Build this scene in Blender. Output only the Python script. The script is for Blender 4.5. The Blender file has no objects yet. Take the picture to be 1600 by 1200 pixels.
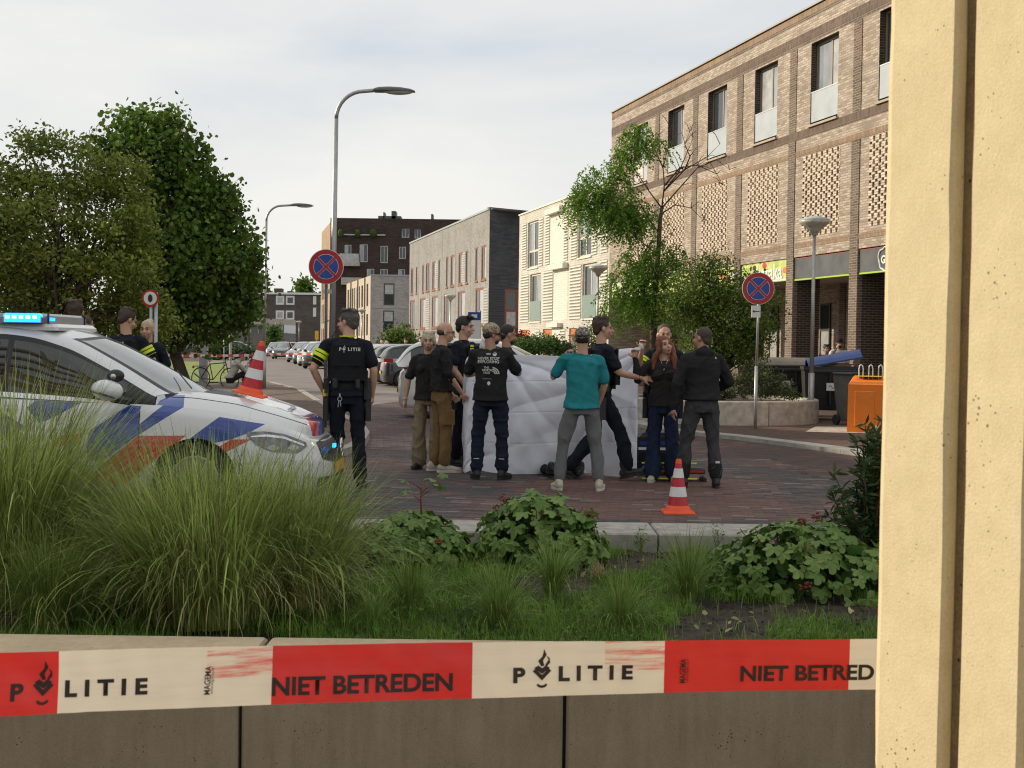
import bpy, bmesh, math, random
import numpy as np
from math import pi, sin, cos, radians, sqrt, atan2
from mathutils import Vector, Matrix, noise
from mathutils.bvhtree import BVHTree

random.seed(7); np.random.seed(7)
SC = bpy.context.scene
COL = SC.collection
# ------------------------------------------------------------------ camera
FPX = 2000.0; PITCH = math.atan(59/FPX); ROLL = radians(.75)
cam_d = bpy.data.cameras.new('camera'); cam = bpy.data.objects.new('camera', cam_d); COL.objects.link(cam)
CAM = Vector((0, 0, 1.5))
MW = Matrix.Rotation(pi/2-PITCH, 3, 'X') @ Matrix.Rotation(ROLL, 3, 'Z')
cam.matrix_world = Matrix.Translation(CAM) @ MW.to_4x4()
cam_d.sensor_width = 36; cam_d.lens = 36*FPX/1600; cam_d.clip_end = 3000; cam_d.clip_start = .05
cam_d.dof.use_dof = True; cam_d.dof.focus_distance = 13.5; cam_d.dof.aperture_fstop = 22
SC.camera = cam
# ------------------------------------------------------------------ world, sun, exposure
SUN = Vector((-.93, .37, .40)).normalized()
w = bpy.data.worlds.new('World'); SC.world = w; w.use_nodes = True
nt = w.node_tree; nt.nodes.clear()
def N(nt, t, **k):
    n = nt.nodes.new(t)
    for a, b in k.items():
        if a.startswith('_'): n.inputs[a[1:]].default_value = b
        else: setattr(n, a, b)
    return n
def L(nt, a, b): nt.links.new(a, b)
out = N(nt, 'ShaderNodeOutputWorld'); bg = N(nt, 'ShaderNodeBackground'); bg.inputs[1].default_value = .10
sky = N(nt, 'ShaderNodeTexSky', sky_type='NISHITA', sun_disc=False)
sky.sun_elevation = math.asin(SUN.z); sky.sun_rotation = atan2(SUN.x, SUN.y); sky.air_density = 1.2; sky.dust_density = 2
tc = N(nt, 'ShaderNodeTexCoord'); mp = N(nt, 'ShaderNodeMapping'); mp.inputs['Scale'].default_value = (1.6, 1.6, 6.5)
mp.inputs['Rotation'].default_value = (0, radians(-9), radians(14)); mp.inputs['Location'].default_value = (.3, 0, .35)
L(nt, tc.outputs['Generated'], mp.inputs[0])
n1 = N(nt, 'ShaderNodeTexNoise', _Scale=1.15, _Detail=7, _Roughness=.52, _Distortion=.35)
L(nt, mp.outputs[0], n1.inputs['Vector'])
r1 = N(nt, 'ShaderNodeValToRGB')
els = r1.color_ramp.elements
els[0].position = .34; els[0].color = (5.3, 5.7, 6.25, 1)
els[1].position = .66; els[1].color = (7.5, 7.4, 7.1, 1)
e = els.new(.48); e.color = (6.5, 6.6, 6.6, 1)
L(nt, n1.outputs[0], r1.inputs[0])
# thin streaks of darker cloud
n2 = N(nt, 'ShaderNodeTexNoise', _Scale=.8, _Detail=4, _Roughness=.45, _Distortion=.6)
mp2 = N(nt, 'ShaderNodeMapping'); mp2.inputs['Scale'].default_value = (1.3, 1.3, 8.0); mp2.inputs['Rotation'].default_value = (0, radians(16), 0)
mp2.inputs['Location'].default_value = (2.1, .4, .1)
L(nt, tc.outputs['Generated'], mp2.inputs[0]); L(nt, mp2.outputs[0], n2.inputs['Vector'])
r2 = N(nt, 'ShaderNodeMapRange'); r2.inputs[1].default_value = .5; r2.inputs[2].default_value = .72; r2.inputs[3].default_value = 1; r2.inputs[4].default_value = .84
L(nt, n2.outputs[0], r2.inputs[0])
mul = N(nt, 'ShaderNodeVectorMath', operation='SCALE'); L(nt, r1.outputs[0], mul.inputs[0]); L(nt, r2.outputs[0], mul.inputs['Scale'])
mx = N(nt, 'ShaderNodeMix', data_type='RGBA'); mx.inputs[0].default_value = .93
L(nt, sky.outputs[0], mx.inputs[6]); L(nt, mul.outputs[0], mx.inputs[7])
L(nt, mx.outputs[2], bg.inputs[0]); L(nt, bg.outputs[0], out.inputs[0])
sd = bpy.data.lights.new('sun', 'SUN'); sd.energy = 3.5; sd.angle = radians(.6); sd.color = (1, .86, .66)
so = bpy.data.objects.new('sun', sd); COL.objects.link(so); so.rotation_euler = SUN.to_track_quat('Z', 'Y').to_euler(); so.location = SUN*60
SC.view_settings.view_transform = 'Standard'; SC.view_settings.look = 'None'; SC.view_settings.exposure = .33; SC.view_settings.gamma = 1
SC.view_settings.use_curve_mapping = False
SC.cycles.filter_width = 1.15; SC.cycles.max_bounces = 6; SC.cycles.transparent_max_bounces = 8
# ------------------------------------------------------------------ measuring helpers (photo pixel of the 1600x1200 picture -> place)
def ray(u, v): return MW @ Vector(((u-800)/FPX, (600-v)/FPX, -1))
def at(u, v, D):
    d = ray(u, v); return CAM + d*(D/d.y)
def gp(u, v, z=0.0):
    d = ray(u, v); return CAM + d*((z-1.5)/d.z)
# ------------------------------------------------------------------ object helpers
def tag(o, label=None, cat=None, group=None, kind=None):
    if label: o['label'] = label
    if cat: o['category'] = cat
    if group: o['group'] = group
    if kind: o['kind'] = kind
    return o
def thing(name, label, cat, loc=(0, 0, 0), rz=0, group=None):
    o = bpy.data.objects.new(name, None); COL.objects.link(o); o.location = loc; o.rotation_euler = (0, 0, rz)
    o.empty_display_size = .2
    return tag(o, label, cat, group)
def link(name, me, parent=None):
    o = bpy.data.objects.new(name, me); COL.objects.link(o)
    if parent is not None: o.parent = parent
    return o
def copy_tree(o, parent=None):
    c = o.copy(); COL.objects.link(c)
    if parent is not None: c.parent = parent
    for ch in list(o.children): copy_tree(ch, c)
    return c
class MB:
    def __init__(s): s.v = []; s.f = []; s.mi = []; s.cur = 0; s.M = None
    def add(s, vs, fs):
        b = len(s.v)
        if s.M is not None: vs = [s.M @ Vector(p) for p in vs]
        s.v.extend([tuple(p) for p in vs]); s.f.extend([tuple(b+i for i in f) for f in fs]); s.mi.extend([s.cur]*len(fs)); return s
    def box(s, x0, x1, y0, y1, z0, z1):
        return s.add([(x0,y0,z0),(x1,y0,z0),(x1,y1,z0),(x0,y1,z0),(x0,y0,z1),(x1,y0,z1),(x1,y1,z1),(x0,y1,z1)],
              [(0,3,2,1),(4,5,6,7),(0,1,5,4),(1,2,6,5),(2,3,7,6),(3,0,4,7)])
    def cbox(s, x0, x1, y0, y1, z0, z1, c=.01):   # box with chamfered vertical and top edges
        a = [(x0+c,y0),(x1-c,y0),(x1,y0+c),(x1,y1-c),(x1-c,y1),(x0+c,y1),(x0,y1-c),(x0,y0+c)]
        xm, ym = (x0+x1)/2, (y0+y1)/2
        def sh(p): return (p[0]+(c if p[0] < xm else -c), p[1]+(c if p[1] < ym else -c))
        vs = [(p[0],p[1],z0) for p in a]+[(p[0],p[1],z1-c) for p in a]+[(*sh(p),z1) for p in a]
        fs = [tuple(range(7,-1,-1)), tuple(range(16,24))]
        for k in (0, 8):
            for i in range(8): j = (i+1) % 8; fs.append((k+i,k+j,k+8+j,k+8+i))
        return s.add(vs, fs)
    def quad(s, a, b, c, d): return s.add([a,b,c,d], [(0,1,2,3)])
    def tube(s, pts, rad, n=10, caps=True, flat=1.0):
        pts = [Vector(p) for p in pts]
        if not hasattr(rad, '__len__'): rad = [rad]*len(pts)
        vs = []; fs = []
        up = None
        for i, p in enumerate(pts):
            t = (pts[min(i+1, len(pts)-1)]-pts[max(i-1, 0)])
            if t.length < 1e-9: t = Vector((0,0,1))
            t.normalize()
            if up is None:
                up = Vector((1,0,0)) if abs(t.x) < .9 else Vector((0,1,0))
            a = (up - t*up.dot(t)); 
            if a.length < 1e-6: a = t.orthogonal()
            a.normalize(); b = t.cross(a); up = a
            for k in range(n):
                th = 2*pi*k/n; vs.append(p + a*(cos(th)*rad[i]) + b*(sin(th)*rad[i]*flat))
        for i in range(len(pts)-1):
            for k in range(n):
                k2 = (k+1) % n; fs.append((i*n+k, i*n+k2, (i+1)*n+k2, (i+1)*n+k))
        if caps: fs.append(tuple(range(n-1, -1, -1))); fs.append(tuple((len(pts)-1)*n+k for k in range(n)))
        return s.add(vs, fs)
    def lathe(s, prof, n=24, c=(0,0,0)):
        vs = []; fs = []
        for r, z in prof:
            for k in range(n): th = 2*pi*k/n; vs.append((c[0]+r*cos(th), c[1]+r*sin(th), c[2]+z))
        for i in range(len(prof)-1):
            for k in range(n): k2 = (k+1) % n; fs.append((i*n+k, i*n+k2, (i+1)*n+k2, (i+1)*n+k))
        fs.append(tuple(range(n-1,-1,-1))); fs.append(tuple((len(prof)-1)*n+k for k in range(n)))
        return s.add(vs, fs)
    def prism(s, poly, y0, y1, axis='y'):
        n = len(poly)
        if axis == 'y': vs = [(p[0], y0, p[1]) for p in poly]+[(p[0], y1, p[1]) for p in poly]
        elif axis == 'z': vs = [(p[0], p[1], y0) for p in poly]+[(p[0], p[1], y1) for p in poly]
        else: vs = [(y0, p[0], p[1]) for p in poly]+[(y1, p[0], p[1]) for p in poly]
        fs = [tuple(range(n)), tuple(range(2*n-1, n-1, -1))]+[(i, i+n, (i+1) % n+n, (i+1) % n) for i in range(n)]
        return s.add(vs, fs)
    def ell(s, c, r, n=14, m=9, rot=None):
        R = rot if rot is not None else Matrix.Identity(3); c = Vector(c); vs = []; fs = []
        for i in range(m+1):
            ph = pi*i/m
            for k in range(n):
                th = 2*pi*k/n
                vs.append(c + R @ Vector((r[0]*sin(ph)*cos(th), r[1]*sin(ph)*sin(th), r[2]*cos(ph))))
        for i in range(m):
            for k in range(n):
                k2 = (k+1) % n; fs.append((i*n+k, (i+1)*n+k, (i+1)*n+k2, i*n+k2))
        return s.add(vs, fs)
    def mesh(s, name, mats, smooth=False):
        me = bpy.data.meshes.new(name); me.from_pydata(s.v, [], s.f)
        if not isinstance(mats, (list, tuple)): mats = [mats]
        for m in mats: me.materials.append(m)
        if len(mats) > 1: me.polygons.foreach_set('material_index', s.mi)
        bm = bmesh.new(); bm.from_mesh(me); bmesh.ops.recalc_face_normals(bm, faces=bm.faces); bm.to_mesh(me); bm.free()
        if smooth: me.polygons.foreach_set('use_smooth', [True]*len(me.polygons))
        return me
    def build(s, name, mats, parent=None, smooth=False, loc=None):
        o = link(name, s.mesh(name, mats, smooth), parent)
        if loc is not None: o.location = loc
        return o
def fast_mesh(name, V, F, mat, attr=None, smooth=False):
    """V (n,3) array, F (m,k) array of equal-sized faces, attr: one float per vertex"""
    V = np.asarray(V, dtype=np.float32); F = np.asarray(F, dtype=np.int32)
    me = bpy.data.meshes.new(name); k = F.shape[1]
    me.vertices.add(len(V)); me.vertices.foreach_set('co', V.ravel())
    me.loops.add(F.size); me.loops.foreach_set('vertex_index', F.ravel())
    me.polygons.add(len(F)); me.polygons.foreach_set('loop_start', np.arange(0, F.size, k, dtype=np.int32))
    me.polygons.foreach_set('loop_total', np.full(len(F), k, dtype=np.int32))
    if smooth: me.polygons.foreach_set('use_smooth', np.ones(len(F), dtype=bool))
    me.update(calc_edges=True)
    for m in (mat if isinstance(mat, (list, tuple)) else [mat]): me.materials.append(m)
    if attr is not None:
        a = me.attributes.new('rnd', 'FLOAT', 'POINT'); a.data.foreach_set('value', np.asarray(attr, dtype=np.float32))
    return me
# ------------------------------------------------------------------ materials
def newmat(name):
    m = bpy.data.materials.new(name); m.use_nodes = True; nt = m.node_tree
    return m, nt, nt.nodes['Principled BSDF']
def M(name, col, rough=.7, var=.12, scale=6, bump=0, bscale=60, metal=0, spec=.5, coat=0, detail=5, tint=None, attr=False, trans=0, emit=None, estr=0):
    m, nt, b = newmat(name)
    tc = N(nt, 'ShaderNodeTexCoord')
    b.inputs['Roughness'].default_value = rough; b.inputs['Metallic'].default_value = metal
    b.inputs['Specular IOR Level'].default_value = spec; b.inputs['Coat Weight'].default_value = coat
    b.inputs['Coat Roughness'].default_value = .05
    c = Vector(col)
    if var > 0:
        n = N(nt, 'ShaderNodeTexNoise', _Scale=scale, _Detail=detail, _Roughness=.6)
        L(nt, tc.outputs['Object'], n.inputs['Vector'])
        r = N(nt, 'ShaderNodeValToRGB')
        t = Vector(tint) if tint else c
        r.color_ramp.elements[0].position = .3; r.color_ramp.elements[1].position = .7
        r.color_ramp.elements[0].color = (*[max(0, x*(1-var)) for x in c], 1)
        r.color_ramp.elements[1].color = (*[min(1, x*(1+var)) for x in t], 1)
        L(nt, n.outputs[0], r.inputs[0]); cs = r.outputs[0]
        if attr:
            at_ = N(nt, 'ShaderNodeAttribute', attribute_name='rnd')
            hs = N(nt, 'ShaderNodeHueSaturation'); mr = N(nt, 'ShaderNodeMapRange'); mr.inputs[3].default_value = 1-attr; mr.inputs[4].default_value = 1+attr
            L(nt, at_.outputs['Fac'], mr.inputs[0]); L(nt, mr.outputs[0], hs.inputs['Value']); L(nt, cs, hs.inputs['Color']); cs = hs.outputs[0]
            mh = N(nt, 'ShaderNodeMapRange'); mh.inputs[3].default_value = .485; mh.inputs[4].default_value = .515
            L(nt, at_.outputs['Fac'], mh.inputs[0]); L(nt, mh.outputs[0], hs.inputs['Hue'])
        L(nt, cs, b.inputs['Base Color'])
    else:
        b.inputs['Base Color'].default_value = (*c, 1); cs = None
    if bump:
        n = N(nt, 'ShaderNodeTexNoise', _Scale=bscale, _Detail=6, _Roughness=.65); L(nt, tc.outputs['Object'], n.inputs['Vector'])
        bp = N(nt, 'ShaderNodeBump', _Strength=min(1, bump), _Distance=.02*max(1, bump)); L(nt, n.outputs[0], bp.inputs['Height']); L(nt, bp.outputs[0], b.inputs['Normal'])
    if trans:
        tr = N(nt, 'ShaderNodeBsdfTranslucent'); ms = N(nt, 'ShaderNodeMixShader'); ms.inputs[0].default_value = trans
        if cs is not None: L(nt, cs, tr.inputs[0])
        else: tr.inputs[0].default_value = (*c, 1)
        L(nt, b.outputs[0], ms.inputs[1]); L(nt, tr.outputs[0], ms.inputs[2])
        L(nt, ms.outputs[0], nt.nodes['Material Output'].inputs[0])
    if emit:
        b.inputs['Emission Color'].default_value = (*emit, 1); b.inputs['Emission Strength'].default_value = estr
    return m
def brickmat(name, c1, c2, mortar, bw=.22, rh=.0625, vert=False, rough=.85, tone=None, msize=.010, bias=0.0):
    """running-bond brick in object space (x or y along the wall, z up); tone: a third colour in random bricks"""
    m, nt, b = newmat(name); b.inputs['Roughness'].default_value = rough; b.inputs['Specular IOR Level'].default_value = .25
    tc = N(nt, 'ShaderNodeTexCoord'); sp = N(nt, 'ShaderNodeSeparateXYZ'); L(nt, tc.outputs['Object'], sp.inputs[0])
    sn = N(nt, 'ShaderNodeSeparateXYZ'); L(nt, tc.outputs['Normal'], sn.inputs[0])
    ab = N(nt, 'ShaderNodeMath', operation='ABSOLUTE'); L(nt, sn.outputs[0], ab.inputs[0])
    gt = N(nt, 'ShaderNodeMath', operation='GREATER_THAN'); gt.inputs[1].default_value = .6; L(nt, ab.outputs[0], gt.inputs[0])
    mxx = N(nt, 'ShaderNodeMix'); L(nt, gt.outputs[0], mxx.inputs[0]); L(nt, sp.outputs[0], mxx.inputs[2]); L(nt, sp.outputs[1], mxx.inputs[3])
    cb = N(nt, 'ShaderNodeCombineXYZ')
    if vert: L(nt, mxx.outputs[0], cb.inputs[1]); L(nt, sp.outputs[2], cb.inputs[0])
    else: L(nt, mxx.outputs[0], cb.inputs[0]); L(nt, sp.outputs[2], cb.inputs[1])
    bt = N(nt, 'ShaderNodeTexBrick', _Scale=1.0); bt.inputs['Brick Width'].default_value = bw; bt.inputs['Row Height'].default_value = rh
    bt.inputs['Mortar Size'].default_value = msize; bt.inputs['Mortar Smooth'].default_value = .3; bt.inputs['Bias'].default_value = bias
    if vert: bt.offset = 0
    bt.inputs['Color1'].default_value = (*c1, 1); bt.inputs['Color2'].default_value = (*c2, 1); bt.inputs['Mortar'].default_value = (*mortar, 1)
    L(nt, cb.outputs[0], bt.inputs['Vector'])
    # slow tone drift plus fine grain
    n = N(nt, 'ShaderNodeTexNoise', _Scale=.55, _Detail=8, _Roughness=.7); L(nt, tc.outputs['Object'], n.inputs['Vector'])
    mr = N(nt, 'ShaderNodeMapRange'); mr.inputs[1].default_value = .3; mr.inputs[2].default_value = .7; mr.inputs[3].default_value = .8; mr.inputs[4].default_value = 1.18
    L(nt, n.outputs[0], mr.inputs[0])
    vm = N(nt, 'ShaderNodeVectorMath', operation='SCALE'); L(nt, bt.outputs['Color'], vm.inputs[0]); L(nt, mr.outputs[0], vm.inputs['Scale'])
    L(nt, vm.outputs[0], b.inputs['Base Color'])
    bp = N(nt, 'ShaderNodeBump', _Strength=.7, _Distance=.012, invert=True); L(nt, bt.outputs['Fac'], bp.inputs['Height']); L(nt, bp.outputs[0], b.inputs['Normal'])
    return m
m_conc = M('concrete', (.40, .37, .31), .85, .22, 7, .35, 90, tint=(.47, .43, .36))
m_concd = M('weathered_concrete', (.27, .255, .22), .9, .35, 4, .4, 70)
m_kerb = M('kerb_concrete', (.36, .34, .30), .9, .28, 9, .3, 80)
m_steel = M('galvanised_steel', (.42, .43, .43), .45, .12, 12, 0, metal=.55)
m_dgrey = M('dark_grey_paint', (.09, .095, .10), .5, .15, 9)
m_black = M('black_plastic', (.018, .018, .02), .45, .2, 20)
m_rubber = M('rubber', (.022, .022, .024), .8, .2, 20)
m_white = M('white_paint', (.74, .74, .72), .45, .05, 4)
m_glass = M('window_glass', (.035, .045, .05), .06, .25, 1.1, spec=.9)
m_glassc = M('curtained_glass', (.42, .43, .42), .22, .25, 3, spec=.8)
m_glassw = M('painted_reflection_glass', (.30, .33, .36), .08, .3, .9, spec=1)  # sky reflection put into the pale base colour
m_red = M('red_plastic', (.55, .035, .02), .4, .08, 12)
m_orange = M('orange_paint', (.80, .20, .012), .5, .08, 5, .04, 40)
m_green = M('lime_trim', (.35, .55, .03), .6, .05)
m_hiv = M('hi_vis_yellow', (.72, .86, .03), .6, .06, 20)
m_refl = M('reflective_white', (.72, .72, .72), .35, .06, 30, .15, 200)
def leafmat(name, c, t=None, trans=.35, a=.45, rough=.55):
    return M(name, c, rough, .25, 2.5, 0, tint=t, attr=a, trans=trans, spec=.3)
m_leaf_d = leafmat('dark_linden_leaf', (.065, .13, .022), (.14, .22, .032))
m_leaf_o = leafmat('olive_leaf', (.16, .21, .040), (.26, .30, .058))
m_leaf_g = leafmat('locust_leaf', (.10, .20, .025), (.17, .29, .040), trans=.5)
m_leaf_b = leafmat('bush_leaf', (.085, .15, .025), (.16, .23, .045))
m_leaf_s = leafmat('grey_green_leaf', (.10, .13, .065), (.16, .19, .09))
m_leaf_m = leafmat('cranesbill_leaf', (.060, .13, .028), (.11, .20, .045), trans=.25)
m_leaf_k = leafmat('oleander_leaf', (.035, .070, .020), (.065, .11, .030), trans=.2)
m_leaf_r = leafmat('red_leaf', (.22, .012, .02), (.32, .02, .03))
m_blade = leafmat('tall_grass_blade', (.23, .31, .07), (.42, .47, .15), trans=.4, a=.6)
m_blade2 = leafmat('tuft_blade', (.15, .24, .05), (.27, .36, .09), trans=.35)
m_blade3 = leafmat('lawn_blade', (.10, .21, .025), (.19, .32, .045), trans=.35)
m_bark = M('bark', (.085, .065, .045), .9, .35, 10, .5, 40)
m_soil = M('dark_soil', (.026, .019, .013), .95, .5, 9, .9, 30, tint=(.055, .040, .026))

# ------------------------------------------------------------------ ground and road
def sheet(name, poly, z, mat, kind='structure'):
    mb = MB(); mb.add([(p[0], p[1], z) for p in poly], [tuple(range(len(poly)))])
    o = mb.build(name, mat); o['kind'] = kind; return o
g = sheet('ground', [(-600,-200),(600,-200),(600,1200),(-600,1200)], -.06, M('far_ground', (.10, .105, .07), .95, .3, .5)); 
def groundbrick(name, dk, rd, lt, rot=radians(-6)):
    m, nt, b = newmat(name); b.inputs['Roughness'].default_value = .8; b.inputs['Specular IOR Level'].default_value = .3
    tc = N(nt, 'ShaderNodeTexCoord'); mp = N(nt, 'ShaderNodeMapping'); mp.inputs['Rotation'].default_value = (0, 0, rot); L(nt, tc.outputs['Object'], mp.inputs[0])
    bt = N(nt, 'ShaderNodeTexBrick', _Scale=1.0); bt.inputs['Brick Width'].default_value = .205; bt.inputs['Row Height'].default_value = .07
    bt.inputs['Mortar Size'].default_value = .005; bt.inputs['Color1'].default_value = (1,1,1,1); bt.inputs['Color2'].default_value = (0,0,0,1); bt.inputs['Mortar'].default_value = (.4,.4,.4,1)
    L(nt, mp.outputs[0], bt.inputs['Vector'])
    n = N(nt, 'ShaderNodeTexNoise', _Scale=.35, _Detail=3, _Roughness=.6); L(nt, tc.outputs['Object'], n.inputs['Vector'])
    ad = N(nt, 'ShaderNodeMath', operation='MULTIPLY_ADD'); ad.inputs[1].default_value = .42; L(nt, bt.outputs['Color'], ad.inputs[0]); L(nt, n.outputs[0], ad.inputs[2])
    r = N(nt, 'ShaderNodeValToRGB'); e = r.color_ramp.elements
    e[0].position = .45; e[0].color = (*dk, 1); e[1].position = .93; e[1].color = (*lt, 1); x = e.new(.62); x.color = (*[(a+b_)/2 for a, b_ in zip(dk, rd)], 1); x = e.new(.8); x.color = (*rd, 1)
    L(nt, ad.outputs[0], r.inputs[0])
    mo = N(nt, 'ShaderNodeMix', data_type='RGBA'); L(nt, bt.outputs['Fac'], mo.inputs[0]); L(nt, r.outputs[0], mo.inputs[6]); mo.inputs[7].default_value = (.035, .03, .028, 1)
    L(nt, mo.outputs[2], b.inputs['Base Color'])
    bp = N(nt, 'ShaderNodeBump', _Strength=.4, _Distance=.004, invert=True); L(nt, bt.outputs['Fac'], bp.inputs['Height']); L(nt, bp.outputs[0], b.inputs['Normal'])
    return m
DK = (.048, .043, .045); RD = (.120, .060, .050); LT = (.19, .165, .155)
m_road = groundbrick('road_bricks', DK, RD, LT)
m_pave = groundbrick('pavement_bricks', (.085, .062, .055), (.15, .085, .065), (.2, .15, .12), rot=radians(20))
road = sheet('road', [(-60, 9.9), (60, 9.9), (60, 300), (-60, 300)], -.012, m_road)
far_road = sheet('far_road', [gp(425, 600)[:2], gp(520, 640)[:2], gp(720, 615)[:2], gp(900, 560)[:2], (30, 320), (-75, 320), gp(330, 570)[:2]], -.006,
                 M('far_road_surface', (.19, .165, .155), .85, .2, .6, .2, 30))
far_road['kind'] = 'structure'

# near paving stones: real stones, the 300 that show largest as parts of the paving
paving = thing('brick_paving', None, None, (0, 0, 0)); del_keys = None
paving['kind'] = 'structure'
ps_d = [M('paving_stone_%s' % n, c, .75, .25, 30, .2, 120) for n, c in (('dark', DK), ('brown', (.070, .056, .055)), ('red', RD), ('rust', (.145, .078, .060)), ('pale', LT))]
ang = radians(-7); ca, sa = cos(ang), sin(ang)
def stone_type(x, y):
    v = noise.noise(Vector((x*.33, y*.55, 3.1)))*1.3 + noise.noise(Vector((x*.9, y*1.7, 9.1)))*.6
    u = random.random()
    if u < .035: return 4
    if v + (u-.5)*.9 > .18: return 2 if random.random() < .65 else 3
    return 0 if random.random() < .62 else 1
def stone_mesh(t, w=.2025, d=.0672, h=.05):
    mb = MB(); mb.cbox(-w/2, w/2, -d/2, d/2, -h, 0, .0022); return mb.mesh('paving_stone', ps_d[t])
st_me = [stone_mesh(i) for i in range(5)]
NS = 0; sv = []; sf = []; smi = []
base = MB().cbox(-.1012, .1012, -.0336, .0336, -.012, 0, .0022); bv = np.array(base.v); bfs = base.f
quads = [f for f in bfs if len(f) == 4]; octs = [f for f in bfs if len(f) == 8][-1:]
rows = []
for j in range(-40, 190):
    for i in range(-60, 60):
        a = i*.204 + (j % 2)*.102; b_ = j*.0685
        x = a*ca - b_*sa; y = 10.3 + a*sa + b_*ca
        if y < 10.28 or y > 17.6: continue
        if abs(x) > .41*y or x < -.24*y: continue
        if x > 3.6+(17-y)*.0 and y > 15.2: continue
        rows.append((y, x))
rows.sort()
near = [r for r in rows if r[1] > -.02*r[0] and r[1] < .27*r[0]][:300]
nset = set(near)
for y, x in near:
    NS += 1; o = link('paving_stone', st_me[stone_type(x, y)], paving)
    o.location = (x, y, .004*random.random()-.003); o.rotation_euler = (random.gauss(0, .006), random.gauss(0, .004), ang+random.gauss(0, .008))
for y, x in rows:
    if (y, x) in nset: continue
    an = ang + random.gauss(0, .008); c_, s_ = cos(an), sin(an); tx = random.gauss(0, .006); ty = random.gauss(0, .004)
    V = bv.copy(); V[:, 2] += .004*random.random()-.003 + V[:, 1]*tx + V[:, 0]*ty
    X = V[:, 0]*c_-V[:, 1]*s_+x; Y = V[:, 0]*s_+V[:, 1]*c_+y
    b0 = len(sv); sv.extend(zip(X, Y, V[:, 2])); t = stone_type(x, y)
    for f in quads+octs: sf.append(tuple(b0+k for k in f)); smi.append(t)
me = bpy.data.meshes.new('paving_stones_beyond'); me.from_pydata(sv, [], sf)
for m in ps_d: me.materials.append(m)
me.polygons.foreach_set('material_index', smi)
o = link('paving_stone_field', me, paving); o['kind'] = 'stuff'

# kerb between planting bed and road: a row of concrete kerb stones
kerb = thing('bed_kerb', 'long low concrete kerb between the planting bed and the brick road', 'kerb')
x = -7.0; k = 0
while x < 6.5:
    w_ = 1.05 if k % 2 else .98
    MB().cbox(x+.006, x+w_-.006, 9.62, 10.24, -.3, .10, .012).build('kerb_stone', m_kerb, kerb); x += w_; k += 1
sheet('planting_bed', [(-9, 3.9), (7, 3.9), (7, 9.62), (-9, 9.62)], -.05, m_soil)
# raised soil relief (geometry)
n_ = 120; gx = np.linspace(-4, 4, n_); gy = np.linspace(4.2, 9.6, n_); GX, GY = np.meshgrid(gx, gy)
def soil_z(x, y): return -.035 + .05*noise.noise(Vector((x*1.1, y*1.1, 0))) + .022*noise.noise(Vector((x*6, y*6, 2))) + .014*noise.noise(Vector((x*19, y*19, 5)))
GZ = np.array([soil_z(a, b) for a, b in zip(GX.ravel(), GY.ravel())])
V = np.c_[GX.ravel(), GY.ravel(), GZ]
I = np.arange(n_*n_).reshape(n_, n_); F = np.c_[I[:-1, :-1].ravel(), I[:-1, 1:].ravel(), I[1:, 1:].ravel(), I[1:, :-1].ravel()]
o = link('bed_soil', fast_mesh('bed_soil', V, F, m_soil, smooth=True)); o['kind'] = 'structure'

def strip(name, pts, w_, z0, z1, mat, side=1, seg=None, parent=None, pname='kerb_stone', gap=.008):
    """kerb stones along a plan polyline, laid end to end as single stones"""
    P = [Vector((p[0], p[1])) for p in pts]; L_ = [0]
    for a, b in zip(P, P[1:]): L_.append(L_[-1]+(b-a).length)
    def pt(s):
        for i in range(len(P)-1):
            if s <= L_[i+1] or i == len(P)-2:
                t = (s-L_[i])/(L_[i+1]-L_[i]); return P[i].lerp(P[i+1], t), (P[i+1]-P[i]).normalized()
    n = max(1, int(L_[-1]/seg))
    for i in range(n):
        s0, s1 = L_[-1]*i/n+gap/2, L_[-1]*(i+1)/n-gap/2
        a, ta = pt(s0); b, tb = pt(s1); na = Vector((-ta.y, ta.x))*w_*side; nb = Vector((-tb.y, tb.x))*w_*side
        mb = MB(); q = [a, b, b+nb, a+na]
        mb.add([(p.x, p.y, z0) for p in q]+[(p.x, p.y, z1) for p in q], [(0,1,2,3),(4,5,6,7),(0,1,5,4),(1,2,6,5),(2,3,7,6),(3,0,4,7)])
        mb.build(pname, mat, parent)
# right pavement, its kerb and the surface
rk = [gp(1480, 738), gp(1372, 716), gp(1250, 699), gp(1130, 684), gp(1040, 676), gp(985, 664), gp(955, 642), gp(930, 612), gp(880, 585)]
rkt = thing('pavement_kerb', 'curved pale concrete kerb along the pavement by the shops', 'kerb')
strip('k', rk, .34, -.1, .055, M('pale_kerb', (.33, .32, .29), .9, .2, 6, .2, 60), side=-1, seg=.95, parent=rkt)
sheet('pavement', [(p.x+.1, p.y+.12) for p in rk] + [(30, 60), (30, 8.0)], .04, m_pave)
# left island with kerb, dirt and bits of grass
lk = [gp(300, 606), gp(424, 600), gp(470, 612), gp(505, 633), gp(540, 655), gp(566, 668), gp(578, 684), gp(568, 702), gp(530, 716), gp(300, 745)]
lkt = thing('island_kerb', 'rounded grey kerb behind the officer at the left pavement corner', 'kerb')
strip('k', lk, .16, -.1, .10, m_kerb, side=-1, seg=.8, parent=lkt)
sheet('pavement_island', [(p.x-.05, p.y) for p in lk]+[(-9, 18)], .085, M('dusty_paving', (.13, .095, .07), .95, .35, 2, .5, 25))
sheet('lawn', [(-80, 36), gp(380, 598)[:2], gp(345, 566)[:2], (-80, 85)], .03, M('lawn_green', (.13, .20, .03), .9, .35, 1.2, .8, 20, tint=(.2, .24, .05)))
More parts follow.
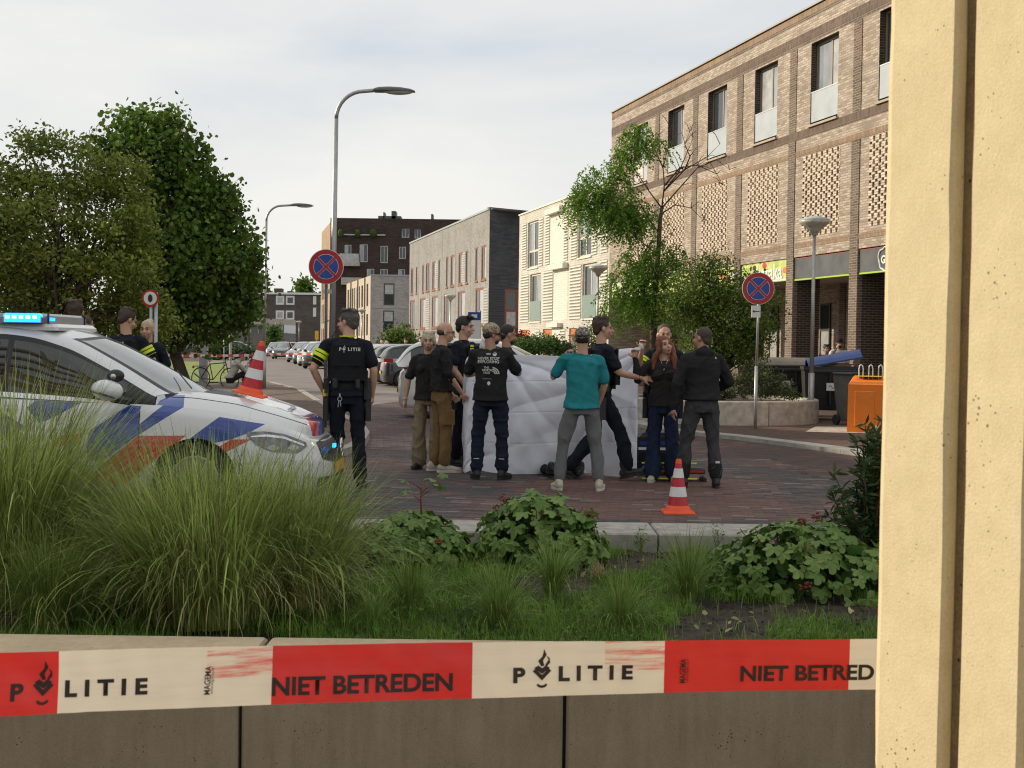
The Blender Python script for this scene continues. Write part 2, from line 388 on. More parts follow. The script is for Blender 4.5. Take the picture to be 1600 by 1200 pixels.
# ------------------------------------------------------------------ buildings
XV, CS = 283.0, .0603
def Dx(px): return FPX/(CS*(px-XV))            # depth of the street-front plane at a photo column
def front(px): D = Dx(px); return Vector(((px-800)/FPX*D, D, 0))
def wall_holes(mb, x0, x1, z0, z1, holes, depth=.12, thick=None):
    """front sheet at y=0 with openings (x0,x1,z0,z1) and their reveals going back by depth"""
    xs = sorted({x0, x1, *[min(max(h[i], x0), x1) for h in holes for i in (0, 1)]}); zs = sorted({z0, z1, *[min(max(h[i], z0), z1) for h in holes for i in (2, 3)]})
    for a, b in zip(xs, xs[1:]):
        for c, d in zip(zs, zs[1:]):
            mx_, mz = (a+b)/2, (c+d)/2
            if any(h[0] < mx_ < h[1] and h[2] < mz < h[3] for h in holes): continue
            mb.quad((a,0,c), (b,0,c), (b,0,d), (a,0,d))
    for h in holes:
        a, b, c, d = h[:4]; a = max(a, x0); b = min(b, x1)
        mb.quad((a,0,c), (a,depth,c), (a,depth,d), (a,0,d)); mb.quad((b,depth,c), (b,0,c), (b,0,d), (b,depth,d))
        mb.quad((a,0,d), (a,depth,d), (b,depth,d), (b,0,d)); mb.quad((a,depth,c), (a,0,c), (b,0,c), (b,depth,c))
def frame_mb(mb, x0, x1, z0, z1, y, fw=.06, d=.05, muls=(), trans=()):
    mb.box(x0, x0+fw, y, y+d, z0, z1); mb.box(x1-fw, x1, y, y+d, z0, z1)
    mb.box(x0+fw, x1-fw, y, y+d, z1-fw, z1); mb.box(x0+fw, x1-fw, y, y+d, z0, z0+fw)
    for m in muls: mb.box(m-fw/2, m+fw/2, y+.002, y+d-.004, z0+fw, z1-fw)
    for t in trans: mb.box(x0+fw, x1-fw, y+.004, y+d-.006, t-fw/2, t+fw/2)
def add_window(parent, x0, x1, z0, z1, y, fmat, gmats, muls=(), trans=(), fw=.06, sill=None, d=.05):
    mb = MB(); frame_mb(mb, x0, x1, z0, z1, y, fw, d, muls, trans)
    w_ = mb.build('window', fmat, parent)
    xs = [x0+fw]+[m for m in muls]+[x1-fw]; zs = [z0+fw]+list(trans)+[z1-fw]; i = 0
    for a, b in zip(xs, xs[1:]):
        for c, d_ in zip(zs, zs[1:]):
            MB().box(a+.01, b-.01, y+.02, y+.032, c+.01, d_-.01).build('pane', gmats[i % len(gmats)], w_); i += 1
    if sill: MB().box(x0-.03, x1+.03, -.05, y, z0-.07, z0).build('sill', sill, w_)
    return w_
TH = atan2(-.968, .25)
m_bl = brickmat('beige_brick', (.55, .465, .38), (.30, .24, .19), (.32, .275, .22), bias=-.02)
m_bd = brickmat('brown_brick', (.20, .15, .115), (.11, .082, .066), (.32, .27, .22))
m_bdk = brickmat('dark_brick_reveal_shade', (.075, .058, .052), (.045, .036, .034), (.20, .16, .13))
m_bs = brickmat('soldier_brown_brick', (.19, .135, .105), (.11, .08, .065), (.20, .16, .13), vert=True, bw=.24)
m_bt = brickmat('soldier_tan_brick', (.40, .28, .18), (.27, .19, .13), (.25, .19, .14), vert=True, bw=.24)
m_bx = M('lattice_brick', (.56, .46, .35), .85, .28, 5, .2, 50, tint=(.62, .52, .42), detail=2)
m_void = M('shaded_cavity_lining', (.022, .019, .017), .95, .1)  # near-black: shade inside the cavities and rooms put into the colour
m_alu = M('bronze_window_frame', (.30, .235, .17), .45, .08, 5)
m_dfr = M('dark_window_frame', (.06, .05, .045), .5, .1, 5)
m_bal = M('frosted_glass_balustrade', (.45, .50, .52), .25, .12, 1.5, spec=.7)
m_ceil = M('arcade_ceiling', (.50, .42, .33), .8, .05)
F0 = front(950)
shop = thing('brick_shop_building', 'long three-storey beige brick building with lattice panels and an arcade of shops at right', 'building', F0, TH)
T1 = 34.5; HB = 10.55
wc = [-.0+3.25+3.425*i for i in range(9)]        # window centres
wins = [(c-.73, c+.73, 7.43, 9.58) for c in wc]
pil = [c+1.71 for c in wc]
lats = [(c-1.08, c+.92, 4.5, 6.66) for c in wc]
ar = [(pil[i]-3.425+.2, pil[i]-.2, -.1, 4.0) for i in range(len(pil))]
mb = MB()
wall_holes(mb, 0, T1, 4.0, 7.15, lats, .06)
wall_holes(mb, 0, T1, 7.37, 9.62, wins, .26)
wall_holes(mb, 0, T1, 9.95, 10.28, [], .0)
mb.quad((0,0,10.55), (T1,0,10.55), (T1,12,10.55), (0,12,10.55)); mb.quad((0,12,0), (0,0,0), (0,0,10.55), (0,12,10.55)); mb.quad((T1,0,4.0),(T1,12,4.0),(T1,12,10.55),(T1,0,10.55))
mb.quad((0,12,0),(T1,12,0),(T1,12,10.55),(0,12,10.55))
# ground-floor back wall of the arcade
bw = 2.6
mb.quad((0,bw,0), (T1,bw,0), (T1,bw,3.5), (0,bw,3.5))
mb.build('wall', m_bl, shop)
MB().box(0, T1, -.012, .3, 7.15, 7.37).build('brick_band', m_bs, shop)
MB().box(0, T1, -.012, .2, 9.70, 9.95).build('brick_band', m_bs, shop)
MB().box(0, T1, -.006, .2, 9.62, 9.70).build('brick_band', m_bd, shop)
MB().box(0, T1, -.01, .2, 10.28, 10.36).build('brick_band', m_bd, shop)
MB().box(0, T1, -.008, .2, 10.36, 10.52).build('brick_band', m_bt, shop)
MB().box(-.03, T1, -.05, .35, 10.55, 10.60).build('roof_edge', M('zinc_edge', (.35, .34, .31), .5), shop)
for i, c in enumerate(wc):
    MB().box(c-1.4, c+1.4, -.010, .05, 6.69, 6.85).build('brick_band', m_bt, shop) if False else None
mb = MB(); mb.box(0, T1, -.010, .04, 6.69, 6.84); mb.build('brick_band', m_bt, shop)
mb = MB(); mb.box(0, T1, -.010, .04, 4.24, 4.38); mb.build('brick_band', m_bt, shop)
MB().box(0, T1, bw-.01, 0.0, 3.48, 3.5)
MB().box(0, T1, .13, bw, 3.46, 3.56).build('arcade_ceiling', m_ceil, shop)
for i, p in enumerate(pil):
    full = i % 2 == 1
    if p > T1-.3: continue
    MB().box(p-.2, p+.2, -.018, .1, 7.37, 9.62).build('pilaster', m_bd, shop)
    MB().box(p-.2, p+.2, -.022, .1, 4.0, 7.148 if full else 6.68).build('pilaster', m_bd, shop)
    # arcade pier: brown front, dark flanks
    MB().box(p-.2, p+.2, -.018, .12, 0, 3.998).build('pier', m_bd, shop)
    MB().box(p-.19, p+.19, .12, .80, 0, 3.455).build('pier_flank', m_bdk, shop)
# lattice panels: real bricks with real gaps
lm = MB()
for r in range(35):
    z = 4.5 + r*.0617
    if z+.05 > 6.66: break
    g_ = r % 3; off = .0 if g_ < 2 else .14
    k = 0
    while True:
        xx = -.02 + off + k*.28
        if xx > 2.0: break
        a, b = max(xx, 0), min(xx+.176, 2.0)
        if b-a > .04: lm.box(a, b, -.012+.014*random.random(), .038, z+.004, z+.056)
        k += 1
lme = lm.mesh('brick_lattice', m_bx)
hm = MB(); hm.box(0, 2, .10, .115, 4.5, 4.85); hm.box(0, 2, .10, .115, 6.1, 6.66); hm.box(0, .001, .1, .35, 4.5, 6.66); hm.box(0, 2, .38, .39, 4.5, 6.66)
hme = hm.mesh('lattice_backing', m_bl)
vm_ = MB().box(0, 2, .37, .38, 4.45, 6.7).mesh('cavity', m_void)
for i, (a, b, c, d) in enumerate(lats):
    o = link('brick_lattice', lme, shop); o.location = (a, 0, 0); o['kind'] = 'stuff'
    for z0, z1 in ((4.5, 4.86), (6.12-.25*(i % 2), 6.66)): MB().box(a, b, .05, .06, z0, z1).build('lattice_backing', m_bl, shop)
    link('cavity_shade', vm_, shop).location = (a, 0, 0)
# windows with french balustrades
for i, (a, b, c, d) in enumerate(wins):
    if b > T1: continue
    gm = [[m_glass, m_glassc], [m_glassw, m_glassc], [m_glassc, m_glassw], [m_glass, m_glassw]][(i*3+1) % 4]
    wdw = add_window(shop, a, b, c, d, .16, m_alu, gm, muls=(a+.82,), fw=.07)
    MB().box(a+.01, b-.01, .02, .032, 7.50, 8.27).build('balustrade', m_bal, wdw)
    MB().box(a, b, .012, .042, 8.27, 8.30).build('rail', m_steel, wdw)
    MB().box(a-.04, b+.04, -.07, .16, 7.372, 7.43).build('sill', M('sill_stone', (.42, .34, .25), .7) if i == 0 else bpy.data.materials['sill_stone'], wdw)
    MB().box(a+.001, a+.006, .004, .158, c+.002, d-.002).build('reveal_shade', m_bdk, wdw); MB().box(a+.006, b-.006, .004, .158, d-.008, d-.002).build('reveal_shade', m_bdk, wdw)  # shade of the left jamb and head put in as darker brick colour
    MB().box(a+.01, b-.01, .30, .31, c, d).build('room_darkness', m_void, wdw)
MB().box(wc[0]-.5, wc[0]+.3, .005, .018, 7.55, 8.2).build('pink_banner', M('pink_banner', (.75, .25, .38), .7, .3, 3, tint=(.7, .8, .6)), shop)
# fascias between the piers
m_fas = M('grey_fascia', (.085, .088, .088), .35, .45, 1.3, 0)
m_yel = M('yellow_fascia', (.62, .62, .12), .45, .35, 2.5, tint=(.50, .60, .22))
def text_mesh(s, size, mat, ext=.004, off=0, align='CENTER', name='lettering', space=1):
    cu = bpy.data.curves.new('t', 'FONT'); cu.body = s; cu.size = size; cu.extrude = ext; cu.offset = off; cu.align_x = align; cu.align_y = 'CENTER'; cu.space_character = space
    ob = bpy.data.objects.new('t', cu); COL.objects.link(ob); dg = bpy.context.evaluated_depsgraph_get()
    me = bpy.data.meshes.new_from_object(ob.evaluated_get(dg)); bpy.data.objects.remove(ob); me.name = name
    me.materials.clear(); me.materials.append(mat); return me
def wall_text(parent, s, x, z, y, size, mat, off=.0, space=1, align='CENTER'):
    o = link('lettering', text_mesh(s, size, mat, .006, off, align, space=space), parent); o.location = (x, y, z); o.rotation_euler = (pi/2, 0, 0); return o
for i, p in enumerate(pil):
    a, b = p-3.425+.2, p-.2
    if i == 0: a = .2
    if b > T1 or b < a: continue
    if i in (0, 1, 2, 3):
        f = MB().box(a, b, .04, .12, 3.40, 4.0).build('shop_sign', m_yel if i else M('pale_green_fascia', (.55, .62, .35), .5, .3, 2), shop)
        if i == 3:
            wall_text(f, 'baraka', (a+b)/2+.35, 3.66, .032, .62, m_white, .012)
            for q, (cx, cz, rr, mm) in enumerate(((.35, 3.8, .16, m_green), (.9, 3.86, .12, m_leaf_b), (1.55, 3.9, .14, m_red), (2.3, 3.88, .13, m_green), (2.85, 3.7, .15, m_orange), (1.2, 3.52, .1, m_orange))):
                mbx = MB(); mbx.ell((a+cx, .036, cz), (rr, .006, rr*.62)); mbx.build('fruit_print', mm, f)
            MB().box(a+.1, b-.1, .034, .038, 3.42, 3.46).build('fruit_print', m_white, f)
        elif i == 2:
            for q in range(7): mbx = MB(); mbx.ell((a+.3+q*.42, .036, 3.7+.12*sin(q*2.1)), (.16, .006, .15)); mbx.build('fruit_print', [m_orange, m_red, m_white, m_green][q % 4], f)
    else:
        f = MB().box(a+.02, b, .03, .12, 3.41, 3.955).build('shop_sign', m_fas, shop)
        MB().box(a+.02, b, .024, .11, 3.955, 3.975).build('red_trim', M('dull_red_trim', (.30,.06,.04), .6) if 'dull_red_trim' not in bpy.data.materials else bpy.data.materials['dull_red_trim'], f); MB().box(a+.02, b, .022, .11, 3.37, 3.41).build('green_trim', m_green, f)
        if i == 5:   # round white outlined badge at the start of the next sign
            mbx = MB(); rr = [(.18, 0), (.20, .01)]; pts = [(a+1.18+.24*cos(t)*(1+.14*sin(3*t)), .018, 3.68+.27*sin(t)*(1+.1*cos(5*t))) for t in np.linspace(0, 2*pi, 40)]
            mbx.tube(pts, .022, 6, False); mbx.build('badge', m_white, f)
            wall_text(f, 'Ge', a+1.2, 3.66, .020, .26, m_white, .008)
    # things in the arcade back wall: pilasters and glazed doors
    MB().box(p-1.95, p-1.6, bw-.03, bw+.1, 0, 3.46).build('pilaster', m_bd, shop)
    if i >= 1: add_window(shop, p-.95, p-.15, .05, 3.2, bw-.06, m_dfr, [m_glass], fw=.05, d=.04)
    if i >= 1: add_window(shop, p-3.05, p-2.45, .05, 2.9, bw-.06, m_dfr, [m_glassc, m_glass], trans=(2.1,), fw=.05, d=.04)

# cream terrace next to it, same street front
m_cream = brickmat('cream_brick', (.66, .63, .56), (.58, .55, .485), (.52, .49, .43), rh=.09, bw=.4)
m_cslat = M('cream_slat', (.72, .68, .58), .6, .05, 5)
m_crec = M('grey_recess', (.28, .26, .23), .8, .1, 5)
m_wfr = M('cream_window_frame', (.66, .62, .48), .5, .06, 5)
m_door = M('orange_timber', (.52, .14, .03), .5, .2, 5, tint=(.6, .2, .05))
m_wood = M('rust_timber_frame', (.25, .07, .026), .5, .15, 4)
F1 = front(808.5)
def tpos(px, P): return (front(px)-P).length
cream = thing('cream_terrace', 'cream three-storey terrace with grey slatted panels, tall windows and closed roller shutters', 'building', F1, TH)
LC = (F0-F1).length - .02
U = 5.9
def c_t(px): return tpos(px-1.8, F1)
# window columns measured on the front: (px left, px right)
ups = [(823.5, 840, 'w'), (858.5, 879, 's'), (902, 923, 'w')]
los = [(828, 845, 'w'), (865, 886, 's'), (909.5, 932, 'w')]
doors = [(814, 828), (849, 863), (890, 902), (932, 941)]
hu = [(c_t(a), c_t(b), 5.22, 7.42) for a, b, k in ups]; hl = [(c_t(a), c_t(b), 2.68, 4.92) for a, b, k in los]
hd = [(c_t(a), c_t(b), 0, 2.3) for a, b in doors]
mb = MB(); wall_holes(mb, 0, LC, 0, 7.9, hu+hl+hd, .14); mb.quad((0,0,7.9),(LC,0,7.9),(LC,9,7.9),(0,9,7.9)); mb.quad((0,9,0),(0,0,0),(0,0,7.9),(0,9,7.9))
mb.build('wall', m_cream, cream)
MB().box(-.03, LC, -.05, .2, 7.9, 7.97).build('roof_edge', m_cslat, cream)
m_shut = M('ivory_shutter', (.74, .70, .60), .55, .03, 5)
for hs, ks in ((hu, ups), (hl, los)):
    for (a, b, c, d), k in zip(hs, ks):
        if k[2] == 'w':
            wd = add_window(cream, a, b, c, d, .08, m_wfr, [m_glass, m_glassw, m_glass, m_glass], muls=((a+b)/2,), trans=((c+.8,) if c > 5 else ()), fw=.09, sill=m_cslat)
            if c < 5: MB().box(a+.02, b-.02, -.02, -.008, c+.02, c+.95).build('balustrade', M('green_glass', (.20, .27, .20), .15) if 'green_glass' not in bpy.data.materials else bpy.data.materials['green_glass'], wd)
        else:
            s_ = MB()
            for q in range(22): s_.box(a, b, .0, .03+.008*(q % 2), c+(d-c)*q/22+.004, c+(d-c)*(q+1)/22)
            s_.build('roller_shutter', m_shut, cream)
            MB().cbox(a-.12, b+.12, -.26, -.002, d-.02, d+.22, .03).build('shutter_box', m_shut, cream)
# slatted panels between the windows
def slats(x0, x1, z0, z1, n):
    MB().box(x0, x1, -.004, .0, z0, z1).build('slat_backing', m_crec, cream)
    h = (z1-z0)/n; me = MB().box(0, x1-x0, -.035, -.005, 0, h*.5).mesh('slat', m_cslat)
    for q in range(n): link('slat', me, cream).location = (x0, 0, z0+q*h+h*.25)
for (a, b) in ((815, 822), (841.5, 847.5), (851, 858), (880, 886.5), (891, 901), (924, 932), (938, 949)): slats(c_t(a), c_t(b), 5.2, 7.45, 18)
for (a, b) in ((813.5, 826.5), (849, 864), (890, 908), (937, 949)): slats(c_t(a), c_t(b), 2.65, 4.95, 17)
for (a, b) in ((838, 844), (877, 884)): slats(c_t(a), c_t(b), .9, 2.3, 10)
for a, b, c, d in hd:
    dr = MB().box(a, b, .06, .10, 0, 2.3).build('door', m_door, cream); MB().box(a+(b-a)*.25, a+(b-a)*.75, .05, .058, 1.2, 2.0).build('door_pane', m_glass, dr)
s_ = MB(); a, b = c_t(864), c_t(877); s_.box(a, b, -.03, -.005, .7, 2.35); s_.box(a-.2, b+.2, -.25, -.005, 2.36, 2.55); s_.build('roller_shutter', m_shut, cream)
a, b = c_t(829), c_t(837); 
MB().box(a, b, -.02, -.004, 1.1, 2.25).build('window', m_wfr, cream)

# grey-white terrace with rust window frames
m_gw = brickmat('white_grey_brick', (.37, .36, .34), (.28, .275, .255), (.29, .28, .265), bw=.24, rh=.07)
m_gd = brickmat('slate_brick', (.085, .09, .10), (.05, .055, .065), (.07, .075, .08), rh=.10, bw=.5)
F2 = front(638); E2 = front(762)
grey = thing('grey_terrace', 'pale grey brick terrace with rust orange window frames and a slate dark end wall', 'building', F2, TH)
LG = (E2-F2).length
def g_t(px): return tpos(px-1.5, F2)
def zz(px, y): s = CS*(px-XV); h = 534+.0131*(px-XV); return 1.5+(h-y)/s
up = [(641.5,645.5),(649.5,652),(659.5,662),(665,670.5),(675,680),(684.5,687.5),(696.5,700),(703.5,709.5),(716,722),(727,731),(742,746),(751.5,759)]
lo = [(641,648.5),(656.5,665),(675,684),(693.5,702),(715.5,726.5),(743,755.5)]
gh = [(g_t(a), g_t(b), 5.12, 7.02) for a, b in up]; gl = [(g_t(a), g_t(b), 2.62, 4.72) for a, b in lo]; gd = [(g_t(a), g_t(b), .2, 2.1) for a, b in ((641, 644), (646, 650), (702, 706), (723, 728), (745, 750))]
ZG = 8.85
mb = MB(); wall_holes(mb, 0, LG, 0, ZG, gh+gl+gd, .12); mb.quad((0,0,ZG),(LG,0,ZG),(LG+.5,9,ZG),(0,9,ZG)); mb.quad((0,9,0),(0,0,0),(0,0,ZG),(0,9,ZG)); mb.build('wall', m_gw, grey)
MB().box(-.02, LG+.02, -.05, .15, ZG, ZG+.10).build('roof_edge', M('zinc_roof_edge', (.34, .38, .38), .5), grey)
for i, (a, b, c, d) in enumerate(gh+gl+gd):
    add_window(grey, a, b, c, d, .02, m_wood, [m_glass, m_glassc] if i % 3 else [m_glass], muls=((a+.45*(b-a),) if b-a > .9 else ()), fw=.085 if b-a < .8 else .11, sill=m_wood)
for q in range(5): MB().box(LG*(q+.9)/6-.02, LG*(q+.9)/6+.02, -.006, .0, .2, ZG-.3).build('downpipe_joint', m_dgrey, grey)
for (a, b, z0, z1, n) in ((722.5, 726.5, 5.1, 7.0, 14), (680.5, 684, 5.1, 7.0, 14), (665.5, 671, 2.6, 4.7, 14), (756, 763, 2.6, 4.7, 14)):
    me_ = MB().box(0, g_t(b)-g_t(a), -.02, 0, 0, .07).mesh('slat', M('pale_grey_slat', (.46,.45,.42), .7) if 'pale_grey_slat' not in bpy.data.materials else bpy.data.materials['pale_grey_slat'])
    for q in range(n): link('slat', me_, grey).location = (g_t(a), 0, z0+q*(z1-z0)/n)
# the dark end wall turns away from the street front
ends = thing('slate_end_house', 'slate dark brick end wall with one rust framed window beside the grey terrace', 'building', E2+Vector((.0, .0, 0)), radians(38))
mb = MB(); wall_holes(mb, 0, 6, 0, ZG+.03, [(1.1, 2.0, 2.5, 4.6)], .12); mb.quad((0,0,ZG+.03),(6,0,ZG+.03),(6,.4,ZG+.03),(.4,.4,ZG+.03)); mb.build('wall', m_gd, ends)
add_window(ends, 1.1, 2.0, 2.5, 4.6, .0, m_wood, [m_glassc, m_glass], trans=(3.45,), fw=.12)
MB().box(-.05, 6, -.05, .15, ZG+.03, ZG+.13).build('roof_edge', m_dgrey, ends)
for q in range(16): MB().box(.02, 1.02, -.015, 0, 2.5+q*.13, 2.56+q*.13).build('slat', M('slate_slat', (.05, .055, .075), .6) if q == 0 else bpy.data.materials['slate_slat'], ends)

# lower pale house block beyond it
m_pk = brickmat('pale_brown_brick', (.46, .43, .41), (.33, .30, .285), (.38, .36, .34), rh=.08, bw=.3)
m_pf = M('warm_render_front', (.50, .42, .32), .8, .12, .8)
F3 = front(540); E3 = front(577.5)
low = thing('pale_corner_house', 'pale corner house with sunlit narrow-windowed front and a brick side with two tall dark windows', 'building', E3, 0)
mb = MB(); mb.M = Matrix.Identity(4)
HL = 7.55
sideW = 9.0
hs_ = [(1.05*1.0+1.1, 3.75, 4.75, 7.0), (2.15, 3.75, 1.95, 4.15), (2.15, 3.75, -.2, 1.3)]
hs_ = [(1.15, 2.1, 4.95, 6.87), (1.12, 2.07, 2.57, 4.5), (1.12, 2.07, .1, 2.1)]
wall_holes(mb, 0, sideW, 0, HL, hs_, .12); mb.quad((0,0,HL),(sideW,0,HL),(sideW,9,HL),(0,30,HL)); mb.build('wall', m_pk, low)
MB().box(0, sideW, -.012, .02, 4.62, 4.70).build('brick_band', m_crec, low)
MB().box(-.03, sideW, -.06, .1, HL, HL+.09).build('roof_edge', m_steel, low)
for a, b, c, d in hs_: add_window(low, a, b, c, d, .03, m_dfr, [m_glass, m_glassc], trans=(c+.95,), fw=.09)
lowf = thing('sunlit_house_front', 'sunlit warm front of the pale corner house with rows of narrow windows', 'building', F3, TH)
LL = (E3-F3).length
fh = []
for k in range(9):
    x_ = LL*(.05+.1*k) 
    for z0, z1 in ((4.9, 6.9), (2.3, 4.2), (.2, 1.7)): fh.append((x_, x_+.8 if k % 2 else x_+1.1, z0, z1))
mb = MB(); wall_holes(mb, 0, LL, 0, HL, fh, .18); mb.quad((0,0,HL),(LL,0,HL),(LL,9,HL),(0,9,HL)); mb.build('wall', m_pf, lowf)
for i, (a, b, c, d) in enumerate(fh): add_window(lowf, a, b, c, d, .1, m_dfr, [m_glass], fw=.07)
for k in (.22, .52, .8): MB().box(LL*k, LL*k+.12, -.1, 0, 0, HL).build('downpipe', m_dgrey, lowf)

# tall dark brick apartment block behind
m_dk = brickmat('dark_brown_brick', (.075, .052, .043), (.05, .036, .031), (.055, .042, .036), rh=.2, bw=.6)
DT = 150.0; sT = FPX/DT
def bx_(px): return (px-800)/sT
def bz(px, y): return 1.5+((537-.013*(520-px)) - y)/sT
dark = thing('dark_apartment_block', 'tall dark brown brick apartment block with roof terraces behind the pale houses', 'building', (bx_(514), DT, 0), 0)
def lx(px): return bx_(px)-bx_(514)
zt = bz(540, 341); zt2 = bz(700, 347); zm = bz(560, 366)
dw = [(lx(559.5), lx(572.5), 382, 410), (lx(592), lx(604), 384, 411), (lx(621), lx(632), 385, 404), (lx(571), lx(583)-0, 420, 435), (lx(592), lx(604), 420, 435), (lx(620), lx(631), 420, 435), (lx(536), lx(547), 383, 402)]
upw = [(lx(559), lx(570), 354, 366), (lx(625), lx(637), 357, 371), (lx(645), lx(655), 358, 372), (lx(530), lx(541), 354, 365)]
H = [(a, b, bz(600, d), bz(600, c)) for a, b, c, d in dw+upw[1:3]]
mb = MB(); wall_holes(mb, 0, lx(730), 0, zt, H, .3); mb.quad((0,0,zt),(lx(730),0,zt),(lx(730),20,zt),(0,20,zt)); mb.quad((lx(730),0,0),(lx(730),20,0),(lx(730),20,zt),(lx(730),0,zt))
mb.build('wall', m_dk, dark)
for a, b, c, d in H: add_window(dark, a, b, c, d, .12, m_steel, [m_glassw if (a*7) % 2 > 1 else m_glass, m_glass], muls=((a+b)/2,) if (b-a) > .6 else (), fw=.07)
for c_, d_ in ((lx(528), lx(560)), (lx(560), lx(664))):  # penthouse storey standing proud of the terrace
    pass
MB().box(lx(529), lx(561), -.9, -.05, bz(540, 416), bz(540, 410)).build('balcony_slab', m_conc, dark)
MB().box(lx(530), lx(560), -.86, -.82, bz(540, 410), bz(540, 397)).build('balcony_glass', m_glassc, dark)
MB().box(lx(533), lx(565), -.9, -.05, bz(540, 445), bz(540, 434)).build('balcony_front', m_conc, dark)
MB().box(lx(530), lx(600), -.25, -.05, bz(540, 368), bz(540, 366)).build('terrace_rail', m_steel, dark)
for px in (531, 557, 580, 583): MB().ell((lx(px), -.4, bz(px, 365)), (.35, .3, .5), 8, 6).build('terrace_plant', m_leaf_b, dark)
for a, b, h_ in ((584, 620, 2), (605, 612, 4), (592, 594, 3.5), (668, 671, 3)): MB().box(lx(a), lx(b), 3, 5, zt, zt+h_*FPX/DT*.0225).build('roof_unit', m_dgrey, dark)
m_dl = brickmat('sunlit_tan_brick', (.46, .33, .22), (.36, .26, .18), (.32, .25, .18), rh=.2, bw=.6)  # lit face of the same block: sunlight put into a paler brick colour
dl = thing('tan_apartment_wing', 'sunlit tan wing of the dark apartment block with tall window slots', 'building', ((500.5-800)/FPX*(DT+14), DT+14, 0), atan2(-14, bx_(514)-(500.5-800)/FPX*(DT+14)))
LD = sqrt(14**2+(bx_(514)-(500.5-800)/FPX*(DT+14))**2)
H = [(LD*(.08+.2*k), LD*(.08+.2*k)+1.4, z0, z0+2.4) for k in range(4) for z0 in (1, 4, 7, 10, 13)]
H = [h for h in H if h[3] < zt-1.2]
mb = MB(); wall_holes(mb, 0, LD, 0, zt-.5, H, .2); mb.build('wall', m_dl, dl)
for a, b, c, d in H: add_window(dl, a, b, c, d, .1, m_dfr, [m_glass], fw=.08)

# far brick flats with white framed windows at the end of the street
DF = 215.0; sF = FPX/DF
def fx(px): return (px-800)/sF
def fz(y, px=440): return 1.5+((534+.0131*(px-283))-y)/sF
m_fb = brickmat('far_brown_brick', (.13, .11, .095), (.10, .085, .075), (.12, .10, .09), rh=.3, bw=.8)
far = thing('far_brick_flats', 'brown brick flats with square white framed windows at the far end of the street', 'building', (fx(386), DF, 0), 0)
def f_l(px): return fx(px)-fx(386)
H = [(f_l(a), f_l(b), fz(y1), fz(y0)) for a, b in ((430, 443), (445.5, 459)) for y0, y1 in ((462, 476), (485, 499), (508, 520))] + [(f_l(488), f_l(493), fz(y1), fz(y0)) for y0, y1 in ((462, 475), (480, 494))]
mb = MB(); wall_holes(mb, 0, f_l(500), 0, fz(457), H, .2); mb.quad((0,0,fz(457)),(f_l(500),0,fz(457)),(f_l(500),14,fz(457)),(0,14,fz(457))); mb.quad((0,14,0),(0,0,0),(0,0,fz(457)),(0,14,fz(457))); mb.build('wall', m_fb, far)
for a, b, c, d in H: add_window(far, a, b, c, d, -.05, m_white, [m_glassc if a < 6 and c > 5 else m_glass], fw=.25)
MB().box(-.2, f_l(500), -.3, .3, fz(460), fz(457)+.02).build('roof_edge', m_white, far)
for a, b, t in ((420, 432, 449), (441, 449, 453), (491, 498, 453)): MB().box(f_l(a), f_l(b), 4, 6, fz(457), fz(t)).build('chimney', m_fb, far)
fl = thing('balcony_flats', 'grey flats with long concrete balconies partly behind the linden tree', 'building', (fx(335), DF-25, 0), 0)
sG = FPX/(DF-25)
def q_l(px): return (px-335)/sG
def qz(y): return 1.5+(535.5-y)/sG
MB().box(0, q_l(422), 2, 12, 0, qz(481)).build('wall', M('grey_render', (.16, .155, .15), .85, .2, .4), fl)
for y0, y1 in ((480, 487), (505, 521)): MB().box(0, q_l(406), 0, 2, qz(y1), qz(y0)).build('balcony_front', m_concd, fl)
MB().box(q_l(404), q_l(408), 0, 2.1, qz(522), qz(481)).build('balcony_wall', m_concd, fl)
MB().box(0, q_l(424), -1.2, 1.9, qz(527), qz(524.5)).build('canopy', m_conc, fl)
for k in range(7): MB().box(q_l(342+k*9), q_l(349+k*9), 1.94, 1.99, qz(504), qz(488)).build('window', m_glass, fl)
for k in range(8): MB().box(q_l(336+k*10), q_l(344+k*10), 1.94, 1.99, qz(546), qz(529)).build('shop_window', m_glassc if k % 3 else m_white, fl)
fs_ = thing('flat_roofed_annex', 'low flat roofed annex with a band of windows behind the parked cars', 'building', (fx(447), DF-30, 0), 0)
sH = FPX/(DF-30)
def h_l(px): return (px-447)/sH
def hz(y): return 1.5+(536-y)/sH
MB().box(0, h_l(500), 0, 10, 0, hz(520)).build('wall', M('annex_brick', (.17, .15, .135), .85, .15, .5), fs_)
MB().box(0, h_l(500), .1, 10, hz(520), hz(507)).build('upper_storey', m_glass, fs_)
MB().box(-.1, h_l(500), -.1, 10, hz(507), hz(498)).build('fascia', m_conc, fs_)
for k in range(5): MB().box(h_l(447+k*12.3), h_l(449+k*12.3), .02, .1, hz(520), hz(507)).build('mullion', m_conc, fs_)
MB().box(h_l(481), h_l(489), -.04, 0, 0, hz(535)).build('door', m_dfr, fs_)

# unseen brick block added left of view, heights stepped to shade the street
side = thing('shade_block', 'plain unseen brick block added left of the street to shade it', 'building', (-18, 0, 0), 0)
def dims(y0, y1, h):
    mb = MB(); mb.box(-12, 0, y0, y1, 0, h); return mb
dims(14.6, 22.5, 11.8).build('wall', m_fb, side); dims(22.52, 37, 9.8).build('wall', m_fb, side)
for k in range(6):
    for z0 in (1, 4, 7): MB().box(-.02, .03, 15.3+k*3.4, 16.8+k*3.4, z0, z0+1.6).build('window', m_glass, side)

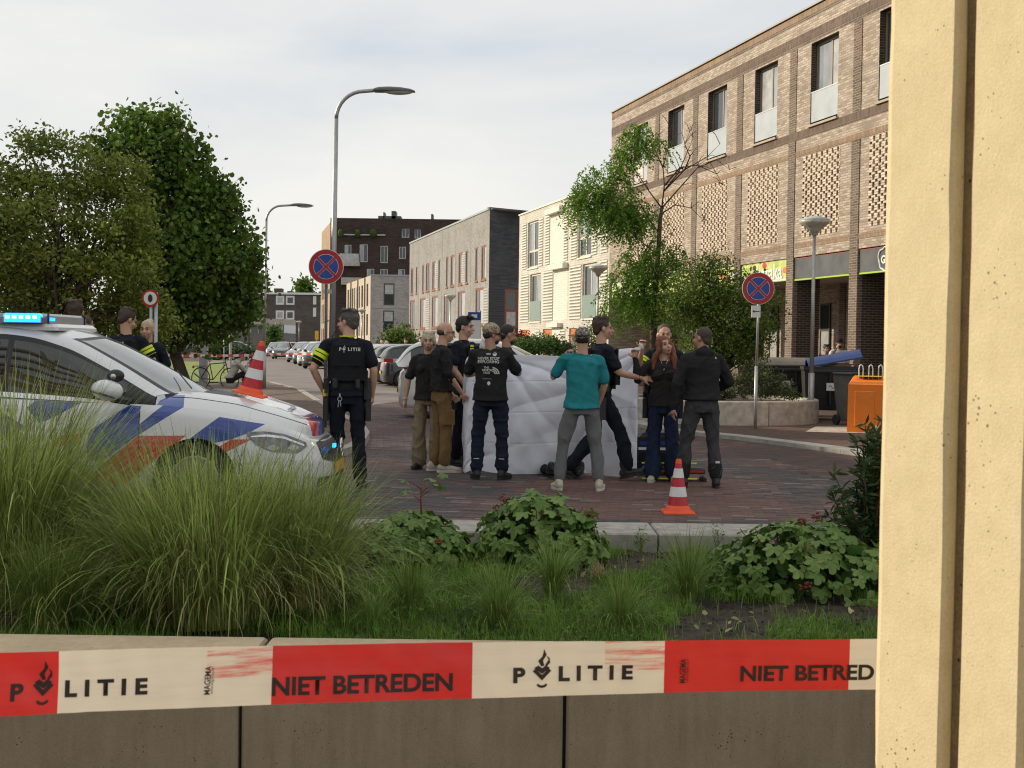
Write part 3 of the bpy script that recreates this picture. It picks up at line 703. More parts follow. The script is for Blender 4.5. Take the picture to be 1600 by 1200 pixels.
# open stair and walkway structure at the left behind the photographer: it is what the car windows mirror
stair = thing('walkway_structure', 'open tan concrete walkway structure standing left behind the camera', 'building', (-11.5, -5, 0), radians(90))
m_tan = M('tan_concrete_beam', (.42, .34, .20), .85, .15, 2)
for k in range(7): MB().box(-.4, .4, -9, 9, .9+k*1.75, 1.25+k*1.75).build('beam', m_tan, stair)
for y0, z0, y1, z1 in ((-8.5, .5, 1.5, 8), (-3, 3, 8.5, 12.5), (8.5, .5, -1, 7)):
    mb = MB(); d = Vector((0, y1-y0, z1-z0)).normalized(); n_ = Vector((0, -d.z, d.y))*.38; a = Vector((0, y0, z0)); b_ = Vector((0, y1, z1))
    vs = [a-n_, b_-n_, b_+n_, a+n_]; mb.add([v+Vector((.45,0,0)) for v in vs]+[v+Vector((.75,0,0)) for v in vs], [(0,1,2,3),(7,6,5,4),(0,4,5,1),(1,5,6,2),(2,6,7,3),(3,7,4,0)]); mb.build('stair_flight', m_tan, stair)
for y_ in (-9, -3, 3, 9): MB().box(-.25, .25, y_-.25, y_+.25, 0, 12.8).build('column', m_tan, stair)
stair.scale = (1, 1, 1.8)
# ------------------------------------------------------------------ vegetation
def rot_frames(n, rng, flatness=1.0, dirs=None):
    """n random orthonormal frames; flatness>1 keeps leaves more horizontal"""
    nz = rng.normal(size=(n, 3)); nz[:, 2] = np.abs(nz[:, 2])*flatness+.15
    nz /= np.linalg.norm(nz, axis=1)[:, None]
    t = rng.normal(size=(n, 3)) if dirs is None else dirs + rng.normal(size=(n, 3))*.4
    t -= nz*np.sum(t*nz, axis=1)[:, None]; t /= np.linalg.norm(t, axis=1)[:, None]
    return t, np.cross(nz, t), nz
LEAF = {  # outline points (along, across, fold), quads as 4-index faces
 'ovate': (np.array([(0,0,0),(.28,.26,.06),(.62,.24,.05),(1,0,-.04),(.62,-.24,.05),(.28,-.26,.06)]), [(0,1,2,3),(0,3,4,5)]),
 'narrow': (np.array([(0,0,0),(.35,.12,.03),(.7,.1,.02),(1,0,-.06),(.7,-.1,.02),(.35,-.12,.03)]), [(0,1,2,3),(0,3,4,5)]),
 'round': (np.array([(0,0,0),(.15,.38,.08),(.6,.45,.08),(1,0,-.05),(.6,-.45,.08),(.15,-.38,.08)]), [(0,1,2,3),(0,3,4,5)]),
}
def leaves(name, C, size, kind, mat, parent=None, flatness=1.0, dirs=None, rng=None, jitter=.35):
    rng = rng or np.random.default_rng(3)
    C = np.asarray(C, float); n = len(C); P, fs = LEAF[kind]; k = len(P)
    t, b, nz = rot_frames(n, rng, flatness, dirs)
    s = size*(1+rng.uniform(-jitter, jitter, n))
    V = C[:, None, :] + s[:, None, None]*(P[None, :, 0, None]*t[:, None, :] + P[None, :, 1, None]*b[:, None, :] + P[None, :, 2, None]*nz[:, None, :])
    F = (np.arange(n)[:, None, None]*k + np.array(fs)[None]).reshape(-1, 4)
    r = np.repeat(rng.random(n), k)
    o = link(name, fast_mesh(name, V.reshape(-1, 3), F, mat, r), parent); o['kind'] = 'stuff' if n > 300 else o.get('kind', 'stuff')
    return o
def inside_crown(rng, n, lobes):
    """points spread through the shells of several lobes (centre, radii)"""
    w = np.array([l[1][0]*l[1][1]*l[1][2] for l in lobes])**.7; w /= w.sum(); idx = rng.choice(len(lobes), n, p=w)
    d = rng.normal(size=(n, 3)); d /= np.linalg.norm(d, axis=1)[:, None]
    r = rng.random(n)**.33
    c = np.array([l[0] for l in lobes])[idx]; q = np.array([l[1] for l in lobes])[idx]
    return c + d*q*r[:, None]
def clumps(rng, centres, per, spread):
    c = np.repeat(centres, per, axis=0); return c + rng.normal(size=c.shape)*spread
def trunk_and_limbs(parent, tips, h0, r0, base=(0,0,0), mat=None, name='trunk', split=None, wob=.06, seed=1):
    rnd = random.Random(seed); mb = MB()
    pts = [Vector(base)+Vector((rnd.gauss(0, wob)*i, rnd.gauss(0, wob)*i, h0*i/5)) for i in range(6)]
    mb.tube(pts, [r0*(1-.11*i) for i in range(6)], 10)
    mb.build(name, mat or m_bark, parent, smooth=True)
    mb = MB()
    for t in tips:
        t = Vector(t); f = rnd.uniform(.45, 1.0); a = pts[-1]*f + pts[0]*(1-f) if False else pts[min(5, int(f*5))]
        d = t-a; mid = a + d*.5 + Vector((rnd.gauss(0,.08), rnd.gauss(0,.08), .10*d.length))
        q = a + d*.25 + Vector((rnd.gauss(0,.05), rnd.gauss(0,.05), .09*d.length))
        rr = r0*rnd.uniform(.25, .5)
        mb.tube([a, q, mid, t], [rr, rr*.75, rr*.5, rr*.14], 6)
    o = mb.build('limbs', mat or m_bark, parent, smooth=True); o['kind'] = 'stuff'
def tree(name, label, cat, base, lobes, nclump, per, spread, lsize, kind, mat, h0, r0, seed, flat=1.0, group=None, ntip=40, hang=0):
    rng = np.random.default_rng(seed); t = thing(name, label, cat, base, 0, group)
    C = inside_crown(rng, nclump, lobes)
    trunk_and_limbs(t, C[rng.choice(len(C), ntip)], h0, r0, seed=seed)
    P = clumps(rng, C, per, spread)
    if hang: P[:, 2] -= np.abs(rng.normal(size=len(P)))*hang
    leaves('crown', P, lsize, kind, mat, t, flat, rng=rng)
    return t
def base_at(px, D): p = at(px, 540, D); return Vector((p.x, D, 0))
# the linden: px 175..405, top at 160
B = base_at(285, 27.0); s = FPX/27.0
def lobe(px, py, rx, ry, D=27.0, B=B, dy=0, ryd=None):
    p = at(px, py, D+dy); k = D/FPX; return ((p.x-B.x, p.y-B.y, p.z-B.z), (rx*k, (ryd or rx)*k, ry*k))
tree('linden_tree', 'dense dark green linden tree with large round leaves, tallest tree at left', 'tree', B,
     [lobe(240,215,50,45), lobe(215,200,28,28,dy=.3), lobe(262,250,62,55,dy=-.3), lobe(290,320,78,62), lobe(300,400,92,70,dy=-.4), lobe(335,430,62,52,dy=.4), lobe(250,440,80,80), lobe(350,480,46,34), lobe(385,420,16,26), lobe(335,325,48,40), lobe(362,395,44,44), lobe(378,462,34,40), lobe(180,235,36,30), lobe(392,475,12,20), lobe(345,345,30,26), lobe(322,290,22,22), lobe(300,238,20,18), lobe(180,190,18,10), lobe(265,178,20,12), lobe(290,500,90,40), lobe(255,355,80,80,dy=.8), lobe(215,520,70,34,dy=.8)],
     1700, 17, .14, .096, 'round', m_leaf_d, 3.2, .16, 11, flat=.7, ntip=60)
B = base_at(90, 20.5)
def lobe2(px, py, rx, ry, dy=0): 
    p = at(px, py, 20.5+dy); k = 20.5/FPX; return ((p.x-B.x, p.y-B.y, p.z), (rx*k, rx*k, ry*k*.78))
tree('thorn_tree', 'olive green small-leaved tree with layered branches at the left edge', 'tree', B,
     [lobe2(60,225,38,26), lobe2(125,240,40,30), lobe2(20,275,46,30), lobe2(100,290,88,34), lobe2(165,300,66,34,.3), lobe2(195,262,44,24,.2), lobe2(215,335,36,34), lobe2(215,395,36,36,.2), lobe2(60,345,100,38,-.3), lobe2(180,360,66,34), lobe2(95,405,110,34), lobe2(190,420,60,24,-.4), lobe2(20,445,70,34,.3), lobe2(120,465,100,32,.3), lobe2(-40,350,70,100), lobe2(215,470,50,28,.4), lobe2(40,505,110,30,.5), lobe2(150,505,90,28,.5), lobe2(235,510,50,26,.6)],
     1500, 24, .095, .070, 'ovate', m_leaf_o, 2.3, .10, 5, flat=1.0, ntip=70)
B = base_at(30, 44)
def lobe3(px, py, rx, ry, D=44): p = at(px, py, D); k = D/FPX; return ((p.x-B.x, p.y-B.y, p.z), (rx*k, rx*k, ry*k))
tree('hazy_birch_tree', 'pale feathery tree further back behind the olive tree at the left edge', 'tree', B, [lobe3(15,350,40,60), lobe3(30,420,50,60), lobe3(-10,440,60,70), lobe3(60,480,60,40)], 420, 16, .3, .16, 'ovate', m_leaf_s, 4, .14, 8, ntip=30)
# honey locust in front of the shops
B = base_at(1020, 27.5)
def lobe4(px, py, rx, ry, dy=0): p = at(px, py, 27.5+dy); k = 27.5/FPX; return ((p.x-B.x, p.y-B.y, p.z), (rx*k, rx*k*.8, ry*k))
loc = thing('honey_locust_tree', 'one-sided honey locust with drooping feathery bright green leaves before the brick building', 'tree', B)
rng = np.random.default_rng(21)
lobes = [lobe4(1000,212,26,16), lobe4(985,235,28,22), lobe4(968,262,26,22), lobe4(940,285,36,24), lobe4(925,310,38,28,.2), lobe4(965,320,46,34), lobe4(955,345,44,24,-.2), lobe4(1000,345,34,26), lobe4(1030,228,20,8), lobe4(1035,398,34,22), lobe4(990,420,26,34,-.2), lobe4(1018,440,34,38), lobe4(975,455,28,40), lobe4(1055,410,22,16), lobe4(905,325,20,18), lobe4(1010,480,36,24), lobe4(955,490,20,24)]
C = inside_crown(rng, 1000, lobes)
# each frond: a drooping rachis with paired leaflets
fc = []; fd = []
for c in C:
    a = rng.uniform(0, 2*pi); L_ = rng.uniform(.20, .42); d = np.array([cos(a), sin(a), -.75])
    for q in range(13):
        u = q/12; p = c + d*L_*u + np.array([0, 0, .10-.22*u*u])
        for s_ in (-1, 1): fc.append(p + np.array([-d[1], d[0], 0])*s_*.012); fd.append(np.array([-d[1]*s_, d[0]*s_, -.35])+d*.3)
leaves('crown', fc, .056, 'ovate', m_leaf_g, loc, .8, dirs=np.array(fd), rng=rng)
mb = MB()
def P4(px, py, dy=0): p = at(px, py, 27.5+dy); return Vector((p.x-B.x, p.y-B.y, p.z))
tp = [Vector((0,0,0)), P4(1021,520), P4(1024,455), P4(1029,390), P4(1031,350), P4(1034,325)]
mb.tube(tp, [.085,.075,.06,.05,.045,.04], 10); mb.build('trunk', m_bark, loc, smooth=True)
mb = MB()
for br in ([(1030,365),(1012,340),(990,300),(980,285)], [(1034,325),(1015,300),(985,255),(995,220)], [(1034,325),(1038,290),(1036,262),(1045,225),(1048,200)], [(1029,400),(1005,380),(970,350),(930,320)],
           [(1036,300),(1060,270),(1075,235),(1083,215)], [(1036,300),(1070,265),(1105,245),(1125,225)], [(1034,325),(1065,290),(1090,262),(1120,250),(1140,265)], [(1038,290),(1062,262),(1090,258),(1120,272),(1130,290)], [(1070,265),(1078,245),(1070,225),(1078,205)],
           [(1032,335),(1055,320),(1080,325),(1100,345)], [(1036,262),(1028,245),(1020,225)], [(1028,430),(1050,410),(1075,405)], [(1026,440),(1005,425),(985,440)], [(1024,470),(1000,455),(975,455)]):
    p = [P4(a, b, random.uniform(-.3,.3)*i/3) for i, (a, b) in enumerate(br)]
    mb.tube(p, [.019*(1-.85*i/(len(p)-1)) for i in range(len(p))], 5)
    for q in range(1, len(p)):
        for z in range(2):
            e_ = p[q]+Vector((random.uniform(-.35,.35), random.uniform(-.2,.2), random.uniform(-.1,.35))); mb.tube([p[q], (p[q]+e_)/2+Vector((0,0,.05)), e_], [.008,.006,.003], 4)
mb.build('limbs', m_bark, loc, smooth=True)
# round concrete planter with a tall bush and a low hedge
PL = at(1195, 640, 26.2); PL = Vector((PL.x-.85, 26.4, .04))
pl = thing('round_planter', 'round pale concrete planter ring at the pavement holding the tall bush', 'planter', PL)
R_ = 1.95
for k in range(10):
    a0, a1 = 2*pi*k/10+.004, 2*pi*(k+1)/10-.004; mb = MB(); vs = []; n = 8
    for j in range(n+1):
        a = a0+(a1-a0)*j/n
        for r, z in ((R_,0),(R_,.44),(R_-.02,.46),(R_-.20,.46),(R_-.20,0)): vs.append((r*cos(a), r*sin(a), z))
    fs = [(j*5+i, (j+1)*5+i, (j+1)*5+(i+1) % 5, j*5+(i+1) % 5) for j in range(n) for i in range(5)]+[(0,1,2,3,4), tuple(n*5+i for i in (4,3,2,1,0))]
    mb.add(vs, fs); mb.build('planter_segment', m_conc, pl)
MB().lathe([(.01,.38),(R_-.21,.38),(R_-.21,.30),(.01,.30)], 30).build('planting_soil', m_soil, pl)
def lobe5(px, py, rx, ry, dy=0): p = at(px, py, 26.3+dy); k = 26.3/FPX; return ((p.x-PL.x, p.y-26.4, p.z-.4), (rx*k, rx*k, ry*k))
tree('tall_bush', 'tall loose green bush growing in the round planter behind the road sign', 'bush', (PL.x, 26.4, .4),
     [lobe5(1110,425,28,28), lobe5(1090,455,50,38), lobe5(1135,450,48,38), lobe5(1075,500,38,34), lobe5(1140,495,68,42), lobe5(1180,520,32,26), lobe5(1110,540,60,30), lobe5(1165,548,30,22), lobe5(1060,470,24,24), lobe5(1195,470,16,16), lobe5(1215,480,12,10)],
     820, 26, .13, .058, 'ovate', m_leaf_b, .9, .05, 31, flat=1.1, ntip=70)
def lobe6(px, py, rx, ry, dy=0): p = at(px, py, 25.6+dy); k = 25.6/FPX; return ((p.x-PL.x, p.y-25.8, p.z-.4), (rx*k, rx*k, ry*k))
tree('low_hedge', 'low grey-green leafy hedge along the front of the round planter', 'hedge', (PL.x, 25.8, .4),
     [lobe6(1150,602,30,20), lobe6(1185,595,36,24), lobe6(1215,605,28,18), lobe6(1235,615,14,10), lobe6(1050,600,30,20), lobe6(1100,600,30,20)],
     420, 20, .05, .045, 'ovate', m_leaf_s, .2, .02, 33, flat=1.1, ntip=30)
# background greenery
def bush(name, label, px, D, lobes_px, mat, ncl, per, sp, ls, kind='ovate', group=None, seed=1):
    b = base_at(px, D); k = D/FPX
    lb = []
    for (x, y, rx, ry) in lobes_px: p = at(x, y, D); lb.append(((p.x-b.x, 0, p.z), (rx*k, rx*k*.8, ry*k)))
    return tree(name, label, 'bush', b, lb, ncl, per, sp, ls, kind, mat, .6, .04, seed, ntip=14, group=group)
bush('garden_bush', 'bright green bushes in front of the pale brick houses behind the parked cars', 620, 62, [(610,535,16,16),(628,528,14,16),(645,545,18,14),(605,552,14,10),(633,556,14,10),(660,560,14,12)], m_leaf_b, 260, 18, .2, .16, seed=41)
bush('clipped_hedge', 'rounded yellow-green hedge behind the top of the white sheet', 845, 36, [(815,545,28,14),(850,540,32,13),(880,548,22,12),(790,552,20,10)], m_leaf_m, 260, 22, .09, .075, seed=42)
bush('red_maple_shrub', 'red-leaved shrub beside the slate dark end wall', 805, 40, [(800,528,12,8),(818,533,14,7),(788,536,8,5)], m_leaf_r, 90, 14, .09, .085, seed=43)
bush('street_shrub', 'thin green shrub left of the walking officer by the cream terrace', 905, 38, [(900,530,8,14),(925,520,10,20),(912,545,14,12),(935,545,12,14)], m_leaf_b, 90, 14, .1, .07, seed=44)
bush('small_round_tree', 'small yellow-green tree in front of the far brick flats', 427, 150, [(427,520,6,10),(425,535,5,10)], m_leaf_m, 60, 14, .4, .4, seed=45)
bush('dark_far_hedge', 'dark clipped hedge below the far flats behind the linden', 350, 110, [(345,552,26,8),(380,550,18,8),(330,550,20,10)], m_leaf_k, 110, 14, .4, .3, seed=46)
for i, (px, py, rx, ry, lab) in enumerate(((400,440,14,16,'round dark treetop over the roof of the far flats'), (474,450,7,11,'slim treetop left of the dark apartment block over the far roof'))):
    D = 300.; k = D/FPX; b = base_at(px, D); p = at(px, py, D)
    tree('distant_tree', lab, 'tree', b, [((0,0,p.z),(rx*k,rx*k,ry*k)), ((rx*k*.4,0,p.z-ry*k*.8),(rx*k,rx*k,ry*k))], 90, 14, .8, .9, 'ovate', m_leaf_d, p.z*.8, .3, 50+i, ntip=12)
# overhanging leafy twig at the left border is part of a tree outside; lawn grass
rng = np.random.default_rng(77)
# ------------------------------------------------------------------ grass blades
def blades(name, n, base_fn, length, width, lean, mat, parent=None, seed=1, seg=8, curl=1.0, loc=(0,0,0)):
    """curved tapering blades as one mesh; base_fn(rng,n)->(n,3)"""
    rng = np.random.default_rng(seed); Bp = base_fn(rng, n)
    a = rng.uniform(0, 2*pi, n); L_ = length*rng.uniform(.55, 1.12, n); ln = lean*rng.uniform(.15, 1.3, n); wd = width*rng.uniform(.6, 1.3, n)
    dx = np.cos(a); dy = np.sin(a)
    if Bp.shape[1] > 3:  # outward direction supplied
        dx = Bp[:, 3]+.45*dx; dy = Bp[:, 4]+.45*dy; q = np.hypot(dx, dy)+1e-6; dx /= q; dy /= q; Bp = Bp[:, :3]
    sx, sy = -dy, dx
    V = []; 
    tw = rng.uniform(-1, 1, n); th0 = ln*rng.uniform(.05, .55, n); th1 = th0 + curl*ln*rng.uniform(.5, 2.4, n)*1.15; c = Bp.astype(float).copy(); kp = rng.uniform(1.1, 2.6, n); sw = rng.normal(0, .25, n)
    for i in range(seg+1):
        t = i/seg
        if i:
            th = th0+(th1-th0)*((i-.5)/seg)**kp; st_ = L_/seg; a2 = sw*t; ddx = dx*np.cos(a2)-dy*np.sin(a2); ddy = dx*np.sin(a2)+dy*np.cos(a2)
            c = c + np.c_[ddx*np.sin(th)*st_, ddy*np.sin(th)*st_, np.cos(th)*st_]
        w_ = wd*(1-t**3)*.5*(.6+.4*min(1, t*4))+.0002
        ex = np.c_[sx*np.cos(tw*t)+dx*np.sin(tw*t), sy*np.cos(tw*t)+dy*np.sin(tw*t), np.zeros(n)]*w_[:, None]
        V.append(c-ex); V.append(c+ex)
    V = np.stack(V, axis=1); k = 2*(seg+1)
    fs = np.array([(2*i, 2*i+1, 2*i+3, 2*i+2) for i in range(seg)])
    F = (np.arange(n)[:, None, None]*k+fs[None]).reshape(-1, 4)
    o = link(name, fast_mesh(name, V.reshape(-1, 3), F, mat, np.repeat(rng.random(n), k)), parent)
    if loc != (0,0,0): o.location = loc
    return o
def disc(r, z=0):
    def f(rng, n):
        a = rng.uniform(0, 2*pi, n); q = r*np.sqrt(rng.random(n)); x, y = q*np.cos(a), q*np.sin(a)
        return np.c_[x, y, np.full(n, z), x/r*1.3, y/r*1.3]
    return f
def clump(name, label, px, py, r, n, length, width, lean, mat, seed, cat='grass clump', group=None, curl=1.0, z=None):
    p = gp(px, py, -.03); t = thing(name, label, cat, p, 0, group)
    o = blades('blades', n, disc(r), length, width, lean, mat, t, seed, curl=curl); o['kind'] = 'stuff'
    if n > 400 and length > .5:
        o = blades('broad_blades', n//7, disc(r), length*1.03, width*1.9, lean*1.15, mat, t, seed+300, curl=curl*1.2); o['kind'] = 'stuff'
        o = blades('dry_stalks', n//14, disc(r*1.1), length*.8, width*1.1, lean*1.5, m_straw, t, seed+500, curl=curl*1.4); o['kind'] = 'stuff'
    return t
m_straw = leafmat('straw_blade', (.34, .29, .13), (.50, .43, .22), trans=.3, a=.3)
# tall ornamental grass in front of the police car
clump('tall_grass', 'big bushy clump of tall arching grass in front of the police car, middle one', 325, 965, .36, 3000, 1.02, .0060, .95, m_blade, 1)
clump('tall_grass', 'arching grass clump hanging over the front bumper of the police car', 455, 950, .26, 1900, .92, .0058, 1.0, m_blade, 2)
clump('tall_grass', 'tall dark grass clump at the left edge below the car window', 0, 935, .40, 3000, 1.36, .0060, .9, m_blade, 3)
clump('tall_grass', 'tall grass behind the left clump, against the front door of the car', 150, 905, .20, 420, .80, .0055, 1.0, m_blade, 4)
clump('fine_grass', 'low fine grass clump at the lower left, ahead of the tall grass', 75, 985, .10, 900, .60, .0035, 1.0, m_blade2, 5)
for i, (px, py, L_, n, lab) in enumerate(((640,962,.40,520,'grass tuft in front of the left leafy plant'), (778,985,.42,560,'grass tuft nearest the wall below the middle leafy plant'), (865,930,.42,520,'upright grass tuft right below the middle leafy plant'),
        (1075,938,.46,560,'grass tuft on bare soil below the traffic cone'), (970,988,.36,480,'low grass tuft between the middle and right tufts by the wall'), (585,985,.30,300,'thin grass tuft beside the big grass clump'), (935,905,.13,160,'small dry straw-coloured tuft beside the kerb joint'))):
    clump('grass_tuft', lab, px, py, .05 if i < 6 else .04, int(n*.62), L_*1.05, .0042, 1.15, m_blade2 if i < 6 else M('dry_grass', (.35, .27, .15), .8, .2, 9), 20+i, 'grass tuft', 'grass tufts in the planting bed')
def lawn_fn(x0, x1, y0, y1, thr):
    def f(rng, n):
        out = []
        while len(out) < n:
            x = rng.uniform(x0, x1, n); y = rng.uniform(y0, y1, n)
            for a, b in zip(x, y):
                if noise.noise(Vector((a*1.3, b*1.3, 7))) + .35*noise.noise(Vector((a*4, b*4, 1))) > thr + max(0, b-8.3)*.22: out.append((a, b, soil_z(a, b)-.004))
                if len(out) >= n: break
        return np.array(out)
    return f
o = blades('bed_grass', 60000, lawn_fn(-2.6, 2.9, 5.6, 9.5, -.24), .10, .0034, .9, m_blade3, None, 61, seg=3); o['kind'] = 'stuff'
o = blades('sparse_bed_grass', 2600, lawn_fn(-2.6, 2.9, 6.5, 9.6, -.6), .12, .004, .6, m_blade2, None, 62, seg=3); o['kind'] = 'stuff'
rl = np.random.default_rng(91)
Lq = np.c_[rl.uniform(-2.6, 2.9, 420), rl.uniform(6.0, 9.5, 420)]; leaves('dead_leaf_litter', [(a, b, soil_z(a, b)+.012) for a, b in Lq], .045, 'ovate', m_straw, None, 3.0, rng=rl)
# clover and weed leaves between the blades
Cq = lawn_fn(-2.6, 2.7, 5.5, 9.4, -.1)(np.random.default_rng(9), 5200); Cq[:, 2] += .02+np.random.default_rng(2).random(len(Cq))*.04
leaves('bed_weeds', Cq, .022, 'round', m_leaf_m, None, 1.8, rng=np.random.default_rng(12))
rr_ = np.random.default_rng(5); mb = MB()
for k in range(2600):
    x_, y_ = rr_.uniform(-2.6, 2.9), rr_.uniform(6.4, 9.6); s_ = rr_.uniform(.004, .013)
    mb.ell((x_, y_, soil_z(x_, y_)+s_*.2), (s_, s_*rr_.uniform(.6, 1.2), s_*.7), 5, 3, Matrix.Rotation(rr_.uniform(0, 6), 3, 'Z'))
o = mb.build('soil_clods', m_soil); o['kind'] = 'stuff'
# lobed leaf shared by the leafy mounds
def lobed_leaf(size, seed):
    rnd = random.Random(seed); mb = MB(); vs = [(0, 0, 0)]; n = 5
    pts = []
    for k in range(n):
        a = radians(-112 + 56*k); r = size*(.56 + .10*(k == 2) - .05*(k in (0, 4)))*rnd.uniform(.9, 1.1)
        for da, q in ((-25, .70), (-14, .93), (0, 1.0), (14, .93), (25, .70)): pts.append((cos(a+radians(da))*r*q, sin(a+radians(da))*r*q))
    for (x_, y_) in pts:
        d = sqrt(x_*x_+y_*y_); vs.append((x_, y_, -.5*d*d/size + .06*size*sin(5*atan2(y_, x_)*1.1)))
    fs = [(0, i, i+1) for i in range(1, len(pts))]
    mb.add(vs, fs); return mb.mesh('leaf', m_leaf_mm, smooth=False)
def objrand(name, c1, c2, trans=.22, rough=.5):
    m, nt, b = newmat(name); oi = N(nt, 'ShaderNodeObjectInfo'); r = N(nt, 'ShaderNodeValToRGB')
    r.color_ramp.elements[0].color = (*c1, 1); r.color_ramp.elements[1].color = (*c2, 1); L(nt, oi.outputs['Random'], r.inputs[0]); L(nt, r.outputs[0], b.inputs['Base Color'])
    b.inputs['Roughness'].default_value = rough; b.inputs['Specular IOR Level'].default_value = .4
    tr = N(nt, 'ShaderNodeBsdfTranslucent'); ms = N(nt, 'ShaderNodeMixShader'); ms.inputs[0].default_value = trans; L(nt, r.outputs[0], tr.inputs[0])
    L(nt, b.outputs[0], ms.inputs[1]); L(nt, tr.outputs[0], ms.inputs[2]); L(nt, ms.outputs[0], nt.nodes['Material Output'].inputs[0]); return m
m_leaf_mm = objrand('mound_leaf', (.10, .19, .035), (.21, .31, .075))
m_stem = M('red_stem', (.20, .05, .03), .6, .2, 10)
leaf_me = [lobed_leaf(.105, s_) for s_ in range(4)]
def mound(label, px, py, rx, rz_, n, seed, D=None):
    p = gp(px, py, -.03); t = thing('leafy_plant', label, 'plant', p, 0, 'leafy plants in the bed'); rnd = random.Random(seed)
    cb_ = MB(); cb_.ell((0,0,rz_*.35), (rx*.82, rx*.66, rz_*.5), 18, 10); 
    st = MB()
    for k in range(26):
        a = rnd.uniform(0, 2*pi); r = rx*.7*rnd.random(); st.tube([(r*.2*cos(a), r*.2*sin(a), 0), (r*.7*cos(a), r*.7*sin(a), rz_*.5), (r*cos(a), r*sin(a), rz_*.86)], [.005,.004,.003], 5)
    st.build('stems', m_stem, t)
    for k in range(n):
        a = rnd.uniform(0, 2*pi); v = rnd.random()**.75; ph = v*radians(98)
        jr = rnd.uniform(.86, 1.06) + .10*noise.noise(Vector((cos(a)*1.7, sin(a)*1.7, seed)))
        x_ = rx*sin(ph)*cos(a)*jr; y_ = rx*.8*sin(ph)*sin(a)*jr; z_ = max(.04, rz_*(.16+.84*cos(ph))*jr)
        o = link('leaf', leaf_me[rnd.randrange(4)], t); o.location = (x_, y_, z_)
        n_ = Vector((x_/rx**2, y_/(rx*.8)**2, max(.1, z_)/rz_**2*.9)).normalized(); n_ = (n_ + Vector((rnd.gauss(0,.28), rnd.gauss(0,.28), .35))).normalized()
        out = Vector((x_, y_, -.25)).normalized(); out = (out-n_*out.dot(n_)).normalized(); sd_ = n_.cross(out)
        mm = Matrix((out, sd_, n_)).transposed(); s_ = rnd.uniform(.75, 1.25); o.rotation_euler = mm.to_euler(); o.scale = (s_, s_, s_)
    inner = leaves('inner_leaves', inside_crown(np.random.default_rng(seed), 420, [((0,0,rz_*.42), (rx*.82, rx*.66, rz_*.42))]), .09, 'round', m_leaf_m, t, rng=np.random.default_rng(seed))
    return t
mA = mound('low leafy plant with a tall budding shoot beside the big grass clump', 645, 880, .40, .36, 250, 1)
mB_ = mound('domed leafy green plant in the middle of the bed in front of the kerb', 842, 880, .47, .48, 290, 2)
mC = mound('wide leafy plant with small red seed heads at the right of the bed', 1255, 925, .62, .44, 290, 3)
# shoot with red stems on the left plant
mb = MB(); mb.tube([(.06,0,.30),(.05,0,.45),(.055,0,.60)], [.007,.006,.004], 6)
for a, z in ((2.6, .43), (.4, .47), (1.2, .50), (3.6, .52), (5.4,.49)): mb.tube([(.055,0,z),(.055+.07*cos(a),.07*sin(a),z+.05),(.055+.13*cos(a),.13*sin(a),z+.07)], [.004,.003,.002], 5)
sh = mb.build('shoot', m_stem, mA, smooth=True)
for a, z, s_ in ((2.6,.50,.9), (.4,.545,1.0), (1.2,.58,.8), (3.6,.59,1.0), (5.4,.57,.9), (0,.63,.8)):
    o = link('shoot_leaf', leaf_me[1], mA); o.location = (.055+.13*cos(a), .13*sin(a), z); o.rotation_euler = (random.uniform(-.5,.5), random.uniform(-.5,.5), a); o.scale = (s_,)*3
for t_, spots in ((mC, ((-.05,-.1,.47),(.10,.1,.47),(-.1,-.52,.14))), (mA, ((.2,-.3,.2),(-.3,-.2,.28))), (mB_, ((.35,-.1,.36),(-.25,0,.45)))):
    for (a, b, c) in spots:
        mb = MB(); 
        for q in range(14): mb.ell((random.gauss(0,.018), random.gauss(0,.018), random.gauss(0,.012)), (.009,.009,.007), 6, 4)
        mb.build('seed_head', M('dried_red_seed', (.20, .035, .025), .8, .3, 30) if 'dried_red_seed' not in bpy.data.materials else bpy.data.materials['dried_red_seed'], t_, loc=(a, b, c))
# oleander-like shrub at the right border of the bed
def shrub(label, px, py, sh_, seed):
    p = gp(px, py, -.03); t = thing('narrow_leaved_shrub', label, 'shrub', p); rnd = random.Random(seed); mb = MB(); cs = []; ds = []
    for k in range(sh_):
        a = rnd.uniform(0, 2*pi); h = rnd.uniform(.35, 1.05); r = rnd.uniform(.05, .38)*(1.25-h*.8); tip = Vector((r*cos(a), r*sin(a), h)); mid = Vector((tip.x*.4, tip.y*.4, h*.6))
        mb.tube([(tip.x*.05, tip.y*.05, 0), mid, tip], [.008,.006,.003], 5)
        for q in range(70):
            u = rnd.uniform(.25, 1.0); c = Vector((0,0,0)).lerp(mid, min(1, u*1.6)) if u < .6 else mid.lerp(tip, (u-.6)/.4)
            b_ = rnd.uniform(0, 2*pi); cs.append(c); ds.append((cos(b_), sin(b_), rnd.uniform(.1, .9)))
    mb.build('stems', m_bark, t)
    leaves('foliage', [tuple(c) for c in cs], .075, 'narrow', m_leaf_k, t, .9, dirs=np.array(ds), rng=np.random.default_rng(seed)); return t
shrub('dark narrow-leaved shrub at the right edge of the bed against the pillar', 1358, 925, 34, 4)
shrub('thin tall dark shrub behind the right leafy plant', 1375, 890, 22, 6)
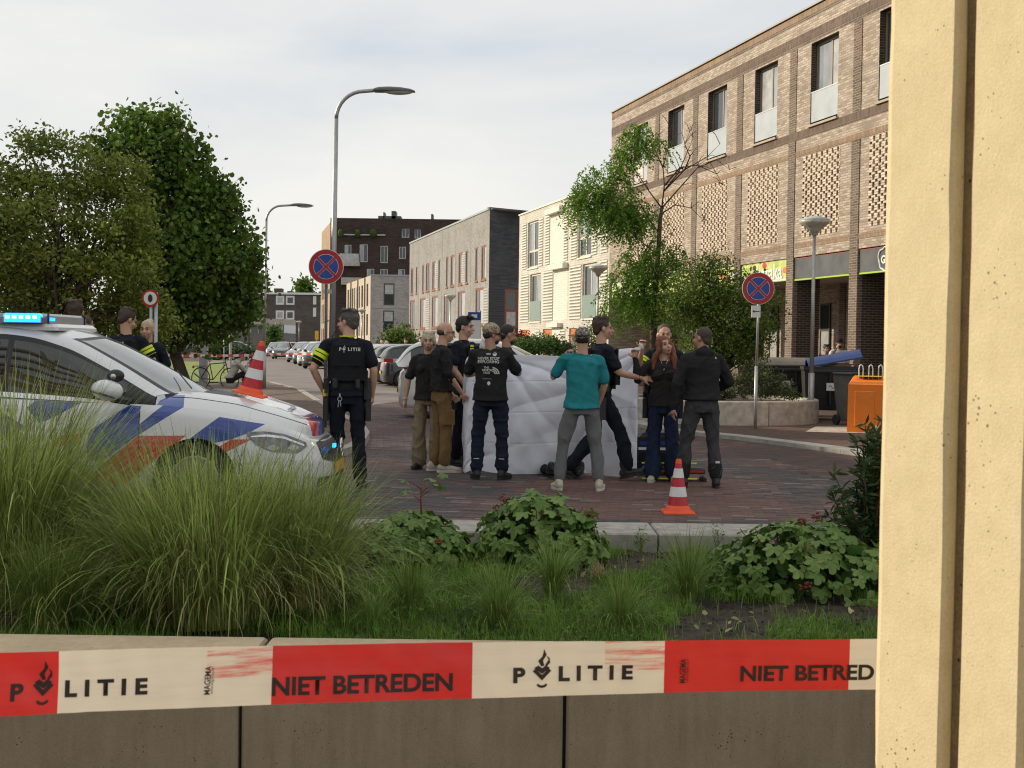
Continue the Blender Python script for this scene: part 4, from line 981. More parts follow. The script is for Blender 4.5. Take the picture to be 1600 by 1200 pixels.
# small weeds on the kerb edge
for i, (px, py, lab) in enumerate(((1120, 862, 'small weed growing at the foot of the kerb below the cone'), (1000, 866, 'small weed by the kerb joint'), (1190, 868, 'weed between the kerb and the right leafy plant'))):
    p = gp(px, py, -.03); t = thing('weed', lab, 'weed', p); rr = np.random.default_rng(90+i)
    blades('stems', 22, disc(.02), .20, .004, .4, m_blade2, t, 90+i)
    leaves('weed_leaves', inside_crown(rr, 60, [((0,0,.12),(.06,.06,.12))]), .03, 'narrow', m_leaf_m, t, rng=rr)
# ------------------------------------------------------------------ street lamps and signs
def arm_lamp(label, px, ybase, ytop, arm_m, D=None):
    b = gp(px, ybase); D = b.y; top = at(px+2, ytop, D).z
    t = thing('street_lamp', label, 'street lamp', b, 0, 'tall arm street lamps')
    mb = MB(); lean = .006
    p = [(0,0,0),(0,0,1.2),(0.02,0,top*.5),(.045,0,top-.55)]
    mb.tube(p[:2], [.075,.075], 14); mb.tube([(0,0,1.2),(.02,0,top*.5),(.045,0,top-.5)], [.055,.048,.038], 14)
    mb.build('pole', m_steel, t, smooth=True)
    q = [(.045+.48*(1-cos(a)), 0, top-.5+.48*sin(a)) for a in np.linspace(0, pi/2, 9)]+[(arm_m, 0, top+.0)]
    MB().tube(q, .034, 12).build('arm', m_steel, t, smooth=True)
    mb = MB(); x0 = arm_m-.04
    pr = [(0,.05),(.08,.075),(.25,.085),(.45,.075),(.62,.05),(.70,.012)]
    vs = []; n = 12
    for xx, h in pr:
        for k in range(n):
            a = pi*k/(n-1); vs.append((x0+xx, .13*cos(a)*(1 if xx < .5 else .7), -.02+max(.0, h*1.0)*sin(a)+.0))
    fs = [(i*n+k, i*n+k+1, (i+1)*n+k+1, (i+1)*n+k) for i in range(len(pr)-1) for k in range(n-1)]+[tuple(range(n)), tuple((len(pr)-1)*n+k for k in range(n))]+[((i+1)*n, (i+1)*n+n-1, i*n+n-1, i*n) for i in range(len(pr)-1)]
    mb.add(vs, fs); hd = mb.build('lamp_head', m_dgrey, t, smooth=False)
    mb = MB(); mb.ell((x0+.42, 0, -.02), (.26, .10, .055), 16, 8); mb.build('lens', M('lamp_lens', (.62,.60,.52), .2) if 'lamp_lens' not in bpy.data.materials else bpy.data.materials['lamp_lens'], hd, smooth=True)
    for o in (hd,): pass
    for ch in t.children:
        if ch.name.startswith('lamp_head'): ch.location = (0, 0, top-.0)
    return t
arm_lamp('nearest tall grey street lamp with its arm over the street, behind the round road sign', 517, 672, 140, .74)
arm_lamp('further grey street lamp standing at the kerb behind the traffic cone', 412, 611, 320, .85)
m_lamp_top = M('lamp_hat', (.45,.46,.46), .4, .1, 8); m_lamp_bowl = M('lamp_bowl', (.50,.48,.40), .35, .25, 8)
def hat_lamp(label, px, D, base_z=0, top_px=None):
    p = at(px, 540, D); t = thing('post_top_lamp', label, 'street lamp', (p.x, D, base_z), 0, 'round hat-shaped post lamps')
    MB().tube([(0,0,0),(0,0,1.0)], .06, 14).build('post_base', m_steel, t, smooth=True)
    MB().tube([(0,0,1.0),(0,0,3.78)], [.045,.032], 12).build('post', m_steel, t, smooth=True)
    hd = MB().lathe([(.315,4.06),(.30,4.085),(.20,4.125),(.08,4.15),(.0,4.155)][::-1]+[], 28); o = hd.build('lamp_hat', m_lamp_top, t, smooth=True)
    MB().lathe([(.04,3.76),(.07,3.78),(.10,3.85),(.20,3.94),(.29,4.0),(.315,4.06)], 28).build('lamp_bowl', m_lamp_bowl, t, smooth=True)
    return t
hat_lamp('post lamp with round hat in front of the brick building behind the bins', 1269, 25.8, .04)
for px, D, lab in ((933, 41, 'round hat post lamp before the cream terrace'), (703, 66, 'round hat post lamp before the pale grey terrace'), (565, 96, 'round hat post lamp before the pale corner house'), (467, 150, 'white round hat lamp before the far annex'), (433, 165, 'white round hat lamp before the far brick flats'), (510, 140, 'round hat lamp beside the tan apartment wing')):
    hat_lamp(lab, px, D)
m_sr = M('sign_red', (.42, .012, .015), .35, .06, 3); m_sb = M('sign_blue', (.012, .06, .32), .35, .06, 3); m_sw = M('sign_white', (.72, .72, .70), .4, .05)
def no_stopping(t, z, r=.295, y=-.03):
    """round blue sign, red ring and red diagonal cross, thin white outlines: flat discs on a plate"""
    mb = MB(); n = 48
    def disc_(rr, y_, mat, name, par, th=.003):
        m_ = MB(); m_.add([(rr*cos(2*pi*k/n), y_, z+rr*sin(2*pi*k/n)) for k in range(n)]+[(rr*cos(2*pi*k/n), y_-th, z+rr*sin(2*pi*k/n)) for k in range(n)],
            [tuple(range(n)), tuple(range(2*n-1, n-1, -1))]+[(k, (k+1) % n, n+(k+1) % n, n+k) for k in range(n)]); return m_.build(name, mat, par)
    pl_ = disc_(r, y, m_sw, 'sign_plate', t, .018)
    disc_(r*.97, y-.019, m_sr, 'red_ring', pl_); disc_(r*.715, y-.023, m_sw, 'white_line', pl_); 
    # four blue sectors
    for q in range(4):
        a0 = radians(45+90*q); k_ = 14; w_ = r*.085; mb = MB(); rr = r*.69
        off = math.asin(w_/rr); pts = [(sqrt(2)*w_*cos(a0+pi/4), sqrt(2)*w_*sin(a0+pi/4))]
        for j in range(k_+1): a = a0+off+(pi/2-2*off)*j/k_; pts.append((rr*cos(a), rr*sin(a)))
        mb.add([(p[0], y-.028, z+p[1]) for p in pts], [tuple(range(len(pts)))]); mb.build('blue_sector', m_sb, pl_)
    for sg in (-1, 1):
        mb = MB(); a = radians(45*sg); d = Vector((cos(a), 0, sin(a))); nrm = Vector((-sin(a), 0, cos(a))); w_ = r*.068; rr = r*.735
        c = Vector((0, y-.0275 - .0015*(sg > 0), z)); mb.add([c-d*rr-nrm*w_, c+d*rr-nrm*w_, c+d*rr+nrm*w_, c-d*rr+nrm*w_], [(0,1,2,3)]); mb.build('red_bar', m_sr, pl_)
    return pl_
b = gp(1180, 670, .04); t = thing('no_stopping_sign', 'round no stopping sign with a white arrow plate below, on the right pavement', 'road sign', b)
zc = at(1186, 451, b.y).z
MB().tube([(0,0,-.04),(0,0,1.15)], .032, 12).build('post_sleeve', m_steel, t, smooth=True)
MB().tube([(0,0,1.15),(.03,0,zc+.2-b.z)], .024, 12).build('post', m_steel, t, smooth=True)
no_stopping(t, zc-b.z)
ar_ = MB().cbox(-.12, .05, -.045, -.03, zc-b.z-.53, zc-b.z-.31, .006).build('arrow_plate', m_sw, t)
az = zc-b.z-.42
MB().box(-.07, .03, -.0485, -.0465, az-.007, az+.007).build('arrow_shaft', m_black, ar_)
MB().add([(-.10, -.0485, az), (-.062, -.0485, az+.032), (-.066, -.0485, az), (-.062, -.0485, az-.032)], [(0,1,2,3)]).build('arrow_head', m_black, ar_)
b = gp(513, 674); t = thing('no_stopping_sign', 'round no stopping sign in front of the nearest lamp post, left of the dark block', 'road sign', (b.x-.02, b.y-.25, 0))
zc = at(513, 417, b.y-.25).z
MB().tube([(0,0,0),(0,0,zc+.15)], .026, 12).build('post', m_dgrey, t, smooth=True); no_stopping(t, zc)
MB().box(-.05, .09, -.02, .02, zc-.45, zc-.38).build('bracket', m_steel, t)
# small round signs behind the police officers
def round_sign(label, px, py, r_px, D, back=False, z_base=0, name='small_round_sign'):
    p = at(px, py, D); t = thing(name, label, 'road sign', (p.x, D, z_base), 0); r = r_px*D/FPX; z = p.z-z_base; n = 32
    MB().tube([(0,.03,0),(0,.03,z+r)], .026, 10).build('post', m_steel, t, smooth=True)
    for k, (rr, mat, y) in enumerate(((r, m_sr if not back else m_dgrey, 0), (r*.76, m_sw if not back else M('sign_back', (.10,.11,.10), .6), -.006))):
        MB().add([(rr*cos(2*pi*j/n), y, z+rr*sin(2*pi*j/n)) for j in range(n)], [tuple(range(n))]).build('sign_face' if k else 'sign_ring', mat, t)
    return t
t = round_sign('small round red-ringed sign with a dark symbol behind the blond officer', 235, 466, 13.5, 19.5)
MB().ell((0,-.012,at(235,466,19.5).z), (.035,.004,.06), 10, 8).build('symbol', m_black, t)
MB().tube([(.07,.05,0),(.07,.05,2.25)], .03, 10).build('second_post', m_steel, t, smooth=True)
round_sign('grey back of a round sign with a thin red rim before the far flats', 350, 513, 7.5, 60, back=True)
p = at(360, 540, 58); t = thing('plain_post', 'thin bare grey post beside the round sign back', 'post', (p.x, 58, 0)); MB().tube([(0,0,0),(0,0,3.0)], .06, 10).build('pole', m_steel, t)
p = at(495, 527, 120); t = thing('yellow_sign', 'small yellow rectangular sign on a pole before the tan wing', 'sign', (p.x, 120, 0)); MB().tube([(0,0,0),(0,0,2.6)], .05, 8).build('post', m_steel, t); MB().box(-.17,.17,-.08,-.05,1.9,2.7).build('plate', M('yellow_plate', (.75,.42,.02), .5), t)
# blue bus-stop style board above the dark haired officer
p = at(741, 510, 40); t = thing('information_board', 'white notice board with a dark blue header above the dark-haired officer', 'board', (p.x, 40, 0))
MB().box(-.20,.20,0,.03,1.55,2.55).build('panel', m_sw, t); MB().box(-.20,.20,-.006,0,2.30,2.55).build('header', m_sb, t); MB().box(-.09,.09,-.012,-.006,2.37,2.48).build('logo', m_sw, t); MB().tube([(.18,.05,0),(.18,.05,2.6)], .03, 8).build('post', m_steel, t)
# ------------------------------------------------------------------ bins and orange cabinet
def container(label, px0, px1, ybase, lidmat, open_, D=None, rz=0):
    b = gp((px0+px1)/2, ybase, .04); W = 1.25; t = thing('waste_container', label, 'waste container', b, rz, 'big wheeled waste containers')
    mb = MB(); body = m_cont
    vs = []; 
    for (z, w_, d_) in ((.20, W*.46, .34), (.30, W*.47, .36), (1.02, W*.5, .46), (1.05, W*.52, .48), (1.12, W*.52, .48)):
        vs += [(-w_, -d_, z), (w_, -d_, z), (w_, d_, z), (-w_, d_, z)]
    fs = [(3,2,1,0)]+[(4*i+k, 4*i+(k+1) % 4, 4*i+4+(k+1) % 4, 4*i+4+k) for i in range(4) for k in range(4)]
    mb.add(vs, fs); bd = mb.build('body', body, t)
    for k in range(3): MB().cbox(-W*.40+k*W*.3, -W*.40+k*W*.3+.05, -.50, -.40, .32, 1.0, .01).build('rib', body, bd)
    MB().cbox(-W*.40, W*.40, -.53, -.48, 1.0, 1.05, .01).build('grip_bar', body, bd)
    pl_ = MB().box(-.18, .16, -.505, -.49, .62, .78).build('label_plate', m_sw, bd)
    mb = MB(); mb.tube([(-.13+.02*k, -.508, .70+.03*sin(k*1.1)) for k in range(13)], .006, 5); mb.build('mark', m_black, pl_)
    for sx in (-1, 1):
        for sy in (-1, 1):
            mb = MB(); mb.M = Matrix.Translation((sx*W*.38, sy*.3, .10)) @ Matrix.Rotation(pi/2, 4, 'Y'); mb.lathe([(.02,-.03),(.095,-.03),(.10,-.015),(.10,.015),(.095,.03),(.02,.03)], 18); mb.build('wheel', m_rubber, t)
            MB().box(sx*W*.38-.04, sx*W*.38+.04, sy*.3-.03, sy*.3+.03, .12, .21).build('caster', m_black, t)
    # curved lid, hinged at the back edge
    mb = MB(); n = 10; vs = []
    for k in range(n+1):
        y = -.5+1.0*k/n; z = .16*sin(pi*(k/n)**.8)
        vs += [(-W*.53, y, z), (W*.53, y, z), (W*.53, y, z-.03), (-W*.53, y, z-.03)]
    fs = [(4*k+i, 4*k+(i+1) % 4, 4*k+4+(i+1) % 4, 4*k+4+i) for k in range(n) for i in range(4)]+[(0,1,2,3), tuple(4*n+i for i in (3,2,1,0))]
    mb.add(vs, fs); lid = mb.build('lid', lidmat, t, smooth=False); lid.location = (0, 0, 1.13)
    if open_: lid.scale = (.84, .9, 1); lid.location = (.0, 0, 1.23); lid.rotation_euler = (0, radians(-11), 0)
    return t
m_cont = M('black_bin_plastic', (.020, .021, .022), .5, .3, 3)
container('black waste container with a dusty grey lid behind the hedge', 1180, 1260, 648, M('grey_lid', (.16,.15,.12), .6, .25, 3), False, rz=radians(-8))
c2 = container('black waste container with its blue lid propped open', 1255, 1345, 655, M('blue_lid', (.022, .055, .20), .4, .15, 3), True, rz=radians(-8))
for k, (a, r) in enumerate(((-.3,.05),(.1,-.06),(.3,.12))): MB().box(-.3, .35, -.35, .35, 1.10+.035*k, 1.125+.035*k).build('cardboard', M('cardboard', (.30,.20,.12), .85, .2, 6) if k == 0 else bpy.data.materials['cardboard'], c2).rotation_euler = (0, a*.1, r)
b = gp(1324, 664, .04); t = thing('wheelie_bin', 'narrow grey wheelie bin squeezed behind the orange cabinet', 'bin', (b.x+.1, b.y, .04), radians(20))
mb = MB(); mb.add([(-.2,-.22,.1),(.2,-.22,.1),(.2,.22,.1),(-.2,.22,.1),(-.27,-.3,.98),(.27,-.3,.98),(.27,.3,.98),(-.27,.3,.98)], [(3,2,1,0),(4,5,6,7),(0,1,5,4),(1,2,6,5),(2,3,7,6),(3,0,4,7)]); mb.build('body', M('grey_bin', (.10,.10,.09), .6, .2, 5), t)
MB().cbox(-.29,.29,-.34,.32,.985,1.03,.02).build('lid', m_black, t)
for sx in (-1,1):
    mb = MB(); mb.M = Matrix.Translation((sx*.24,.2,.10)) @ Matrix.Rotation(pi/2, 4, 'Y'); mb.lathe([(.02,-.03),(.10,-.03),(.10,.03),(.02,.03)], 16); mb.build('wheel', m_rubber, t)
b = gp(1352, 676, .04); t = thing('orange_cabinet', 'bright orange street cabinet with three white hooks on top', 'cabinet', (b.x+.10, b.y+.2, .04), radians(-22))
sheet('cabinet_slab', [(b.x-1.1, b.y-.1), (b.x+1.6, b.y-.5), (b.x+1.6, b.y+1.6), (b.x-.5, b.y+1.6)], .047, m_conc)
mb = MB(); W2, D2, H2 = .33, .30, .92
mb.add([(-W2,-D2,0),(W2,-D2,0),(W2,D2,0),(-W2,D2,0),(-W2*.97,-D2,H2-.06),(W2*.97,-D2,H2-.06),(W2*.97,D2,H2+.05),(-W2*.97,D2,H2+.05),(-W2*.85,-D2*.7,H2),(W2*.85,-D2*.7,H2),(W2*.85,D2*.9,H2+.09),(-W2*.85,D2*.9,H2+.09)],
       [(3,2,1,0),(0,1,5,4),(1,2,6,5),(2,3,7,6),(3,0,4,7),(4,5,9,8),(5,6,10,9),(6,7,11,10),(7,4,8,11),(8,9,10,11)]); bd = mb.build('body', m_orange, t)
MB().cbox(-.20,.14,-D2-.012,-D2+.001,.12,.74,.004).build('door', m_orange, bd)
for x_, z_ in ((-.15,.20),(.08,.20),(-.15,.66),(.08,.66)): MB().lathe([(.0,0),(.014,0),(.014,.006),(0,.006)], 12).build('screw', m_steel, bd, loc=(x_, -D2-.016, z_)).rotation_euler = (pi/2, 0, 0)
MB().box(.16,.22,-D2-.006,-D2-.001,.05,.14).build('sticker', m_sw, bd)
MB().box(-.22,.22,-.12,.2,H2+.075,H2+.082).build('yellow_sticker', M('yellow_sticker', (.7,.6,.05), .5), bd)
for k in (-1,0,1):
    mb = MB(); x_ = k*.17+.03; mb.tube([(x_-.035,0,H2+.02),(x_-.035,0,H2+.22),(x_-.025,0,H2+.27),(x_,0,H2+.29),(x_+.025,0,H2+.27),(x_+.035,0,H2+.22),(x_+.035,0,H2+.02)], .011, 8); mb.build('hook', m_white, t, smooth=True)
# ------------------------------------------------------------------ left background furniture
b = gp(318, 606); t = thing('grey_cabinet_post', 'tall plain grey metal box post beside the parked bicycle', 'post box', b); MB().cbox(-.13,.13,-.1,.1,0,1.38,.01).build('body', m_steel, t)
p = at(285, 552, 40); t = thing('notice_table', 'dark tilted information panel on two thin legs at the lawn', 'information panel', (p.x, 40, 0)); MB().cbox(-.25,.25,-.02,.02,1.0,1.28,.006).build('panel', m_dgrey, t)
for s_ in (-1,1): MB().tube([(s_*.03,0,0),(s_*.03,0,1.0)], .02, 8).build('leg', m_steel, t)
def bicycle(label, base, rz, sc=1):
    t = thing('bicycle', label, 'bicycle', base, rz); 
    for x_ in (-.54, .54):
        mb = MB(); mb.tube([(x_+.34*cos(a), 0, .34+.34*sin(a)) for a in np.linspace(0, 2*pi, 29)], .018, 6, False); wl = mb.build('wheel', m_rubber, t)
        mb = MB()
        for a in np.linspace(0, pi, 9)[:-1]: mb.tube([(x_-.33*cos(a), .0, .34-.33*sin(a)), (x_+.33*cos(a), .0, .34+.33*sin(a))], .003, 4)
        mb.build('spokes', m_steel, wl)
    mb = MB(); bb = (-.08,0,.30); st = (-.2,0,.80); hd = (.40,0,.86); rw = (-.54,0,.34); fw = (.54,0,.34)
    for a, b_ in ((bb,st),(bb,(.38,0,.80)),(st,hd),(rw,bb),(rw,st),((.38,0,.90),fw)): mb.tube([a, b_], .016, 8)
    mb.build('frame', m_black, t)
    mb = MB(); mb.tube([(-.2,0,.8),(-.22,0,.95)], .013, 8); mb.build('seat_post', m_steel, t)
    mb = MB(); mb.ell((-.24,0,.98),(.14,.08,.035),12,6); mb.build('saddle', m_black, t)
    mb = MB(); mb.tube([(.38,0,.9),(.36,0,1.08),(.34,.26,1.1),(.22,.28,1.08)], .012, 8); mb.tube([(.36,0,1.08),(.34,-.26,1.1),(.22,-.28,1.08)], .012, 8); mb.build('handlebar', m_black, t)
    mb = MB(); mb.box(-.80,-.35,-.07,.07,.72,.74); mb.tube([(-.54,.05,.34),(-.7,.05,.72)], .008, 6); mb.build('carrier', m_black, t)
    MB().box(-.84,-.80,-.03,.03,.66,.72).build('tail_light', m_red, t); return t
bicycle('black city bicycle parked behind the police car bonnet beside the seated people', gp(336, 608), radians(-20))
# far police tape across the street at two heights
def far_tape(label, P, w_=.08, unit=.32, off=0):
    t = thing('barrier_tape', label, 'barrier tape'); Ls = 0; k = off; segs = {0: MB(), 1: MB()}
    pts = []
    for a, b_ in zip(P, P[1:]):
        n = max(2, int((b_-a).length/unit))
        for i in range(n): pts.append(a.lerp(b_, i/n))
    pts.append(P[-1])
    for i, (a, b_) in enumerate(zip(pts, pts[1:])):
        segs[(i+off) % 2].add([(a.x,a.y,a.z-w_/2),(b_.x,b_.y,b_.z-w_/2),(b_.x,b_.y,b_.z+w_/2),(a.x,a.y,a.z+w_/2)], [(0,1,2,3)])
    segs[0].build('white_stretch', m_sw, t); segs[1].build('red_stretch', m_red, t); return t
far_tape('red and white barrier tape strung low across the lawn behind the officers', [at(258,556,34), at(330,556,37), at(412,555,41)], .075, .38)
far_tape('distant barrier tape running from the lamp post across the far parked cars', [at(414,553,41), at(500,553,37), at(540,556,33)], .07, .34, 1)
far_tape('red and white barrier tape in front of the parked cars behind the officer', [at(560,561,32), at(600,563,31), at(660,566,30)], .085, .30, 1)
# ------------------------------------------------------------------ traffic cones
m_cr = M('cone_red_band', (.50, .02, .03), .35, .12, 40, .1, 200); m_co = M('cone_orange', (.85, .10, .02), .45, .06, 12)
def cone(label, loc, h=.5, rot=(0,0,0)):
    t = thing('traffic_cone', label, 'traffic cone', loc, 0, 'red and white traffic cones'); t.rotation_euler = rot
    def R(z): return .022+.085*(1-z/h)**1.0
    mb = MB(); s_ = .145; mb.cbox(-s_,s_,-s_,s_,0,.022,.012); mb.lathe([(.125,.02),(.12,.03),(.108,.055),(R(.07)+.002,.07)], 28); mb.build('base', m_co, t, smooth=False)
    zs = [.07,.155,.245,.33,.415,.46,.5]; ms_ = [m_cr, m_refl, m_cr, m_refl, m_cr, m_co]; nm = ['red_band','white_band','red_band','white_band','red_band','tip']
    for i in range(6):
        a, b_ = zs[i]*h/.5, zs[i+1]*h/.5; e = .002 if i % 2 else 0
        MB().lathe([(R(a)+e,a),(R(b_)+e,b_)], 28).build(nm[i], ms_[i], t, smooth=False)
    return t
cone('traffic cone standing on the brick road in front of the group, lower right', gp(1059, 801), .49)
# ------------------------------------------------------------------ cars
def cat_rom(P, n):
    P = [Vector(p) for p in P]; P = [P[0]*2-P[1]]+P+[P[-1]*2-P[-2]]; out = []
    d = [0]
    for i in range(1, len(P)-2): d.append(d[-1]+(P[i+1]-P[i]).length)
    for k in range(n):
        s = d[-1]*k/(n-1); i = 0
        while i < len(d)-2 and s > d[i+1]: i += 1
        t = (s-d[i])/(d[i+1]-d[i]); a, b, c, e = P[i], P[i+1], P[i+2], P[i+3]
        out.append(.5*((2*b)+(c-a)*t+(2*a-5*b+4*c-e)*t*t+(3*b-a-3*c+e)*t**3))
    return out
def grid_faces(r, c, off=0): return [(off+i*c+j, off+i*c+j+1, off+(i+1)*c+j+1, off+(i+1)*c+j) for i in range(r-1) for j in range(c-1)]
CK = dict(zc=[(-3.5,1.0),(-3.3,1.02),(-.6,1.05),(-.08,1.055),(.33,1.0),(.46,.955),(.66,.90),(.94,.80),(1.05,.735),(1.12,.665)],
          zs=[(-3.5,.98),(-3.2,1.03),(-1.9,1.00),(-1,.965),(-.35,.955),(0,.925),(.3,.885),(.5,.845),(.8,.765),(1.0,.695),(1.12,.655)],
          zr=[(-3.42,1.05),(-3.25,1.36),(-3.05,1.51),(-2.6,1.585),(-2.1,1.60),(-1.7,1.595),(-1.45,1.56),(-1.14,1.455),(-.78,1.26),(-.37,1.015)],
          belt=[(-3.5,1.05),(-2.6,1.04),(-1.9,1.015),(-1.0,.975),(-.35,.93),(-.2,.93)])
def ip(k, x): a = CK[k]; return float(np.interp(x, [p[0] for p in a], [p[1] for p in a]))
def smooth_ip(k, x, h=.06): return (ip(k, x-h)+ip(k, x-h/2)+ip(k, x)+ip(k, x+h/2)+ip(k, x+h))/5
def car(name, label, cat, loc, rz, paint, group=None, N_=70, police=False, tyre_r=.315, wall_mat=None, top_mat=None, rear=True):
    t = thing(name, label, cat, loc, rz, group)
    half = cat_rom([(-3.46,0,0),(-3.44,.45,0),(-3.36,.70,0),(-3.12,.84,0),(-2.5,.885,0),(-1.5,.895,0),(-.5,.895,0),(.25,.89,0),(.58,.85,0),(.82,.765,0),(.98,.63,0),(1.07,.43,0),(1.11,.2,0),(1.12,0,0)], N_)
    nrm = []
    for i in range(len(half)):
        d = (half[min(i+1, len(half)-1)]-half[max(i-1, 0)]).normalized(); nrm.append(Vector((-d.y, d.x, 0)) if True else None)
    nrm[0] = Vector((-1,0,0)); nrm[-1] = Vector((1,0,0))
    # profile up the wall: (height fraction, inset)
    def prof(x, z):
        zs = smooth_ip('zs', x); f = (z-.19)/(zs-.19)
        ins = np.interp(f, [0, .08, .3, .55, .8, .92, 1.0], [.085, .03, .0, .004, .022, .045, .095])
        if x > .7: ins += (x-.7)*.35*max(0, f-.55)
        return float(ins)
    def wallp(i, z, side, off=0):
        i = min(max(i, 0), len(half)-1.001); a = int(i); u = i-a
        p = half[a].lerp(half[a+1], u); n = nrm[a].lerp(nrm[a+1], u); n.normalize()
        q = p - n*(prof(p.x, z)-off); return Vector((q.x, q.y*side, z))
    nz = 26
    mb = MB(); wheels = (0.0, -2.70); R = .365
    for side in (1, -1):
        vs = []; nr = len(half)
        for i in range(nr):
            zs = smooth_ip('zs', half[i].x)
            for j in range(nz):
                z = .19+(zs-.19)*j/(nz-1); vs.append(wallp(i, z, side))
        rad = [min(((v.x-wx)**2+(v.z-.31)**2)**.5 if abs(v.y) > .55 else 9 for wx in wheels) for v in vs]
        inside = [r < R for r in rad]; drop = set()
        for i in range(nr):
            for j in range(nz):
                k = i*nz+j
                if inside[k]:
                    nb = [(i+a)*nz+j+b for a, b in ((1,0),(-1,0),(0,1),(0,-1),(1,1),(-1,-1),(1,-1),(-1,1)) if 0 <= i+a < nr and 0 <= j+b < nz]
                    if any(not inside[q] for q in nb):
                        v = vs[k]; wx = min(wheels, key=lambda w_: abs(v.x-w_)); d = Vector((v.x-wx, v.z-.31)); d.normalize()
                        vs[k] = Vector((wx+d.x*R, v.y, .31+d.y*R))
                    else: drop.add(k)
        fs = [f for f in grid_faces(nr, nz) if not any(q in drop for q in f) and sum(inside[q] for q in f) < 4]
        mb.add(vs, fs)
    body = mb.build('body', wall_mat or paint, t, smooth=True)
    # top surface: bonnet and the shelf under the glasshouse
    vs = []; nr = len(half); nc = 12
    for i in range(nr):
        x = half[i].x; zs = smooth_ip('zs', x); e = wallp(i, zs, 1); zc = max(smooth_ip('zc', e.x), e.z)
        for j in range(-nc, nc+1):
            u = j/nc; y = e.y*u; z = e.z+(zc-e.z)*(1-abs(u)**6)
            if x > -.5: z += .010*math.exp(-((abs(u)-.55)/.13)**2)*min(1, (.95-x)*2)
            vs.append(Vector((e.x, y, z)))
    mb = MB(); mb.add(vs, grid_faces(nr, 2*nc+1)); mb.build('bonnet', top_mat or paint, t, smooth=True)
    for s_ in (-1, 1):
        pts = []
        for i in range(nr):
            x = half[i].x
            if -.30 < x < 1.02: a_i = vs[i*(2*nc+1)+nc+s_*(nc-2)]; pts.append(Vector((a_i.x, a_i.y, a_i.z+.0005)))
        if len(pts) > 2: mb = MB(); mb.tube(pts, .0035, 5); mb.build('bonnet_gap', m_black, t)
    # floor and wheel housings
    MB().box(-3.1, .45, -.66, .66, .2, .7).build('underbody', m_black, t)
    for wx in wheels:
        for s_ in (-1, 1):
            mb = MB(); mb.M = Matrix.Translation((wx, s_*.79, tyre_r)) @ Matrix.Rotation(pi/2*s_*-1, 4, 'X')
            mb.lathe([(.20,-.10),(.27,-.105),(tyre_r,-.07),(tyre_r+.003,0),(tyre_r,.07),(.27,.105),(.215,.10),(.20,.03)], 34); wh = mb.build('wheel', m_rubber, t, smooth=False)
            mb = MB(); mb.M = Matrix.Translation((wx, s_*.79, tyre_r)) @ Matrix.Rotation(pi/2*s_*-1, 4, 'X')
            mb.lathe([(.205,.06),(.215,.095),(.20,.10),(.195,.075)], 30); mb.lathe([(.0,.085),(.05,.085),(.055,.06),(.0,.05)], 14)
            for q in range(10):
                a = 2*pi*q/10; c_, s2 = cos(a), sin(a); w_ = .014; d = Vector((c_, s2, 0)); p_ = Vector((-s2, c_, 0))
                mb.add([d*.04-p_*w_+Vector((0,0,.08)), d*.205-p_*w_*.8+Vector((0,0,.09)), d*.205+p_*w_*.8+Vector((0,0,.09)), d*.04+p_*w_+Vector((0,0,.08)), d*.04-p_*w_+Vector((0,0,.05)), d*.205-p_*w_+Vector((0,0,.05)), d*.205+p_*w_+Vector((0,0,.05)), d*.04+p_*w_+Vector((0,0,.05))], [(0,1,2,3),(7,6,5,4),(0,4,5,1),(3,2,6,7)])
            mb.build('rim', m_rim, wh)
    # glasshouse
    xs = [-.37-(3.05)*k/60 for k in range(61)]; nv = 26
    def gh(x, v):
        zr = smooth_ip('zr', x, .08); zb = ip('belt', x); u = min(1, max(0, (-.37-x)/.85)); ur = min(1, max(0, (x+3.42)/.5))
        wr = (.745+( .585-.745)*u**.8)*(.86+.14*ur**.7); wb = .80*(.93+.07*ur); cz = zr
        if v <= .5:
            q = v/.5; y = wb+(wr-wb)*(q**1.25) + .018*sin(pi*q); z = zb+(cz-zb)*q
        else:
            q = (v-.5)/.5; y = wr*(1-q); crown = float(np.interp(x, [-1.3, -.8, -.37], [.055, .04, .02])); z = cz + crown*(1-(1-q)**2.2)+.012*sin(pi*min(1, q*3))
        bulge = (.29*(1-u)+.16*u*max(0, 1-max(0, -1.3-x)/.5))*(1 if v > .5 else 0)*(1-(y/max(wr, .01))**2); bulge -= .10*(1-ur)*(1-(y/.8)**2)
        return Vector((x+bulge, y, z))
    groups = {}
    def cls(i, v):
        x = xs[i]
        if v < .035: return 'chrome_strip'
        if v < .42:
            if x > -.60: return 'black_trim'
            if -1.665 < x < -1.59 or -2.62 < x < -2.54: return 'black_trim'
            if x < -3.15: return 'roof'
            return 'side_window'
        if v < .47: return 'black_trim'
        if v < .575: return 'roof'
        if x > -1.17: return 'windshield' if v > .60 else 'black_trim'
        if x > -1.195: return 'black_trim'
        if x < -3.05: return 'rear_window' if v > .62 else 'roof'
        return 'roof'
    for side in (1, -1):
        for i in range(len(xs)-1):
            for j in range(nv):
                v0, v1 = j/nv, (j+1)/nv
                key = cls(i, (v0+v1)/2); key = key if key in ('roof', 'windshield', 'rear_window') else key+('' if side == 1 else '_')
                g_ = groups.setdefault(key, MB()); q = [gh(xs[i], v0), gh(xs[i+1], v0), gh(xs[i+1], v1), gh(xs[i], v1)]
                q = [Vector((p.x, p.y*side, p.z)) for p in q]; g_.add(q, [(0,1,2,3)])
    sk = MB(); skb = MB()
